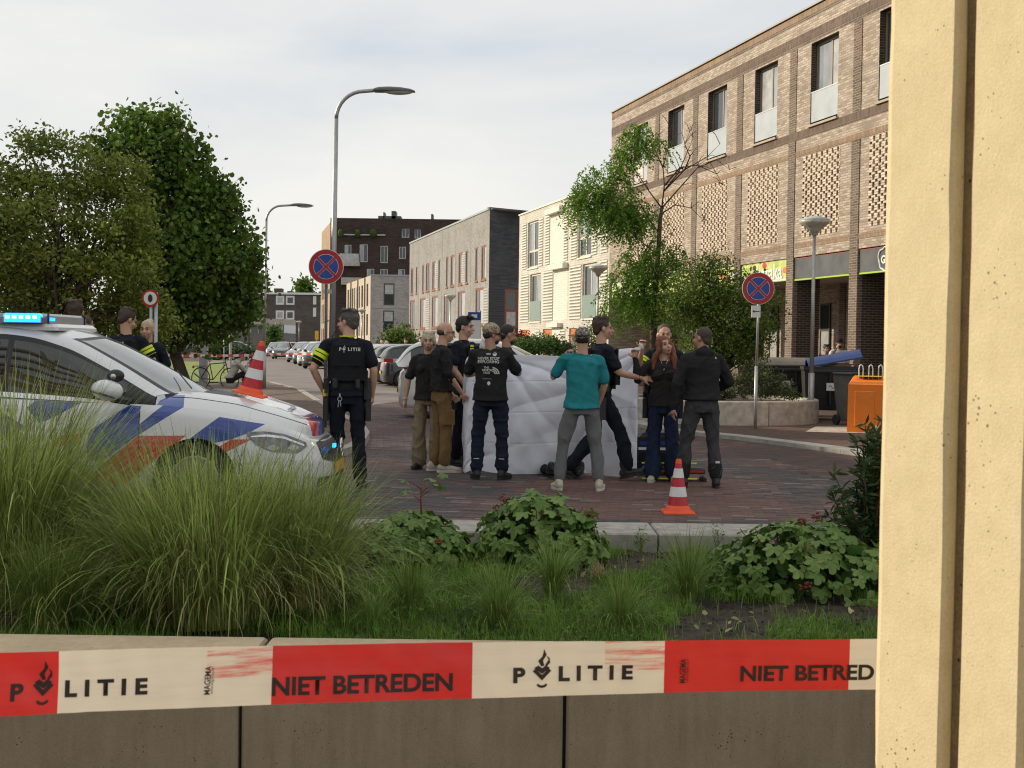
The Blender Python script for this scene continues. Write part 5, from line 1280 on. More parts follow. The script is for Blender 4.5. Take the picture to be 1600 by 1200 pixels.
    for side in (1, -1):
        for j in range(nv):
            q = [gh(xs[0], j/nv), gh(xs[0], (j+1)/nv)]; q = [Vector((p.x+.01, p.y*side, p.z)) for p in q]
            (sk if (j+.5)/nv < .55 else skb).add([q[0], q[1], q[1]+Vector((.03,0,-.07)), q[0]+Vector((.03,0,-.07))], [(0,1,2,3)])
    sk.build('pillar_foot', paint, t); skb.build('cowl', m_black, t)
    mats = {'chrome_strip': m_chrome, 'black_trim': m_black, 'side_window': m_cglass, 'windshield': m_wsglass, 'rear_window': m_cglass, 'roof': paint}
    for k, g_ in groups.items():
        kk = k.rstrip('_'); me = g_.mesh(kk, mats[kk], True); bm = bmesh.new(); bm.from_mesh(me); bmesh.ops.remove_doubles(bm, verts=bm.verts, dist=.0005); bmesh.ops.recalc_face_normals(bm, faces=bm.faces); bm.to_mesh(me); bm.free()
        me.polygons.foreach_set('use_smooth', [True]*len(me.polygons)); link(kk, me, t)
    def idx(x, frontside=True):   # outline index nearest to x (front half)
        best = min(range(len(half)//3, len(half)), key=lambda i: abs(half[i].x-x)); return best
    def patch(nm, i0, i1, zf0, zf1, mat, side, off=.006, n=14, m=6, parent=None, th=.02):
        vs = []
        for a in range(n+1):
            u = a/n; i = i0+(i1-i0)*u
            for b_ in range(m+1): z = zf0(u)+(zf1(u)-zf0(u))*b_/m; vs.append(wallp(i, z, side, off))
        mb = MB(); mb.add(vs, grid_faces(n+1, m+1)); return mb.build(nm, mat, parent or t, smooth=True)
    ns = len(half)-1
    for side in (1, -1):
        i0, i1 = idx(.43)+0.0, idx(.955)+.0
        hl = patch('headlight', i0, i1, lambda u: float(np.interp(u, [0,.15,.4,.8,1], [.70,.63,.565,.545,.60])), lambda u: float(np.interp(u, [0,.3,.6,1], [.735,.74,.715,.635])), m_lampglass, side, .008, 20)
        patch('chrome_strip', i0+1, i1-1, lambda u: float(np.interp(u, [0,.3,.6,1], [.69,.695,.675,.605])), lambda u: float(np.interp(u, [0,.3,.6,1], [.70,.715,.695,.62])), m_chrome, side, .012, 16, 2, hl)
        for q in (.42, .74): patch('projector', i0+(i1-i0)*(q-.09), i0+(i1-i0)*(q+.09), lambda u, q=q: .60-.01*q-.022*sin(pi*u), lambda u, q=q: .605-.01*q+.024*sin(pi*u), m_steel, side, .010, 8, 3, hl)
        if rear:
            patch('tail_light', 5 if N_ > 100 else 3, (.115*ns), lambda u: .78, lambda u: .96, m_tail, side, .006, 10)
    gi = min(range(len(half)//3, len(half)), key=lambda i: abs(half[i].y-.50))
    for side in (1, -1):
        patch('grille', gi, ns, lambda u: .42+.06*(1-u)**2, lambda u: .650-.025*(1-u)**2, m_black, side, .006, 12)
        patch('air_intake', ns*.90, ns, lambda u: .23, lambda u: .32, m_black, side, .006, 12)
    MB().box(1.118,1.128,-.26,.26,.335,.43).build('number_plate', m_plate, t)
    MB().box(-3.475,-3.462,-.26,.26,.50,.61).build('number_plate', m_plate, t)
    for s_ in (-1, 1):
        mb = MB(); R_ = Matrix.Rotation(radians(8), 3, 'Y'); mb.ell((-.71, s_*1.02, 1.085), (.135,.115,.088), 18, 12, R_); mr_ = mb.build('mirror', paint, t, smooth=True)
        MB().tube([(-.58, s_*.83, .985), (-.68, s_*.97, 1.01)], .035, 8).build('mirror_arm', m_black, mr_)
        mb = MB(); mb.tube([(-.84, s_*1.08, 1.08),(-.72, s_*1.132,1.055),(-.62, s_*1.10,1.02)], [.005,.012,.005], 6); mb.build('mirror_strip', m_black, mr_)
        for xx in (-.50, -1.63):
            i = min(range(len(half)//5, len(half)), key=lambda q: abs(half[q].x-xx)); zs = smooth_ip('zs', xx)-.01
            u_ = .004/max(.001, (half[i]-half[i-1]).length)
            patch('door_gap', i-u_, i+u_, lambda u: .24, lambda u, zs=zs: zs-.05, m_black, s_, .0015, 1, 14)
        i = min(range(len(half)//5, len(half)), key=lambda q: abs(half[q].x+1.72)); p = wallp(i, .86, s_, .012)
        mb = MB(); mb.tube([(p.x-.10, p.y, p.z), (p.x+.08, p.y, p.z)], .014, 8, flat=.8); mb.build('door_handle', paint, t, smooth=True)
    t['wallp'] = 0; del t['wallp']
    return t, half, wallp, gh
m_rim = M('alloy_rim', (.35,.36,.37), .3, .1, 10, metal=.8)
m_chrome = M('chrome', (.62,.63,.65), .12, 0, metal=1)
m_cglass = M('car_side_glass', (.018,.020,.022), .03, .5, 2, spec=.9)
m_wsglass = M('windshield_glass', (.20,.235,.24), .05, .25, 1.2, spec=.9, coat=.5)  # base colour lightened to carry the sky's reflection
m_lampglass = M('headlight_glass', (.03,.032,.036), .08, .9, 14, spec=.9, tint=(.15,.155,.165))
m_tail = M('tail_light_red', (.40,.01,.015), .15, .2, 20, coat=1)
m_plate = M('yellow_number_plate', (.62,.33,.015), .5, .05)
def carpaint(name, c, rough=.3, metal=.0): return M(name, c, rough, .05, 3, 0, metal=metal, coat=1)
m_pw = carpaint('police_white_paint', (.68,.69,.70))
PHI = radians(0)
U_ = Vector((cos(PHI), -sin(PHI), 0)); L_L = Vector((sin(PHI), cos(PHI), 0)); CO = Vector((-2.710, 11.83, 0))
def side_xy(px, py, ys):
    d = ray(px, py); P0 = CO+L_L*ys; tt = ((P0-CAM).dot(L_L))/d.dot(L_L); P = CAM+d*tt; return ((P-CO).dot(U_), P.z)
def livery(name, polys, axes, base=(.68,.69,.70), ymin=None):
    """flat print on the paint: convex polygons in object coordinates, (points, colour)"""
    m, nt, b = newmat(name); b.inputs['Roughness'].default_value = .3; b.inputs['Coat Weight'].default_value = 1; b.inputs['Coat Roughness'].default_value = .05
    tc = N(nt, 'ShaderNodeTexCoord'); sp = N(nt, 'ShaderNodeSeparateXYZ'); L(nt, tc.outputs['Object'], sp.inputs[0])
    col = None; rgb = N(nt, 'ShaderNodeRGB'); rgb.outputs[0].default_value = (*base, 1); cur = rgb.outputs[0]
    ab = N(nt, 'ShaderNodeMath', operation='ABSOLUTE'); L(nt, sp.outputs[1], ab.inputs[0])
    for poly, c in polys:
        ar_ = sum(p[0]*q[1]-q[0]*p[1] for p, q in zip(poly, poly[1:]+poly[:1]))
        if ar_ < 0: poly = poly[::-1]
        mask = None
        for p, q in zip(poly, poly[1:]+poly[:1]):
            a, b_ = -(q[1]-p[1]), (q[0]-p[0]); c0 = -(a*p[0]+b_*p[1])
            vm = N(nt, 'ShaderNodeMath', operation='MULTIPLY_ADD'); vm.inputs[1].default_value = a; vm.inputs[2].default_value = c0; L(nt, sp.outputs[0], vm.inputs[0])
            v2 = N(nt, 'ShaderNodeMath', operation='MULTIPLY_ADD'); v2.inputs[1].default_value = b_; L(nt, (sp.outputs[2] if axes == 'xz' else ab.outputs[0]), v2.inputs[0]); L(nt, vm.outputs[0], v2.inputs[2])
            g_ = N(nt, 'ShaderNodeMath', operation='GREATER_THAN'); g_.inputs[1].default_value = 0; L(nt, v2.outputs[0], g_.inputs[0])
            if mask is None: mask = g_.outputs[0]
            else:
                mu = N(nt, 'ShaderNodeMath', operation='MULTIPLY'); L(nt, mask, mu.inputs[0]); L(nt, g_.outputs[0], mu.inputs[1]); mask = mu.outputs[0]
        mi = N(nt, 'ShaderNodeMix', data_type='RGBA'); L(nt, mask, mi.inputs[0]); L(nt, cur, mi.inputs[6]); mi.inputs[7].default_value = (*c, 1); cur = mi.outputs[2]
    L(nt, cur, b.inputs['Base Color']); return m
BLU = (.012, .055, .30); REDC = (.48, .025, .022)
def sp_(pts, ys=-.9): return [side_xy(a, b, ys) for a, b in pts]
side_polys = [(sp_([(135,720),(136,676),(197,634),(216,635),(216,680),(185,702),(160,720)]), BLU), (sp_([(214,630),(250,634),(275,612),(284,636),(214,681)]), BLU),
              (sp_([(214,681),(290,681),(190,760),(118,760)]), REDC), (sp_([(340,652),(410,664),(387,677),(360,687),(290,702),(290,690)]), BLU),
              (sp_([(360,687),(392,687),(350,708),(325,708)]), REDC), (sp_([(57,620),(125,628),(87,650),(60,662),(38,637)]), BLU), (sp_([(95,680),(135,677),(107,694),(60,706)]), REDC), (sp_([(-40,660),(10,650),(40,668),(-20,700)]), BLU)]
m_side = livery('police_side_livery', side_polys, 'xz')
m_topl = livery('police_bonnet_livery', [([(-.46,.60),(-.16,.60),(-.10,.90),(-.46,.90)], BLU), ([(.64,-.01),(1.2,-.01),(1.2,.17),(.74,.17)], (.05,.10,.34)), ([(.74,.17),(1.2,.17),(1.2,.38),(.90,.38)], REDC)], 'xy')
pc, half_, wallp_, gh_ = car('police_car', 'white police car with blue and red stripes and a lit blue light bar', 'police car', CO, -PHI, m_pw, None, 150, True, wall_mat=m_side, top_mat=m_topl)
# light bar across the roof, star badge, blue grille light, mirror camera
m_blue_on = M('blue_beacon_lit', (.01,.10,.8), .2, 0, emit=(.01,.28,1.0), estr=2.6); m_cy = M('beacon_led', (.2,.8,1), .2, 0, emit=(.25,.85,1.0), estr=3.2)
m_lens = M('clear_beacon_lens', (.20,.215,.24), .12, .2, 6, coat=1)
MB().cbox(-1.95, -1.30, -.54, .54, 1.585, 1.645, .03).build('light_bar_base', m_pw, pc)
lbo = MB().cbox(-1.86, -1.40, -.50, .46, 1.648, 1.735, .02).build('light_bar', M('silver_plastic', (.42,.43,.45), .3, .05, metal=.4), pc)
for s_ in (-1, 1):
    MB().cbox(-1.85, -1.42, min(s_*.505, s_*.62) if s_ < 0 else .47, max(s_*.505, s_*.62) if s_ < 0 else .60, 1.65, 1.728, .03).build('end_lens', m_lens, lbo)
MB().box(-1.868, -1.392, .455, .467, 1.646, 1.74).build('black_seal', m_black, lbo); MB().box(-1.40, -1.388, -.52, -.50, 1.646, 1.74).build('black_seal', m_black, lbo)
MB().cbox(-1.75, -1.43, -.628, -.53, 1.655, 1.734, .015).build('blue_light', m_blue_on, lbo)
for k in range(5): MB().box(-1.73+k*.06, -1.69+k*.06, -.6295, -.6285, 1.685, 1.715).build('led', m_cy, lbo)
MB().box(-1.402, -1.394, -.46, -.34, 1.67, 1.70).build('led', m_blue_on, lbo)
mb = MB(); mb.tube([(1.14, .085*cos(a), .545+.085*sin(a)) for a in np.linspace(0, 2*pi, 29)], .009, 8, False)
for k in range(3): a = pi/2+2*pi*k/3; mb.tube([(1.14,0,.545),(1.14,.085*cos(a),.545+.085*sin(a))], [.016,.006], 6)
mb.build('star_badge', m_chrome, pc, smooth=True)
for s_ in (-1, 1): MB().box(1.10,1.122, min(s_*.1,s_*.30), max(s_*.1,s_*.30), .535,.555).build('grille_bar', m_chrome, pc)
MB().box(1.095,1.12,-.30,-.22,.565,.60).build('grille_light', m_blue_on, pc)
mb = MB(); mb.ell((-.66,-.95,1.205),(.075,.06,.055),14,9); ca_ = mb.build('mirror_camera', m_black, pc, smooth=True); mb = MB(); mb.M = Matrix.Translation((-.66,-1.008,1.20)) @ Matrix.Rotation(pi/2,4,'X'); mb.lathe([(.0,0),(.022,0),(.024,.012),(0,.014)],16); mb.build('lens', m_chrome, ca_)
for (a, b_) in (((-.14,-.45,1.09),(-.36,-.10,1.235)), ((-.08,.1,1.07),(-.34,.45,1.20))):
    mb = MB(); mb.tube([a, b_], .007, 6); mb.build('wiper', m_black, pc)
hp = CO + U_*.31 + L_L*(-.12) + Vector((0,0,smooth_ip('zc', .31)+.025))
c_ = cone('traffic cone standing on the bonnet of the police car', hp, .5); c_.rotation_mode = 'XYZ'; c_.rotation_euler = (Matrix.Rotation(-PHI, 3, 'Z') @ Matrix.Rotation(radians(13), 3, 'Y')).to_euler()
# parked cars
m_cw = carpaint('pearl_white_paint', (.62,.62,.60)); m_ck = carpaint('black_paint', (.022,.024,.028)); m_cg = carpaint('graphite_paint', (.10,.105,.11), metal=.5); m_cs = carpaint('silver_paint', (.38,.39,.40), metal=.6); m_cb = carpaint('blue_grey_paint', (.16,.22,.28)); m_ce = carpaint('champagne_paint', (.40,.37,.31))
def parked(label, px, py, rz, paint, sc=1.0, group='parked cars along the street'):
    b = gp(px, py); t, *_ = car('parked_car', label, 'car', b, rz, paint, group, 64); t.scale = (sc,)*3; return t
# nearest white car beyond the standing group: rear corner and wheel at the left
a_ = radians(3); w_ = gp(677, 653); fa = w_ + Vector((-sin(a_), cos(a_), 0))*.8 + Vector((cos(a_), sin(a_), 0))*2.7
t, *_ = car('parked_car', 'white hatchback behind the couple and the sheet, nearest of the parked cars', 'car', fa, a_, m_cw, 'parked cars along the street', 100)
for px, py, deg, pm, lab in ((621, 605.5, 12, m_ck, 'black car parked beyond the white hatchback, its red tail light showing'), (606, 602.5, 12, m_cg, 'dark graphite car second from the near end of the row'), (594, 599.5, 12, m_ce, 'champagne car in the middle of the row behind the tape'), (583, 596, 12, m_cw, 'white car at the far end of the row beside the officer'), (575, 590, 12, m_cb, 'blue-grey car roof rising behind the row')):
    a_ = radians(deg); w_ = gp(px, py); fa = w_ + Vector((-sin(a_), cos(a_), 0))*.8 + Vector((cos(a_), sin(a_), 0))*2.7
    t, *_ = car('parked_car', lab, 'car', fa, a_, pm, 'parked cars along the street', 64); t.scale = (.93,)*3
for px, py, pm, lab in ((497, 578, m_ck, 'black car with its front facing us, nearest in the left line of cars'), (487, 574, m_cw, 'white car second in the left line of cars'), (478, 571, m_cg, 'dark car third in the left line of cars'), (466, 568, m_cs, 'silver car last in the left line of cars')):
    parked(lab, px, py-2, radians(-97), pm, 1.0, 'cars parked across the street')
for px, py, deg, pm, lab in ((440, 561, -85, m_cg, 'grey pickup facing us at the far kerb'), (428, 557, -85, m_cs, 'silver car behind the grey pickup'), (378, 557, 10, m_cw, 'white car side-on before the far flats'), (395, 558, 10, m_ck, 'dark car beside the white one before the far flats'), (480, 556, 5, m_cw, 'white car crossing at the far end of the street')):
    parked(lab, px, py, radians(deg), pm, 1.0, 'cars at the far end of the street')
# ------------------------------------------------------------------ people
def V3(*a): return Vector(a)
def cap(mb, p0, r0, p1, r1, n=12, flat=1.0):
    """tapered capsule"""
    p0, p1 = Vector(p0), Vector(p1); d = (p1-p0); L_ = d.length
    if L_ < 1e-5: mb.ell(p0, (r0, r0, r0)); return
    d.normalize(); pts = []; rs = []
    for a in (80, 55, 28): pts.append(p0-d*r0*sin(radians(a))); rs.append(r0*cos(radians(a)))
    pts += [p0, p0.lerp(p1, .33), p0.lerp(p1, .66), p1]; rs += [r0, r0+(r1-r0)*.33, r0+(r1-r0)*.66, r1]
    for a in (28, 55, 80): pts.append(p1+d*r1*sin(radians(a))); rs.append(r1*cos(radians(a)))
    mb.tube(pts, rs, n, flat=flat)
def chain(mb, pts, rs, n=14):
    for i in range(len(pts)-1): cap(mb, pts[i], rs[i], pts[i+1], rs[i+1], n)
def stack(mb, rings, n=20):
    """closed loft through elliptic rings (centre, rx, ry, twist)"""
    vs = []; c0, c1 = Vector(rings[0][0]), Vector(rings[-1][0]); R = []
    R = [(c0, rings[0][1]*.5, rings[0][2]*.5, rings[0][3])]+list(rings)+[(c1, rings[-1][1]*.5, rings[-1][2]*.5, rings[-1][3])]
    d0 = (Vector(rings[0][0])-Vector(rings[1][0])).normalized()*.012; d1 = (Vector(rings[-1][0])-Vector(rings[-2][0])).normalized()*.012
    R[0] = (c0+d0, *R[0][1:]); R[-1] = (c1+d1, *R[-1][1:])
    for c, rx, ry, tw in R:
        c = Vector(c)
        for k in range(n):
            a = 2*pi*k/n; x = rx*cos(a); y = ry*sin(a); vs.append((c.x+x*cos(tw)-y*sin(tw), c.y+x*sin(tw)+y*cos(tw), c.z))
    fs = [(i*n+k, i*n+(k+1) % n, (i+1)*n+(k+1) % n, (i+1)*n+k) for i in range(len(R)-1) for k in range(n)]
    fs += [tuple(range(n-1,-1,-1)), tuple((len(R)-1)*n+k for k in range(n))]
    mb.add(vs, fs)
def remesh(mb, vox, name, mat, parent, smooth_it=2, wr=None, cut=None):
    me = bpy.data.meshes.new('tmp'); me.from_pydata(mb.v, [], mb.f); bm = bmesh.new(); bm.from_mesh(me); bmesh.ops.recalc_face_normals(bm, faces=bm.faces); bm.to_mesh(me); bm.free()
    o = bpy.data.objects.new('tmp', me); COL.objects.link(o)
    m = o.modifiers.new('r', 'REMESH'); m.mode = 'VOXEL'; m.voxel_size = vox; m.use_smooth_shade = True
    if smooth_it: s_ = o.modifiers.new('s', 'SMOOTH'); s_.factor = .5; s_.iterations = smooth_it
    dg = bpy.context.evaluated_depsgraph_get(); nm = bpy.data.meshes.new_from_object(o.evaluated_get(dg)); bpy.data.objects.remove(o); bpy.data.meshes.remove(me)
    nm.name = name
    if wr or cut:
        n = len(nm.vertices); co = np.empty(n*3, np.float32); nm.vertices.foreach_get('co', co); co = co.reshape(-1, 3); no = np.array([v.normal[:] for v in nm.vertices])
        if wr: co = co + no*wr(co)[:, None]
        nm.vertices.foreach_set('co', co.astype(np.float32).ravel())
        nm.update()
    nm.materials.clear(); nm.materials.append(mat); nm.polygons.foreach_set('use_smooth', [True]*len(nm.polygons))
    return link(name, nm, parent)
def wrinkle(seed, amp, fx=7, fz=11, diag=.6):
    """soft folds: smooth warped sine ridges evaluated with numpy"""
    r = np.random.default_rng(seed); ph = r.uniform(0, 6.28, 12); k = r.normal(0, 1, (6, 3))*np.array([fx, fx, fz])
    def f(co):
        w_ = np.zeros(len(co)); wx = .6*np.sin(co@k[0]*.6+ph[0])+.6*np.sin(co@k[1]*.5+ph[1])
        for i in range(2, 6):
            s_ = np.sin(co@k[i]*1.5+ph[i]+wx*1.7); w_ += (1-np.abs(s_))**2*1.1-.4
        k2 = k[::-1]*2.4
        for i in range(3): s_ = np.sin(co@k2[i]+ph[i+3]+wx*2.3); w_ += .55*((1-np.abs(s_))**3-.25)
        return amp*w_/2.2
    return f
def cloth(name, c, rough=.85, var=.10, b=.25): return M(name, c, rough, var, 9, b, 260, spec=.2)
m_skin = M('fair_skin', (.50,.29,.20), .5, .12, 14, .05, 90, tint=(.56,.33,.23)); m_skin2 = M('tanned_skin', (.36,.195,.125), .5, .12, 14, .05, 90, tint=(.42,.24,.16))
m_hairk = M('dark_hair', (.018,.014,.012), .55, .3, 60, .5, 160); m_hairg = M('greying_hair', (.045,.04,.037), .6, .4, 50, .3, 160, tint=(.10,.093,.087)); m_hairw = M('platinum_hair', (.46,.40,.28), .6, .12, 25, .15, 150, tint=(.54,.48,.36))
m_haira = M('auburn_hair', (.20,.055,.022), .5, .35, 50, .5, 120); m_hairb = M('brown_hair', (.06,.035,.022), .6, .3, 60, .5, 150); m_stub = M('cropped_hair', (.07,.05,.04), .8, .3, 80, .2, 200)
m_blk = cloth('black_cotton', (.021,.021,.023)); m_blk2 = cloth('faded_black_cloth', (.026,.024,.024)); m_navy = cloth('police_navy_cloth', (.012,.015,.024)); m_vest = cloth('police_vest_nylon', (.012,.013,.015), .7)
m_khaki = cloth('khaki_cloth', (.25,.205,.13)); m_brn = cloth('brown_canvas', (.20,.125,.055)); m_teal = cloth('teal_jersey', (.020,.215,.245), .8, .12); m_greyp = cloth('grey_track_cloth', (.145,.155,.155)); m_charc = cloth('charcoal_track_cloth', (.055,.057,.063)); m_jean = cloth('dark_denim', (.018,.028,.065), .85, .3)
m_navyp = cloth('navy_track_cloth', (.014,.020,.038)); m_hood = cloth('grey_hoodie', (.40,.39,.36)); m_shoek = M('black_shoe', (.016,.016,.017), .55, .2, 20); m_shoew = M('cream_sneaker', (.50,.46,.37), .6, .15, 25, .2, 120); m_sole = M('white_sole', (.55,.54,.50), .7, .1)
m_eye = M('eye_dark', (.02,.015,.012), .2, 0); m_lip = M('lips', (.36,.12,.10), .5, .1); m_lt_skin = m_skin; m_glove = M('blue_glove', (.05,.28,.55), .5, .1); m_logo = M('white_print', (.62,.62,.60), .7, .05); m_cap = M('patterned_cap_cloth', (.22,.17,.10), .85, .4, 45, .2, 120, tint=(.34,.28,.19), detail=0); m_cap2 = M('grey_patterned_cap_cloth', (.07,.065,.06), .85, .8, 60, .2, 120, tint=(.22,.20,.17), detail=0)
GOLD = M('pale_gold', (.5,.42,.2), .5)
def hand(mb, wr_, fwd, palm_n, s=1.0, curl=.5, spread=.35, side=1):
    """palm, four unequal bent fingers and a thumb from the side of the palm"""
    f = Vector(fwd).normalized(); n = Vector(palm_n); n = (n-f*n.dot(f)).normalized(); b = f.cross(n)*side
    w = Vector(wr_); cap(mb, w+f*.015, .024*s, w+f*.05*s+b*.015, .026*s, 8); cap(mb, w+f*.02, .022*s, w+f*.06*s-b*.018, .024*s, 8)
    for k, (o_, L_) in enumerate(((.030,.066),(.011,.076),(-.009,.071),(-.028,.056))):
        p = w+f*.075*s+b*o_*s; sp_a = spread*(1.5-k)*.22; d = (f+b*sp_a).normalized(); c1 = (d*cos(curl*.5)+n*sin(curl*.5)).normalized(); c2 = (d*cos(curl*1.5)+n*sin(curl*1.5)).normalized()
        m1 = p+c1*L_*.5*s; cap(mb, p, .0098*s, m1, .009*s, 7); cap(mb, m1, .009*s, m1+c2*L_*.5*s, .0078*s, 7)
    p = w+f*.025*s+b*.028*s; d = (f*.6+b*.8+n*.25).normalized(); m1 = p+d*.035*s; cap(mb, p, .013*s, m1, .011*s, 7); cap(mb, m1, .011*s, m1+(d+f*.6).normalized()*.032*s, .009*s, 7)
def shoe(par, p, yaw, mat, sole, s=1.0, pitch=0, high=False):
    mb = MB(); sb = MB()
    R = Matrix.Translation(p) @ Matrix.Rotation(yaw, 4, 'Z') @ Matrix.Rotation(pitch, 4, 'X')
    mb.M = R; sb.M = R
    mb.ell((0,-.03,.055),(.040,.055,.052),14,9); mb.ell((0,.06,.045),(.043,.085,.038),14,9); mb.ell((0,.135,.036),(.045,.065,.030),14,9); cap(mb, (0,-.01,.05), .045, (0,-.015,.16 if high else .095), .045, 12)
    o = remesh(mb, .010*s, 'shoe', mat, par, 1)
    n = 20; vs = []
    for z, e in ((0,0),(.022,.003),(.028,-.002)):
        for k in range(n): a = 2*pi*k/n; y = .055+.145*sin(a); x = (.045+.006*sin(a)-.004*cos(2*a))*cos(a)*(1+e*8); vs.append((x, y*(1+e), z))
    sb.add(vs, [(i*n+k, i*n+(k+1) % n, (i+1)*n+(k+1) % n, (i+1)*n+k) for i in range(2) for k in range(n)]+[tuple(range(n-1,-1,-1)), tuple(2*n+k for k in range(n))])
    sb.build('sole', sole, o, smooth=False)
    if mat in (m_shoew,): 
        lm_ = MB(); lm_.M = R
        for k in range(4): lm_.tube([(-.025,.05+.018*k,.083-.006*k),(.025,.05+.018*k,.083-.006*k)], .004, 5)
        lm_.build('laces', m_white, o)
    return o
def person(label, base, rz, H=1.75, skin=None, top=('tee', None), legs=(None, .0), shoes=None, pose=None, hair=None, head=(0, 0, 0), group=None, build_=1.0, vox=.0085, female=False, gear=None, extra=None, seat=False):
    """faces local +y; right hand is +x. pose overrides joint positions (for a 1.75 m body)"""
    skin = skin or m_skin; t = thing('person', label, 'person', base, rz, group); S = H/1.75; t.scale = (S, S, S)
    J = dict(pelvis=(0,0,.95), chest=(0,.0,1.30), neck=(0,.0,1.475), head=(0,.02,1.625),
             shR=(.185,0,1.425), shL=(-.185,0,1.425), elR=(.25,-.02,1.14), elL=(-.25,-.02,1.14), wrR=(.27,.05,.89), wrL=(-.27,.05,.89),
             hiR=(.092,0,.92), hiL=(-.092,0,.92), knR=(.11,.02,.49), knL=(-.11,.02,.49), anR=(.12,-.02,.085), anL=(-.12,-.02,.085), toeR=.15, toeL=-.15, pitR=0, pitL=0,
             twist=0, pR=(-1,0,0), pL=(1,0,0), curlR=.55, curlL=.55, fR=None, fL=None)
    if pose: J.update(pose)
    j = {k: (Vector(v) if isinstance(v, tuple) else v) for k, v in J.items()}
    if not seat and j['pelvis'].z > .6: j['shR'].z -= .026; j['shL'].z -= .026
    b = build_; tw = j['twist']
    # -------- one continuous body
    mb = MB(); pe, ch, ne, hd = j['pelvis'], j['chest'], j['neck'], j['head']
    stack(mb, [(pe+V3(0,0,-.10), .11*b, .08*b, 0), (pe, .125*b, .088*b, 0), (pe.lerp(ch, .45), .11*b, .08*b, tw*.4), (ch, .130*b, .095*b, tw*.8), (ch+V3(0,0,.06), .150*b, .098*b, tw), (ch+V3(0,0,.12), .105*b, .080*b, tw), (ne+V3(0,0,-.04), .068, .06, tw)])
    yaw, pit, rol = head; HR = Matrix.Rotation(yaw, 3, 'Z') @ Matrix.Rotation(rol, 3, 'Y') @ Matrix.Rotation(pit, 3, 'X')
    def hp_(x, y, z): return hd + HR @ V3(x, y, z)
    cap(mb, ne+V3(0,0,-.05), .062*b**.5, hp_(0,-.02,-.04), .054*b**.5, 14)
    mb.ell(hp_(0,-.015,.035), (.075,.094,.088), 18, 12, HR); mb.ell(hp_(0,.022,-.03), (.060,.070,.082), 18, 12, HR); mb.ell(hp_(0,.052,-.082), (.030,.030,.026), 12, 8, HR)
    cap(mb, hp_(0,.085,.012), .0095, hp_(0,.112,-.030), .0135, 8); mb.ell(hp_(0,.082,.028), (.045,.014,.010), 12, 6, HR); mb.ell(hp_(0,.088,-.062), (.022,.012,.011), 10, 6, HR)
    for s_ in (-1, 1):
        mb.ell(hp_(s_*.078,-.005,-.004), (.010,.020,.031), 10, 8, HR @ Matrix.Rotation(s_*.3, 3, 'Z')); mb.ell(hp_(s_*.04,.062,-.030), (.022,.02,.022), 10, 8, HR)
    for k, s_ in (('R', 1), ('L', -1)):
        sh, el, wr_ = j['sh'+k], j['el'+k], j['wr'+k]
        chain(mb, [sh.lerp(ne, .45), sh, sh.lerp(el, .45), el, el.lerp(wr_, .35), wr_], [.036, .047*b, .044*b, .037*b, .038*b, .025])
        f = Vector(j['f'+k]) if j['f'+k] is not None else (wr_-el).normalized(); hand(mb, wr_, f, j['p'+k], 1.0, j['curl'+k], .4, s_*-1)
        hi, kn, an = j['hi'+k], j['kn'+k], j['an'+k]
        chain(mb, [hi, hi.lerp(kn, .4), kn, kn.lerp(an, .35), an], [.062*b, .062*b, .046, .048, .034])
    body = remesh(mb, vox, 'body', skin, t, 2); body.data.name = 'body'
    # -------- eyes, brows, mouth
    if vox < .015:
        for s_ in (-1, 1):
            q = MB(); q.ell(hp_(s_*.031,.079,.010), (.013,.007,.0062), 12, 8, HR); e_ = q.build('eye', m_eye, t, smooth=True)
            q = MB(); q.tube([hp_(s_*.014,.094,.030), hp_(s_*.032,.093,.036), hp_(s_*.050,.080,.031)], [.004,.0045,.003], 6); q.build('eyebrow', (hair[1] if hair and hair[1] not in (m_hairw,) else m_hairb), t, smooth=True)
        q = MB(); q.ell(hp_(0,.096,-.063), (.022,.008,.0065 if not (extra == 'open_mouth') else .012), 12, 8, HR); q.build('mouth', m_lip, t, smooth=True)
    # -------- hair
    if hair:
        kind, hm = hair; q = MB(); w_ = .09
        if kind in ('short', 'crop', 'bald', 'quiff', 'long', 'bob'):
            g_ = {'short': .009, 'crop': .003, 'quiff': .010, 'long': .012, 'bob': .014}.get(kind, 0)
            if kind == 'bald':
                q.ell(hp_(0,-.045,.0), (.081,.066,.045), 18, 12, HR)
            else:
                q.ell(hp_(0,-.025,.045), (.077+g_,.092+g_*.8,.085+g_), 20, 14, HR)
                q.ell(hp_(0,-.065,-.012), (.064+g_*.6,.045+g_*.5,.062), 16, 10, HR)
                if kind == 'quiff':
                    for k in range(9): a = -1+k/4; q.ell(hp_(a*.052,.052+.01*cos(k*2.1),.118+.012*sin(k*3.3)), (.024,.034,.022), 10, 8, HR)
                if kind in ('short', 'bob'):
                    for k in range(16): a = k*2.4; r = .05+.03*((k*7) % 5)/5; q.ell(hp_(r*cos(a), -.02+r*sin(a), .115+.012*sin(k*1.7)), (.026,.028,.018), 8, 6, HR)
                if kind == 'bob':
                    for s_ in (-1, 1): q.ell(hp_(s_*.078,-.01,.0), (.022,.05,.06), 12, 8, HR)
                if kind == 'long':
                    for s_ in (-1, 1):
                        chain(q, [hp_(s_*.070,-.005,.06), hp_(s_*.092,.008,-.04), hd+V3(s_*.115,.03,-.15), hd+V3(s_*.125,.055,-.27)], [.026,.034,.040,.022], 10)
                    chain(q, [hp_(0,-.07,.03), hd+V3(0,-.09,-.12), hd+V3(0,-.09,-.26)], [.06,.075,.05], 12)
            ho = remesh(q, max(vox, .009), 'hair', hm, t, 1, wr=wrinkle(int(abs(base[0]*97)) % 99, .006 if kind not in ('crop', 'bald', 'bob') else .0015, 40, 22))
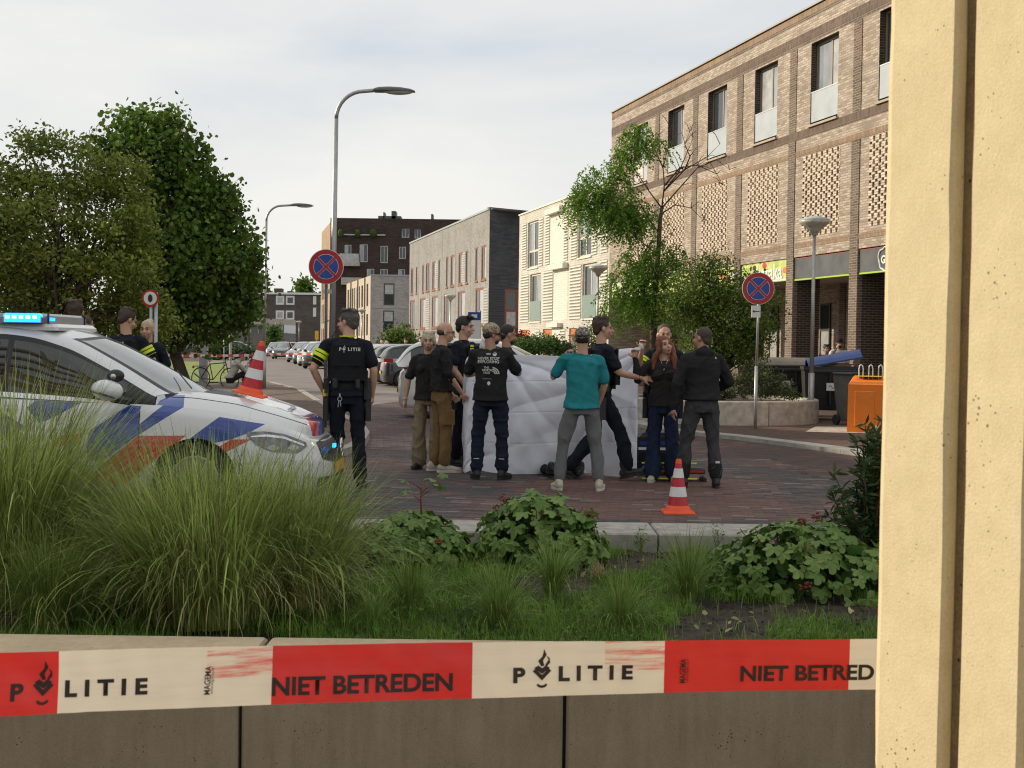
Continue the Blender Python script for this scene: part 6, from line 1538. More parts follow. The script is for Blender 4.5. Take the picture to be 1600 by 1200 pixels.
        if kind in ('cap', 'cap_back'):
            q.ell(hp_(0,-.012,.052), (.088,.104,.088), 20, 14, HR); co_ = remesh(q, .008, 'cap', hm, t, 1)
            s2 = 1 if kind == 'cap' else -1; q = MB(); pts = []
            n_ = 14; vs = []
            for i in range(5):
                for k in range(n_+1):
                    a = -1.15+2.3*k/n_; r = .085+.016*i*(cos(a)**.6 if cos(a) > 0 else 0); vs.append(hp_(sin(a)*(.078+.003*i), s2*(.085+.019*i*max(0, cos(a)*1.35-.25))-.01, .040-.006*i-.012*abs(sin(a))*0))
            q.add(vs, grid_faces(5, n_+1)); q.build('visor', hm if kind == 'cap' else m_blk, co_, smooth=True)
            q = MB(); q.ell(hp_(0,-.05,-.005), (.074,.052,.055), 16, 10, HR); remesh(q, .009, 'hair', m_hairk, t, 1, wr=wrinkle(5, .006, 50, 40))
            if kind == 'cap':
                q = MB(); q.tube([hp_(.0887*sin(a), -.012+.1047*cos(a), .018) for a in np.linspace(-2.2, 2.2, 24)], .0045, 6, flat=1.4); q.build('cap_band', M('maroon_band', (.16,.02,.02), .7), co_, smooth=True)
    if gear and 'beard' in gear:
        q = MB(); q.ell(hp_(0,.045,-.070), (.056,.052,.042), 16, 10, HR); q.ell(hp_(0,.092,-.046), (.024,.010,.007), 10, 6, HR); remesh(q, .009, 'beard', m_hairk, t, 1, wr=wrinkle(8, .003, 60, 60))
    # -------- top
    kind, tm = top; g_ = .016
    if tm is not None:
        q = MB(); hem = {'tee': -.065, 'sweater': -.02, 'pushed': -.01, 'hoodie': .012, 'blouse': -.05, 'polo': -.05}.get(kind, -.1)
        lo = .012 if kind in ('tee', 'hoodie', 'sweater') else 0
        stack(q, [(pe+V3(0,0,hem), .178*b+g_+lo, .132*b+g_+lo, 0), (pe+V3(0,0,hem+.06), .172*b+g_, .124*b+g_, 0), (pe.lerp(ch, .45), .142*b+g_+lo, .108*b+g_+lo, tw*.4), (ch, .160*b+g_, .118*b+g_, tw*.8), (ch+V3(0,0,.07), .168*b+g_, .114*b+g_, tw), (ch+V3(0,0,.125), .130*b+g_, .095*b+g_, tw), (ne+V3(0,0,-.025), .085, .074, tw)] + ([(ne+V3(0,0,.005), .067, .066, tw)] if kind != 'blouse' else []), 24)
        if female: 
            for s_ in (-1, 1): q.ell(ch+V3(s_*.075*cos(tw), .095, -.02), (.075,.06,.07), 14, 10)
        for k, s_ in (('R', 1), ('L', -1)):
            sh, el, wr_ = j['sh'+k], j['el'+k], j['wr'+k]
            if kind in ('tee', 'polo'):
                e = sh.lerp(el, .78 if kind == 'tee' else .66); chain(q, [sh.lerp(ne, .4), sh, sh.lerp(el, .4), e], [.052*b, .062*b, .064*b, .069*b])
            elif kind == 'sleeveless': pass
            elif kind == 'pushed': 
                chain(q, [sh.lerp(ne, .4), sh, sh.lerp(el, .5), el, el.lerp(wr_, .35)], [.052*b,.060*b,.056*b,.051*b,.045*b])
            else:
                chain(q, [sh.lerp(ne, .4), sh, sh.lerp(el, .5), el, el.lerp(wr_, .5), el.lerp(wr_, .97)], [.054*b,.064*b,.062*b,.058*b,.052*b,.042*b])
        if kind == 'hoodie': 
            q.ell(ne+V3(0,-.06,-.005), (.115,.075,.065), 16, 10); chain(q, [ne+V3(-.08,.02,.0), ne+V3(0,-.05,.035), ne+V3(.08,.02,.0)], [.035,.045,.035])
        to = remesh(q, max(vox, .0095), {'tee': 't_shirt', 'sweater': 'sweater', 'pushed': 'sweater', 'hoodie': 'hoodie', 'blouse': 'blouse', 'polo': 'uniform_shirt'}.get(kind, 'shirt'), tm, t, 2, wr=wrinkle(int(abs(base[0]*31+base[1]*7)) % 97, .015 if vox < .015 else .003, 6, 7))
    else: to = None
    # -------- trousers
    lm_, flare = legs
    if lm_ is not None:
        q = MB(); stack(q, [(pe+V3(0,0,-.13), .152*b, .115*b, 0), (pe+V3(0,0,-.04), .162*b, .120*b, 0), (pe+V3(0,0,.045), .148*b, .110*b, 0)], 22)
        for k, s_ in (('R', 1), ('L', -1)):
            hi, kn, an = j['hi'+k], j['kn'+k], j['an'+k]; e = an+(kn-an).normalized()*(.045 if flare < .02 else .015)
            chain(q, [hi+V3(0,0,-.02), hi.lerp(kn, .5), kn, kn.lerp(an, .45), kn.lerp(an, .8), e], [.094*b, .088*b, .072+flare*.3, .070+flare*.6, .063+flare, .058+flare])
        remesh(q, max(vox, .0105), 'trousers', lm_, t, 2, wr=wrinkle(int(abs(base[0]*53+3)) % 97, .017 if vox < .015 else .003, 7, 8))
    if shoes:
        for k in ('R', 'L'): shoe(t, j['an'+k]+V3(0,0,-.085), -j['toe'+k], shoes[0], shoes[1], 1.0, j['pit'+k], len(shoes) > 2)
    t['p'] = 0; del t['p']
    return t, j, to, HR
def project_text(par, s, size, mat, centre, normal, up, target, off=.004, name='print', mesh=None, bold=.0, space=1.0):
    """lay lettering on the curved surface of a garment by dropping every vertex on to it"""
    me = mesh or text_mesh(s, size, mat, 0, bold, name=name, space=space); n = Vector(normal).normalized(); u = Vector(up).normalized(); r = u.cross(n)
    bm = bmesh.new(); bm.from_mesh(me); bmesh.ops.triangulate(bm, faces=bm.faces)
    bmesh.ops.subdivide_edges(bm, edges=[e for e in bm.edges if e.calc_length() > .02], cuts=1); bm.to_mesh(me); bm.free()
    bvs = [BVHTree.FromPolygons([v.co for v in q.data.vertices], [p.vertices for p in q.data.polygons]) for q in (target if isinstance(target, list) else [target])]
    for v in me.vertices:
        p = Vector(centre)+r*v.co.x+u*v.co.y + n*.3; hs = [x_ for x_ in (b_.ray_cast(p, -n, .6) for b_ in bvs) if x_[0] is not None]; h = min(hs, key=lambda x_: x_[3]) if hs else (None,)
        v.co = (h[0]+n*off) if h[0] is not None else Vector(centre)+r*v.co.x+u*v.co.y+n*off
    me.materials.clear(); me.materials.append(mat); return link(name, me, par)
def poly_mesh(polys):
    mb = MB(); [mb.add([(x, y, 0) for x, y in p], [tuple(range(len(p)))]) for p in polys]; me = bpy.data.meshes.new('print'); me.from_pydata(mb.v, [], mb.f); return me
def emblem(sc):   # flame over an open book, traced as simple outlines
    P = [[(-.5,.05),(0,-.45),(.5,.05),(.36,.2),(0,-.15),(-.36,.2)], [(-.42,.22),(0,-.10),(.42,.22),(.2,.36),(0,.2),(-.2,.36)],
         [(-.05,.30),(-.22,.60),(.02,.85),(.10,1.25),(.24,.92),(.05,.62),(.12,.34)], [(.16,.36),(.34,.66),(.22,.88),(.40,.75),(.44,.5),(.26,.3)]]
    a = [[(.30*cos(t_), -.62+.24*sin(t_)) for t_ in np.linspace(pi*1.05, 2*pi*.975, 9)]+[(.18*cos(t_), -.60+.12*sin(t_)) for t_ in np.linspace(2*pi*.975, pi*1.05, 9)]]
    return [[(x*sc, y*sc) for x, y in p] for p in P+a]
def vest(t, j, b=1.0, hiv=True, pockets=True, text=None, seed=1, sleeves=True):
    pe, ch, ne = j['pelvis'], j['chest'], j['neck']; tw = j['twist']
    q = MB(); stack(q, [(pe+V3(0,0,.10), .165*b+.03, .125*b+.03, tw*.2), (pe.lerp(ch, .5), .160*b+.03, .120*b+.035, tw*.5), (ch, .168*b+.024, .125*b+.035, tw*.8), (ch+V3(0,0,.10), .150*b+.010, .118*b+.032, tw), (ne+V3(0,0,-.045), .105, .095, tw)], 24)
    v = remesh(q, .0095, 'police_vest', m_vest, t, 1, wr=wrinkle(seed, .003, 9, 30))
    for s_ in (-1, 1):   # back and front plates
        q = MB(); R = Matrix.Rotation(tw, 4, 'Z'); q.M = Matrix.Translation((ch.x, ch.y, ch.z)) @ R
        q.cbox(-.145, .145, min(s_*.13, s_*.165), max(s_*.13, s_*.165), -.10, .12, .018); pl_ = q.build('plate_carrier', m_vest, v)
    if pockets:
        for k in range(4):
            q = MB(); q.M = Matrix.Translation((pe.lerp(ch,.4).x, pe.lerp(ch,.4).y, pe.lerp(ch,.4).z)) @ Matrix.Rotation(tw*.5, 4, 'Z'); x_ = -.13+.085*k
            q.cbox(x_, x_+.07, .13, .185, -.06, .07, .012); q.build('pouch', m_vest, v)
    if hiv:
        for s_, k in (((1, 'R'), (-1, 'L')) if hiv is True else ((-1, 'L'),)):
            sh, el = j['sh'+k], j['el'+k]; d = (el-sh).normalized()
            if sleeves:
                for f0, f1, mt in ((.30,.40,m_hiv), (.44,.56,m_hiv)):
                    q = MB(); q.tube([sh.lerp(el, f0), sh.lerp(el, f1)], [.0765*b, .0755*b], 18); q.build('sleeve_band', mt, t, smooth=False)
            q = MB(); q.tube([sh.lerp(el, .665), sh.lerp(el, .68)], [.0765*b, .0755*b], 18); q.build('sleeve_piping', m_hiv, t)
    return v
def belt_gear(t, j, seed=0):
    pe = j['pelvis']; q = MB(); stack(q, [(pe+V3(0,0,.015), .185, .142, 0), (pe+V3(0,0,.075), .180, .138, 0)], 28); bl = q.build('duty_belt', m_vest, t)
    for a, w_, h, zz_ in ((200,.045,.15,-.06), (340,.05,.20,-.12), (170,.04,.11,-.02), (15,.05,.12,-.03), (240,.05,.09,-.0), (300,.045,.08,.0), (100,.05,.09,-.01)):
        A = radians(a); q = MB(); q.M = Matrix.Translation((pe.x+.20*cos(A), pe.y+.16*sin(A), pe.z+.04)) @ Matrix.Rotation(A, 4, 'Z'); q.cbox(-.018, .035, -w_/2, w_/2, zz_, zz_+h, .008); q.build('belt_pouch', m_black, bl)
    # radio, holster and taser on the thighs
    for s_, col in ((1, m_black), (-1, m_black)):
        q = MB(); q.M = Matrix.Translation((pe.x+s_*.205, pe.y-.01, pe.z-.17)); q.cbox(-.026,.030,-.045,.05,-.12,.12,.012); h_ = q.build('holster', m_black, t)
        q = MB(); q.M = Matrix.Translation((pe.x+s_*.215, pe.y-.035, pe.z-.03)); q.cbox(-.018,.018,-.045,.02,-.02,.05,.008); q.build('grip', m_black if s_ > 0 else M('taser_yellow', (.6,.5,.02), .5) if 'taser_yellow' not in bpy.data.materials else bpy.data.materials['taser_yellow'], h_)
    return bl
def politie(t, v, c, n, w_=.30):
    v = [v]+[q for q in v.children if q.name.startswith('plate_carrier')]
    n = Vector(n).normalized(); u = Vector((0,0,1)); r = u.cross(n)
    project_text(t, 'P', w_*.19, m_logo, Vector(c)-r*w_*.46, n, u, v, bold=.002, name='police_lettering')
    project_text(t, 'LITIE', w_*.19, m_logo, Vector(c)+r*w_*.13, n, u, v, bold=.002, name='police_lettering', space=1.35)
    project_text(t, '', 0, m_logo, Vector(c)-r*w_*.30, n, u, v, name='police_emblem', mesh=poly_mesh(emblem(w_*.15)))
# 1 officer seen from behind, left hand on his belt, head turned left
OB = (m_shoek, m_black, 1)
b = gp(541, 762)
t, j, to, HR = person('greying police officer seen from behind, hand on hip, beside the police car bonnet', b, radians(4), 1.86, m_skin, ('polo', m_navy), (m_navy, .012), OB,
    dict(elL=(-.33,-.05,1.17), wrL=(-.235,.06,.95), shL=(-.20,0,1.435), elR=(.26,-.02,1.15), wrR=(.24,.08,.90), anL=(-.10,.06,.085), anR=(.14,-.03,.085), knL=(-.10,.07,.49), fL=(.25,.35,-.9), curlL=.9, pL=(1,0,0)), ('short', m_hairg), (radians(62), 0, 0))
v = vest(t, j, 1.02, 'L', True, seed=3); belt_gear(t, j); politie(t, v, j['chest']+V3(.035,0,.06), (.05,-1,0), .225)
q = MB(); q.cbox(-.03,.03,-.02,.02,-.06,.06,.01); q.tube([(0,0,.05),(.0,0,.17)], .006, 6); r_ = q.build('radio', m_black, t); r_.location = j['shL']+V3(-.0,.13,-.0); r_.rotation_euler = (-.2, radians(28), 0)
q = MB(); q.tube([j['wrL']+V3(-.002,-.01,.035)+(V3(.027*cos(a), .027*sin(a), 0)) for a in np.linspace(0, 2*pi, 13)], .007, 6); q.build('wristwatch', m_black, t)
q = MB(); q.tube([(-.06,-.165,.93),(-.06,-.175,.90)], .008, 6); q.tube([(-.06+.02*cos(a),-.175,.88+.02*sin(a)) for a in np.linspace(0,2*pi,13)], .004, 5); q.tube([(-.07,-.178,.86),(-.075,-.178,.80)], .005, 5); q.tube([(-.055,-.178,.86),(-.05,-.178,.81)], .005, 5); q.build('keys', m_steel, t)
q = MB(); q.tube([j['neck']+V3(.075*cos(a), .070*sin(a)-.005, .012) for a in np.linspace(0, 2*pi, 25)], .006, 6, False); q.build('collar_piping', m_hiv, t)
# 2 blond woman behind the bald man
b = gp(668, 733)
t, j, to, HR = person('short-haired blond woman in black top and khaki trousers half hidden behind the bald man', b, radians(168), 1.66, m_skin, ('tee', m_blk2), (m_khaki, .045), (m_shoek, m_black),
    dict(elR=(.27,-.01,1.13), wrR=(.30,.03,.87)), ('bob', m_hairw), (radians(12), 0, 0), female=True)
q = MB(); q.tube([j['wrR']+V3(.0,0,.03)+V3(.03*cos(a), .03*sin(a), 0) for a in np.linspace(0,2*pi,13)], .008, 6); q.build('bracelet', m_logo, t)
# 3 bald man with glasses
b = gp(688, 737)
t, j, to, HR = person('bald man with glasses in a black sweater, brown cargo trousers and cream sneakers', b, radians(-76), 1.78, m_skin, ('pushed', m_blk), (m_brn, .012), (m_shoew, m_sole),
    dict(elR=(.24,.03,1.15), wrR=(.20,.20,.93), elL=(-.24,-.02,1.14), wrL=(-.16,.16,.90), anR=(.10,.03,.085), anL=(-.12,-.06,.085), knR=(.10,.05,.50), curlR=.8, curlL=.9, head=(0,.045,1.62)), ('bald', m_stub), (radians(-8), radians(-8), 0))
hd = j['head']; q = MB()
for s_ in (-1, 1): q.tube([hd+HR@V3(s_*.034+.024*cos(a), .098, .008+.018*sin(a)) for a in np.linspace(0,2*pi,17)], .0025, 5, False); q.tube([hd+HR@V3(s_*.058,.098,.012), hd+HR@V3(s_*.082,.0,.012)], .0025, 5)
q.tube([hd+HR@V3(-.01,.1,.012), hd+HR@V3(.01,.1,.012)], .0025, 5); q.build('glasses', m_black, t)
for s_ in (1, -1):
    q = MB(); q.M = Matrix.Translation(j['knR' if s_ > 0 else 'knL']+V3(s_*.075,.01,.15)); q.cbox(-.02,.02,-.07,.07,-.09,.09,.015); q.build('cargo_pocket', m_brn, t)
# 4 dark-haired officer facing right
b = gp(722, 727)
t, j, to, HR = person('dark-haired young police officer facing right behind the couple', b, radians(-118), 1.86, m_skin, ('polo', m_navy), (m_navy, .012), OB,
    dict(elR=(.24,.02,1.13), wrR=(.20,.16,.93)), ('quiff', m_hairk), (radians(12), radians(-4), 0))
v = vest(t, j, 1.0, False, True, seed=5); belt_gear(t, j)
q = MB(); q.M = Matrix.Translation(j['chest']+V3(.10,.175,.085)); q.box(-.035,.035,-.004,.004,-.055,.0); q.box(-.03,.035,-.004,.004,.012,.035); q.build('chest_patch', m_hiv, v)
q = MB(); q.ell(j['chest']+V3(-.03,.24,.10), (.05,.04,.07), 12, 8); q.ell(j['chest']+V3(-.05,.25,.17), (.04,.04,.035), 10, 8); remesh(q, .012, 'plastic_bag', m_logo, t, 1, wr=wrinkle(3, .006, 30, 30))
q = MB(); hand(q, j['chest']+V3(-.08,.26,.12), (0,.3,-1), (1,0,0), 1.0, .6); q.build('blue_glove', m_glove, t)
# 5 man in the printed black t-shirt, back to us
b = gp(765, 749)
t, j, to, HR = person('man in patterned cap and black t-shirt with white back print, seen from behind', b, radians(-4), 1.75, m_skin2, ('tee', m_blk), (m_navyp, .014), (m_shoek, m_black),
    dict(elR=(.30,.10,1.20), wrR=(.22,.30,1.28), elL=(-.27,.10,1.18), wrL=(-.20,.28,1.18), anL=(-.15,.0,.085), anR=(.14,.0,.085), knL=(-.14,.03,.49), knR=(.13,.03,.49), toeL=-.35, toeR=.45), ('cap', m_cap), (radians(-62), radians(-6), 0), build_=1.08, gear=('beard',))
c = j['chest']
for s, sz, dx, dz, bo in (('NEVER STOP', .043, -.02, .03, .001), ('EXPLORING', .045, -.02, -.008, .001), ('THE', .032, -.040, -.072, .0007), ('NORTH', .032, -.032, -.101, .0007), ('FACE', .032, -.036, -.130, .0007), ('worldwide athletes', .013, -.03, -.195, .0)):
    project_text(t, s, sz, m_logo, c+V3(dx, 0, dz+.03), (0,-1,0), (0,0,1), to, bold=bo)
polys = []
for k in range(3):
    r0, r1 = .024+.020*k, .037+.020*k
    polys.append([(r1*cos(a), r1*sin(a)) for a in np.linspace(0, pi/2, 9)]+[(r0*cos(a), r0*sin(a)) for a in np.linspace(pi/2, 0, 9)])
project_text(t, '', 0, m_logo, c+V3(.028,0,-.112), (0,-1,0), (0,0,1), to, mesh=poly_mesh(polys), name='dome_print')
project_text(t, '', 0, m_logo, c+V3(.05,0,.11), (0,-1,0), (0,0,1), to, mesh=poly_mesh([[(.022*cos(a), .022*sin(a)) for a in np.linspace(0,2*pi,16)[:-1]]]), name='round_print'); project_text(t, 'series', .02, m_logo, c+V3(-.02,0,.112), (0,-1,0), (0,0,1), to, bold=.0015)
project_text(t, '', 0, m_logo, c+V3(-.01,0,-.215), (0,-1,0), (0,0,1), to, mesh=poly_mesh([[(.018*cos(a), .022*sin(a)) for a in np.linspace(0,2*pi,12)[:-1]]]), name='round_print')
for k in ('L', 'R'): 
    q = MB(); p = j['kn'+k].lerp(j['an'+k], .62); q.box(p.x-.03, p.x+.03, p.y-.087, p.y-.083, p.z-.004, p.z+.004); q.build('reflective_mark', m_logo, t)
# 6 bearded man behind the sheet beside him
b = gp(793, 737); b.y = 15.7; b.x = (791-800)/FPX*15.7
person('dark-haired bearded man whose head shows above the left of the sheet', b, radians(-75), 1.76, m_skin2, ('tee', m_blk2), (m_blk, .01), (m_shoek, m_black), None, ('crop', m_hairk), (radians(0), radians(-12), 0), gear=('beard',))
# 7 man in the teal t-shirt
b = gp(907, 766)
t, j, to, HR = person('man in teal t-shirt and grey track trousers with backwards cap, legs apart', b, radians(3), 1.70, m_skin, ('tee', m_teal), (m_greyp, .004), (m_shoew, m_sole),
    dict(elL=(-.30,.10,1.22), wrL=(-.15,.24,1.42), shL=(-.195,0,1.44), elR=(.25,.03,1.15), wrR=(.20,.15,.93), anL=(-.235,.02,.085), anR=(.20,-.02,.085), knL=(-.185,.05,.50), knR=(.165,.03,.49), toeL=-.25, toeR=.3, curlL=1.2, pL=(.6,-.5,0), fL=(.15,-.3,1)), ('cap_back', m_cap2), (radians(-6), radians(-8), 0), build_=1.02)
q = MB(); q.cbox(-.035,.035,-.006,.006,-.07,.07,.005); ph = q.build('phone', m_black, t); ph.location = j['wrL']+V3(.03,-.0,.10); ph.rotation_euler = (0, radians(-12), radians(40))
# 8 officer stepping to the right with arm out
b = gp(936, 750)
t, j, to, HR = person('brown-haired police officer striding right with one arm held out', b, radians(-82), 1.84, m_skin, ('polo', m_navy), (m_navy, .012), OB,
    dict(elR=(.20,.16,1.16), wrR=(.14,.42,1.10), shR=(.185,.03,1.425), anR=(.08,.30,.12), knR=(.09,.20,.52), anL=(-.10,-.33,.10), knL=(-.10,-.03,.50), pitR=.25, pitL=-.5, fR=(-.05,1,-.06), pR=(-.6,0,-.6), curlR=.15, pelvis=(0,-.02,.95), hiR=(.092,.0,.92), hiL=(-.092,-.03,.92)), ('short', m_hairb), (radians(-4), 0, 0))
v = vest(t, j, 1.0, False, True, seed=7); belt_gear(t, j)
q = MB(); q.tube([j['wrR']+V3(.0,-.035,.008)+V3(.028*cos(a), 0, .028*sin(a)) for a in np.linspace(0,2*pi,13)], .009, 6); q.build('wristwatch', m_black, t)
# 9 officer facing us behind the woman
b = gp(1034, 742)
t, j, to, HR = person('short-haired police officer facing the camera behind the auburn-haired woman', b, radians(178), 1.78, m_skin, ('polo', m_navy), (m_navy, .012), OB,
    dict(shR=(.185,0,1.43), elR=(.30,.10,1.22), wrR=(.27,.26,1.46), fR=(-.1,.15,1), curlR=1.1, pR=(0,1,0)), ('crop', m_hairb), (radians(6), radians(-3), 0))
v = vest(t, j, 1.0, True, True, seed=9); belt_gear(t, j)
# 10 auburn-haired woman
b = gp(1035, 752)
t, j, to, HR = person('woman with long auburn hair, black blouse and jeans, arm raised to the sheet', b, radians(172), 1.64, m_skin, ('blouse', m_blk2), (m_jean, .045), (m_shoew, m_sole),
    dict(elR=(.31,.06,1.22), wrR=(.345,.10,1.47), shR=(.18,0,1.43), fR=(.12,.05,1), curlR=1.0, pR=(0,1,0), elL=(-.22,.05,1.13), wrL=(-.14,.12,.92), anR=(.12,.03,.085), anL=(-.13,-.03,.085)), ('long', m_haira), (radians(30), radians(12), radians(13)), female=True, extra='open_mouth', build_=.97)
q = MB(); q.tube([j['neck']+V3(-.045,.075,-.01), j['neck']+V3(0,.125,-.12), j['neck']+V3(.045,.075,-.01)], .0035, 5); q.ell(j['neck']+V3(0,.128,-.135), (.007,.004,.013), 8, 6); q.build('necklace', m_chrome, t)
q = MB(); q.tube([j['wrR']+V3(0,0,-.03)+V3(.030*cos(a), .03*sin(a), 0) for a in np.linspace(0,2*pi,13)], .005, 6); q.build('bracelet', m_black, t)
q = MB(); q.ell((j['wrR'].x-.02, j['wrR'].y+.01, j['wrR'].z+.11), (.05,.035,.03), 12, 8); q.ell((j['wrR'].x-.07, j['wrR'].y+.01, j['wrR'].z+.15), (.03,.02,.04), 10, 8); remesh(q, .01, 'crumpled_cloth', m_logo, t, 0, wr=wrinkle(4, .008, 40, 40))
# 11 man in the black hoodie
b = gp(1094, 762)
t, j, to, HR = person('heavily built man in a black hoodie and charcoal track trousers, seen from behind at right', b, radians(14), 1.73, m_skin2, ('hoodie', m_blk), (m_charc, .010), (m_shoek, m_black),
    dict(elR=(.33,.06,1.15), wrR=(.24,.22,1.06), elL=(-.29,-.01,1.14), wrL=(-.31,.03,.87), anL=(-.16,.10,.085), anR=(.17,-.04,.085), knL=(-.14,.10,.49), knR=(.15,.02,.49), toeL=-.1, toeR=.35), ('crop', m_stub), (radians(38), 0, 0), build_=1.16)
project_text(t, '', 0, m_logo, j['chest']+V3(.12,0,.12), (0,-1,0), (0,0,1), to, mesh=poly_mesh([[(.014,-.008),(0,.014),(-.014,-.008)]]), name='hoodie_logo')
for k in ('L', 'R'):
    q = MB(); a_, k_ = j['an'+k], j['kn'+k]; chain(q, [k_.lerp(a_, .62), k_.lerp(a_, .86)], [.078, .071]); remesh(q, .012, 'cuff_panel', m_blk, t, 1)
q = MB(); p = j['knR'].lerp(j['anR'], .5); q.box(p.x-.03, p.x+.02, p.y-.098, p.y-.094, p.z-.012, p.z+.012); q.build('trouser_logo', m_logo, t)
# 12 someone kneeling behind the sheet, only dark legs and shoes showing under it
b = gp(882, 742); b.y = 14.60
t = thing('person', 'person kneeling behind the sheet, only dark lower legs and shoes showing under its hem', 'person', b, radians(15))
q = MB(); q.ell((0,1.0,.95),(.09,.10,.12),16,10); cap(q,(0,.93,.78),.055,(0,.98,.9),.05); stack(q, [((0,.62,.18),.16,.14,0),((0,.70,.42),.15,.12,0),((0,.84,.68),.17,.12,0),((0,.92,.80),.09,.08,0)])
for s_ in (-1,1):
    chain(q, [(s_*.1,.62,.2),(s_*.14,.90,.10),(s_*.14,.42,.07),(s_*.15,-.02,.07)], [.09,.07,.06,.05]); chain(q, [(s_*.18,.9,.72),(s_*.22,1.0,.45),(s_*.12,1.2,.25)], [.06,.045,.03]); hand(q, (s_*.12,1.2,.25), (0,.5,-1), (0,-1,0))
remesh(q, .010, 'body', m_navy, t, 2, wr=wrinkle(12, .006, 9, 9))
for s_ in (-1,1):
    o = shoe(t, V3(s_*.17,-.02,.055), radians(180-s_*25), m_shoek, m_black); o.rotation_euler = (0, 0, 0)
# ------------------------------------------------------------------ people further off
def far_person(label, px, D, H, rz, topm, legm, hair, skin=None, kind='tee', pose=None, group=None, base_z=0, head=(0,0,0), vox=.016, gear=None):
    p = at(px, 540, D); return person(label, (p.x, D, base_z), rz, H, skin or m_skin, (kind, topm), (legm, .01), (m_shoek, m_black), pose, hair, head, group, vox=vox, gear=gear)
t, j, to, HR = far_person('police officer seen from behind beyond the car roof, head bowed, yellow sleeve bands', 198, 15.0, 1.88, radians(-14), m_navy, m_navy, ('short', m_hairb), kind='polo', head=(radians(-35), radians(-22), 0), vox=.0105, pose=dict(elR=(.30,.05,1.17), wrR=(.22,.28,1.10), elL=(-.27,.05,1.15)))
v = vest(t, j, 1.0, True, True, seed=11); politie(t, v, j['chest']+V3(-.03,0,.07), (0,-1,0), .24)
t, j, to, HR = far_person('blond police officer with hair tied back facing us, beside the officer with yellow bands', 231, 15.6, 1.76, radians(165), m_navy, m_navy, ('crop', m_hairw), kind='polo', head=(radians(12), 0, 0), vox=.0105)
v = vest(t, j, .95, False, True, seed=12)
q = MB(); q.ell(j['head']+V3(0,-.06,.11), (.05,.05,.035), 12, 8); remesh(q, .01, 'hair_bun', m_hairw, t, 0)
q = MB(); hand(q, (.24,.16,1.02), (0,.5,-.6), (-1,0,0), 1.05, .6); q.build('blue_glove', m_glove, t)
far_person('man with short ginger hair seen from behind beyond the light bar', 118, 15.0, 1.97, radians(5), M('grey_tee', (.12,.12,.12), .9), m_jean, ('short', m_hairb), vox=.0105, head=(radians(-5), 0, 0))
far_person('man with sunglasses bending beside the ginger-haired man, behind the light bar', 131, 15.6, 1.80, radians(-60), m_blk, m_jean, ('crop', m_stub), m_skin2, vox=.0105, head=(0, radians(-15), 0))
# two people sitting behind the bonnet
def seated(label, px, py, rz, topm, hairm, s_=1.0, skin=None):
    b = gp(px, py); return person(label, b, rz, 1.92, skin or m_skin, ('hoodie', topm), (m_blk, .01), (m_shoek, m_black),
        dict(pelvis=(0,0,.34), chest=(0,.16,.66), neck=(0,.24,.83), head=(0,.33,.95), shR=(.18,.2,.78), shL=(-.18,.2,.78), elR=(.2,.42,.56), elL=(-.2,.42,.56), wrR=(.06,.5,.72), wrL=(-.06,.5,.72), hiR=(.09,.02,.32), hiL=(-.09,.02,.32), knR=(.12,.45,.50), knL=(-.12,.45,.50), anR=(.12,.42,.085), anL=(-.12,.42,.085)), ('short', hairm), (0, radians(-30), 0), vox=.014)
seated('person in a grey hoodie sitting hunched beside the bicycle', 359, 610, radians(-70), m_hood, m_hairk)
seated('person in black sitting beyond the grey hoodie with head in hands', 384, 605, radians(-78), m_blk, m_hairk)
gpz = gp(368, 606); bt = thing('stone_block', 'low pale stone block the two seated people sit on', 'stone block', (gpz.x, gpz.y, 0), radians(15)); MB().cbox(-.55,.75,-.22,.22,0,.22,.02).build('block', m_conc, bt)
for px, D, H, rz, tm, lm__, hr, sk, lab in ((597, 55, 1.75, 175, m_blk, m_jean, ('short', m_hairk), m_skin, 'man in a black t-shirt standing behind the parked cars'), (604, 56, 1.66, 200, m_hood, m_khaki, ('long', m_hairw), m_skin, 'fair-haired woman in grey beside the man in the black t-shirt'),
        (626, 58, 1.45, 180, M('cream_tee', (.5,.45,.38), .9), m_jean, ('short', m_hairk), m_skin, 'small figure in a cream shirt before the bushes'), (634, 57, 1.78, 180, M('olive_tee', (.18,.22,.06), .9), m_khaki, ('short', m_hairk), m_skin2, 'person in olive green before the bushes'), (657, 58, 1.85, 180, M('pale_blue_shirt', (.20,.27,.30), .9), m_jean, ('short', m_hairk), m_skin, 'man in a pale blue shirt left of the blond woman, behind the cars')):
    far_person(lab, px, D, H, radians(rz), tm, lm__, hr, sk, vox=.022)
far_person('man in black holding a phone beside the tall bush, half hidden by the road sign', 1171, 30.0, 1.62, radians(200), m_blk, m_jean, ('crop', m_stub), m_skin2, pose=dict(elR=(.25,.1,1.15), wrR=(.1,.3,1.3)), vox=.014, base_z=.04)
far_person('man in a dark top under the arcade left of the man in the cap', 1291, 31.3, 1.60, radians(185), m_blk, m_jean, ('short', m_hairk), m_skin2, vox=.014, base_z=.04)
far_person('bearded man in a black cap and white t-shirt under the arcade, arm raised', 1311, 31.5, 1.76, radians(190), m_logo, m_jean, ('cap', m_blk), m_skin2, vox=.014, base_z=.04, gear=('beard',), pose=dict(elR=(.30,.1,1.2), wrR=(.16,.2,1.5)))
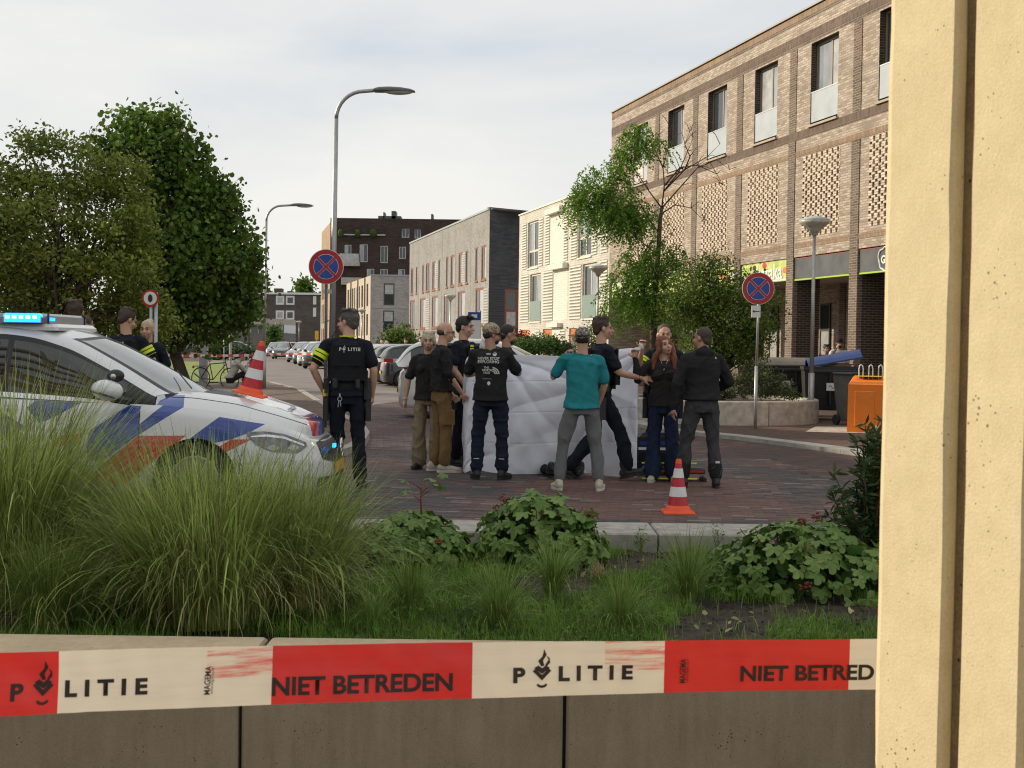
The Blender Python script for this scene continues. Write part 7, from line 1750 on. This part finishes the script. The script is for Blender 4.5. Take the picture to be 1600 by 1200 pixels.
# ------------------------------------------------------------------ the white sheet
def sheet_mesh():
    top = [(722,615,15.2),(728,560,15.2),(745,556,15.2),(775,556,15.1),(800,553,15.0),(840,553,15.0),(880,556,14.95),(920,553,15.0),(950,547,15.0),(975,544,15.0),(992,546,15.0),(997,566,15.05)]
    bot = [(722,736,15.2),(726,740,14.95),(740,735,14.9),(775,740,14.95),(800,744,14.85),(840,741,14.9),(880,738,14.95),(920,740,14.95),(950,744,14.8),(975,747,14.75),(993,748,14.75),(994,745,14.9)]
    T = cat_rom([at(*p) for p in top], 150); Bt = cat_rom([Vector((at(*p).x, at(*p).y, max(.012, at(*p).z))) for p in bot], 150); nr = 170; V = []
    for i in range(150):
        for k in range(nr):
            u = i/149; v = k/(nr-1); p = T[i].lerp(Bt[i], v); p.y -= .05*sin(pi*v)
            sag = .04*sin(pi*((u*3.2) % 1))*(1-v)**6; p.z -= sag*.35
            # folds fan out from the held corners plus soft diagonals
            d1 = math.hypot((u-.98)*1.9, v*1.2)+.04; a1 = atan2(v*1.2, (.98-u)*1.9); d2 = math.hypot((u-.30)*1.9, v*1.2)+.05; a2 = atan2(v*1.2, (u-.30)*1.9)
            fd = lambda s_: (1-abs(sin(s_)))**2.2
            f = .075*fd(a1*6.5+1.2*noise.noise(Vector((u*3,v*3,8))))*math.exp(-d1*.8)*min(1, d1*4) + .065*fd(a2*5.5+.8+noise.noise(Vector((u*4,v*3,2))))*math.exp(-d2*.9)*min(1, d2*4)
            d3 = math.hypot(u*1.9-.02, (1-v)*1.2)+.06; a3 = atan2((1-v)*1.2+.02, u*1.9+.05); f += .05*fd(a3*7+.4)*math.exp(-d3*1.6)
            rg = noise.noise(Vector((u*6+v*3.6, v*1.6-u*2.4, 1.5))); rg2 = noise.noise(Vector((u*9-v*5, v*3+u*2, 4)))
            f += .05*(abs(rg)**.8)*(1 if rg > 0 else -.4) + .02*abs(rg2)
            f += .016*sin(u*60+3*sin(v*5))*(v**2.5)*(.4+.6*abs(sin(u*9)))
            f *= min(1, .15+v*5); p.y += f; p.x += .3*f
            cn = noise.noise(Vector((u*4.5+v*2.5, v*2.2-u*1.5, 21))); cn2 = noise.noise(Vector((u*5-v*4.2, v*2.6+u*2, 33))); cn3 = noise.noise(Vector((u*9+v*1.5, v*1.2, 41)))
            f += .050*(1-abs(cn))**10 + .045*(1-abs(cn2))**12 + .035*(1-abs(cn3))**9*v
            for c_ in (.22, .48, .74):
                p.y += .0055*math.exp(-((v-c_-.01*sin(u*5))/.0045)**2)
            for c_ in (.62, .86): p.y += .004*math.exp(-((u-c_)/.003)**2)
            V.append(p[:])
    return fast_mesh('white_sheet', V, grid_faces(150, nr), M('white_bed_sheet', (.86,.88,.97), .85, .02, 3, .12, 200, trans=.08, spec=.2), smooth=True)
o = link('white_sheet', sheet_mesh()); tag(o, 'large white bed sheet held up as a screen by the group', 'sheet')
# bags and stretcher behind the woman's legs
b = gp(1020, 742); bg_ = thing('medical_bag', 'black medical rucksack standing behind the jeans of the auburn-haired woman', 'bag', (b.x, 15.2, 0))
q = MB(); q.cbox(-.22,.22,-.14,.14,0,.50,.05); q.build('body', m_black, bg_); q = MB(); q.cbox(-.18,.18,-.19,-.142,.06,.26,.02); q.build('pocket', m_vest, bg_); MB().box(-.18,.18,-.146,-.141,.30,.33).build('reflective_strip', m_refl, bg_); MB().box(-.16,.16,-.146,-.141,.36,.40).build('blue_strip', m_sb, bg_)
q = MB(); q.tube([(-.08,0,.49),(-.06,0,.56),(.06,0,.56),(.08,0,.49)], .012, 8); q.build('handle', m_black, bg_)
st = thing('folded_stretcher', 'folded stretcher with bright yellow poles lying on the road behind the standing people', 'stretcher', (b.x+.12, 14.45, 0))
for z, y in ((.20,.0),(.03,-.05)): MB().tube([(-.32,y,z),(.30,y,z)], .010, 8).build('pole', m_hiv, st)
MB().cbox(-.3,.4,-.02,.22,.08,.15,.02).build('canvas', m_black, st); MB().box(-.3,.38,-.024,-.02,.10,.125).build('red_strap', m_red, st)
for x_ in (-.28, .36): MB().cbox(x_,x_+.05,-.06,.2,0,.05,.01).build('foot', m_black, st)
# ------------------------------------------------------------------ foreground: concrete seat wall, ribbed pillar, police tape
m_wallc = None
def board_concrete(name, base, tint, bumps=.5, zs=.12, pits=70):
    m, nt, b = newmat(name); b.inputs['Roughness'].default_value = .85; b.inputs['Specular IOR Level'].default_value = .25
    tc = N(nt, 'ShaderNodeTexCoord'); mp = N(nt, 'ShaderNodeMapping'); mp.inputs['Scale'].default_value = (1, 1, zs); L(nt, tc.outputs['Object'], mp.inputs[0])
    n = N(nt, 'ShaderNodeTexNoise', _Scale=34, _Detail=6, _Roughness=.6); L(nt, mp.outputs[0], n.inputs['Vector'])
    n2 = N(nt, 'ShaderNodeTexNoise', _Scale=2.2, _Detail=7, _Roughness=.65); L(nt, tc.outputs['Object'], n2.inputs['Vector'])
    mi = N(nt, 'ShaderNodeMix'); mi.inputs[0].default_value = .55; L(nt, n.outputs[0], mi.inputs[2]); L(nt, n2.outputs[0], mi.inputs[3])
    n5 = N(nt, 'ShaderNodeTexNoise', _Scale=260, _Detail=2); L(nt, tc.outputs['Object'], n5.inputs['Vector']); mi2 = N(nt, 'ShaderNodeMix'); mi2.inputs[0].default_value = .30; L(nt, mi.outputs[0], mi2.inputs[2]); L(nt, n5.outputs[0], mi2.inputs[3]); mi = mi2
    r = N(nt, 'ShaderNodeValToRGB'); r.color_ramp.elements[0].position = .38; r.color_ramp.elements[1].position = .62; r.color_ramp.elements[0].color = (*base, 1); r.color_ramp.elements[1].color = (*tint, 1); L(nt, mi.outputs[0], r.inputs[0])
    # air-bubble pits
    vo = N(nt, 'ShaderNodeTexVoronoi', _Scale=pits, _Randomness=1); L(nt, tc.outputs['Object'], vo.inputs['Vector'])
    n3 = N(nt, 'ShaderNodeTexNoise', _Scale=9, _Detail=3); L(nt, tc.outputs['Object'], n3.inputs['Vector'])
    th = N(nt, 'ShaderNodeMapRange'); th.inputs[1].default_value = .52; th.inputs[2].default_value = .72; th.inputs[3].default_value = .05; th.inputs[4].default_value = .22; L(nt, n3.outputs[0], th.inputs[0])
    lt = N(nt, 'ShaderNodeMath', operation='LESS_THAN'); L(nt, vo.outputs['Distance'], lt.inputs[0]); L(nt, th.outputs[0], lt.inputs[1])
    mc = N(nt, 'ShaderNodeMix', data_type='RGBA'); L(nt, lt.outputs[0], mc.inputs[0]); L(nt, r.outputs[0], mc.inputs[6]); mc.inputs[7].default_value = (*[x*.45 for x in base], 1); L(nt, mc.outputs[2], b.inputs['Base Color'])
    su = N(nt, 'ShaderNodeMath', operation='SUBTRACT'); L(nt, mi.outputs[0], su.inputs[0]); L(nt, lt.outputs[0], su.inputs[1])
    bp = N(nt, 'ShaderNodeBump', _Strength=bumps, _Distance=.004); L(nt, su.outputs[0], bp.inputs['Height']); L(nt, bp.outputs[0], b.inputs['Normal']); return m
m_wallc = board_concrete('seat_wall_concrete', (.22,.18,.12), (.33,.28,.20)); m_pill = board_concrete('beige_pillar_concrete', (.56,.475,.29), (.69,.60,.39), .5, .7, 95)
sw = thing('concrete_seat_wall', 'low grey-brown concrete seat wall of long blocks in front of the planting bed', 'wall')
x0 = -.772-.936*5
for k in range(10):
    a = x0+.936*k; mb = MB(); mb.cbox(a+.005, a+.931, 3.655, 4.115, -.05, .55, .008); mb.build('wall_block', m_wallc, sw)
MB().box(-6, 5, 3.70, 4.08, -.05, .50).build('joint_filling', m_black, sw)
sheet('front_paving', [(-8, -6), (8, -6), (8, 3.9), (-8, 3.9)], -.008, m_pave)
# pillar: plan outline with ribs and grooves, extruded; it runs towards the camera on the right
P0 = at(1382, 600, 1.71); ang_ = atan2(-.9, .43)
pr = thing('ribbed_pillar', 'tall beige concrete pillar with deep vertical grooves filling the right edge', 'pillar', (P0.x, P0.y, 0), ang_)
plan = [(-.012,.008),(.003,0),(.110,0),(.114,.005),(.116,.050),(.141,.050),(.144,.005),(.148,0),(.236,0),(.242,.006),(.245,.06),(.28,.06),(.285,.006),(.29,0),(.42,0),(.426,.006),(.43,.07),(.46,.07),(.466,0),(.60,0),(.60,.25),(-.012,.25)]
mb = MB(); nzp = 60; vs = []
for k in range(nzp+1):
    z = -.02+4.5*k/nzp
    for i, (x_, y_) in enumerate(plan): e = .0012*noise.noise(Vector((i*3.1, z*9, 1))) ; vs.append((x_+e*2, y_+e, z))
n_ = len(plan); fs = [(k*n_+i, k*n_+(i+1) % n_, (k+1)*n_+(i+1) % n_, (k+1)*n_+i) for k in range(nzp) for i in range(n_)]+[tuple(range(n_)), tuple(nzp*n_+i for i in range(n_))]
mb.add(vs, fs); mb.build('shaft', m_pill, pr)
m_groove_shade = board_concrete('stained_shaded_groove_concrete', (.13,.09,.045), (.27,.20,.11), .8, .5, 40)  # groove floor: brown stains, with the groove's shade put into the colour
for a_, b_ in ((.1165,.1405),(.2455,.2795),(.4305,.4595)): MB().box(a_, b_, .018, .049, 0, 4.4).build('stain_shade_strip', m_groove_shade, pr)
# tape: measured along its run; a = photo column, b = -.5..+.5 across
KA = [(-120, 1075, 1.53), (0, 1069, 1.59), (370, 1057, 1.69), (740, 1047, 1.79), (1050, 1042, 1.86), (1370, 1038, 1.925)]
def tpt(a, b, off=0):
    xs_ = [k[0] for k in KA]
    def sm(vals): 
        c = np.polyfit(xs_, vals, 3); return float(np.polyval(c, a))
    y = sm([k[1] for k in KA]); D = sm([k[2] for k in KA]); c = at(a, y, D)
    up = Vector((0, .05+.12*sin(a*.004), 1)).normalized()
    c = c + up*(b*.078); c.y += .0045*noise.noise(Vector((a*.006+b*.8, b*1.4, 3))) + .0016*noise.noise(Vector((a*.03+b*2, b*4, 9))) - off
    return c
tp_ = thing('police_tape', 'red and cream tape across the foreground printed POLITIE and NIET BETREDEN', 'barrier tape')
def tapemat(name, c, smear=False):
    m, nt, b = newmat(name); b.inputs['Roughness'].default_value = .32; b.inputs['Specular IOR Level'].default_value = .5
    tc = N(nt, 'ShaderNodeTexCoord'); mp = N(nt, 'ShaderNodeMapping'); mp.inputs['Scale'].default_value = (3, 3, 45); L(nt, tc.outputs['Object'], mp.inputs[0])
    n = N(nt, 'ShaderNodeTexNoise', _Scale=2.5, _Detail=8, _Roughness=.75); L(nt, mp.outputs[0], n.inputs['Vector'])
    r = N(nt, 'ShaderNodeValToRGB'); r.color_ramp.elements[0].position = .46; r.color_ramp.elements[1].position = .62
    r.color_ramp.elements[0].color = (*c, 1); r.color_ramp.elements[1].color = (*( (.66,.16,.13) if smear else [x*.94 for x in c]), 1); L(nt, n.outputs[0], r.inputs[0]); L(nt, r.outputs[0], b.inputs['Base Color'])
    tr = N(nt, 'ShaderNodeBsdfTranslucent'); L(nt, r.outputs[0], tr.inputs[0]); ms = N(nt, 'ShaderNodeMixShader'); ms.inputs[0].default_value = .38
    L(nt, b.outputs[0], ms.inputs[1]); L(nt, tr.outputs[0], ms.inputs[2]); L(nt, ms.outputs[0], nt.nodes['Material Output'].inputs[0]); return m
m_tr = tapemat('tape_red', (.60,.035,.030)); m_tw = tapemat('tape_cream', (.74,.68,.56)); m_ts = tapemat('tape_smeared_print', (.74,.66,.54), True)
def tape_piece(a0, a1, mt, nm, b0=-.5, b1=.5):
    n = max(2, int((a1-a0)/5)); V = []
    for i in range(n+1):
        for k in range(9): V.append(tpt(a0+(a1-a0)*i/n, b0+(b1-b0)*k/8)[:])
    mb = MB(); mb.add(V, grid_faces(n+1, 9)); return mb.build(nm, mt, tp_, smooth=True)
tape_piece(-120, 91, m_tr, 'red_stretch'); tape_piece(91, 322, m_tw, 'cream_stretch'); tape_piece(322, 425, m_tw, 'smeared_stretch', -.5, -.02); tape_piece(322, 425, m_ts, 'smeared_stretch', -.02, .5)
tape_piece(425, 738, m_tr, 'red_stretch'); tape_piece(738, 945, m_tw, 'cream_stretch'); tape_piece(945, 1038, m_tw, 'smeared_stretch', -.5, -.05); tape_piece(945, 1038, m_ts, 'smeared_stretch', -.05, .5)
tape_piece(1038, 1327, m_tr, 'red_stretch'); tape_piece(1327, 1392, m_tw, 'cream_stretch')
m_ink = M('tape_ink', (.030,.018,.015), .6, .3, 60)
def tape_text(s, a0, a1, b, hpx, bold=.0, space=1.0, rot=False, h98=98):
    """letters mapped on to the tape between columns a0 and a1, cap height hpx"""
    me = text_mesh(s, 1.0, m_ink, 0, bold, 'LEFT', space=space, name='tape_lettering'); co = [v.co.copy() for v in me.vertices]
    x0_, x1_ = min(c.x for c in co), max(c.x for c in co); y0_, y1_ = min(c.y for c in co), max(c.y for c in co)
    bm = bmesh.new(); bm.from_mesh(me); bmesh.ops.triangulate(bm, faces=bm.faces); bm.to_mesh(me); bm.free()
    for v in me.vertices:
        u = (v.co.x-x0_)/(x1_-x0_); w_ = (v.co.y-y0_)/(y1_-y0_)-.5
        if rot: a = (a0+a1)/2-(w_)*(a1-a0); bb = b+(u-.5)*hpx/h98
        else: a = a0+(a1-a0)*u; bb = b+w_*hpx/h98
        v.co = tpt(a, bb, .0018)
    return link('tape_lettering', me, tp_)
def tape_emblem(a, b, s, h98=98):
    mb = MB()
    for p in emblem(s): mb.add([tpt(a+x_, b+y_/h98, .0019) for x_, y_ in p], [tuple(range(len(p)))])
    o = mb.build('tape_emblem', m_ink, tp_); return o
tape_text('P', 18, 38, -.13, 27, .045); tape_emblem(68, -.06, 33); tape_text('LITIE', 102, 232, -.11, 27, .045, 1.6)
tape_text('MAGEMA', 320, 330, -.05, 46, .02, rot=True); tape_text('www.magema.com', 331, 336, -.05, 44, 0, rot=True)
tape_text('NIET BETREDEN', 426, 708, -.19, 28, .032, h98=88)
tape_text('P', 802, 821, -.10, 24, .045, h98=86); tape_emblem(847, -.05, 29, 86); tape_text('LITIE', 873, 989, -.09, 24, .045, 1.6, h98=86)
tape_text('MAGEMA', 1062, 1072, -.08, 40, .02, rot=True, h98=84); tape_text('www.magema.com', 1073, 1077, -.08, 38, 0, rot=True, h98=84)
tape_text('NIET BETRED', 1157, 1366, -.15, 25, .032, h98=82)
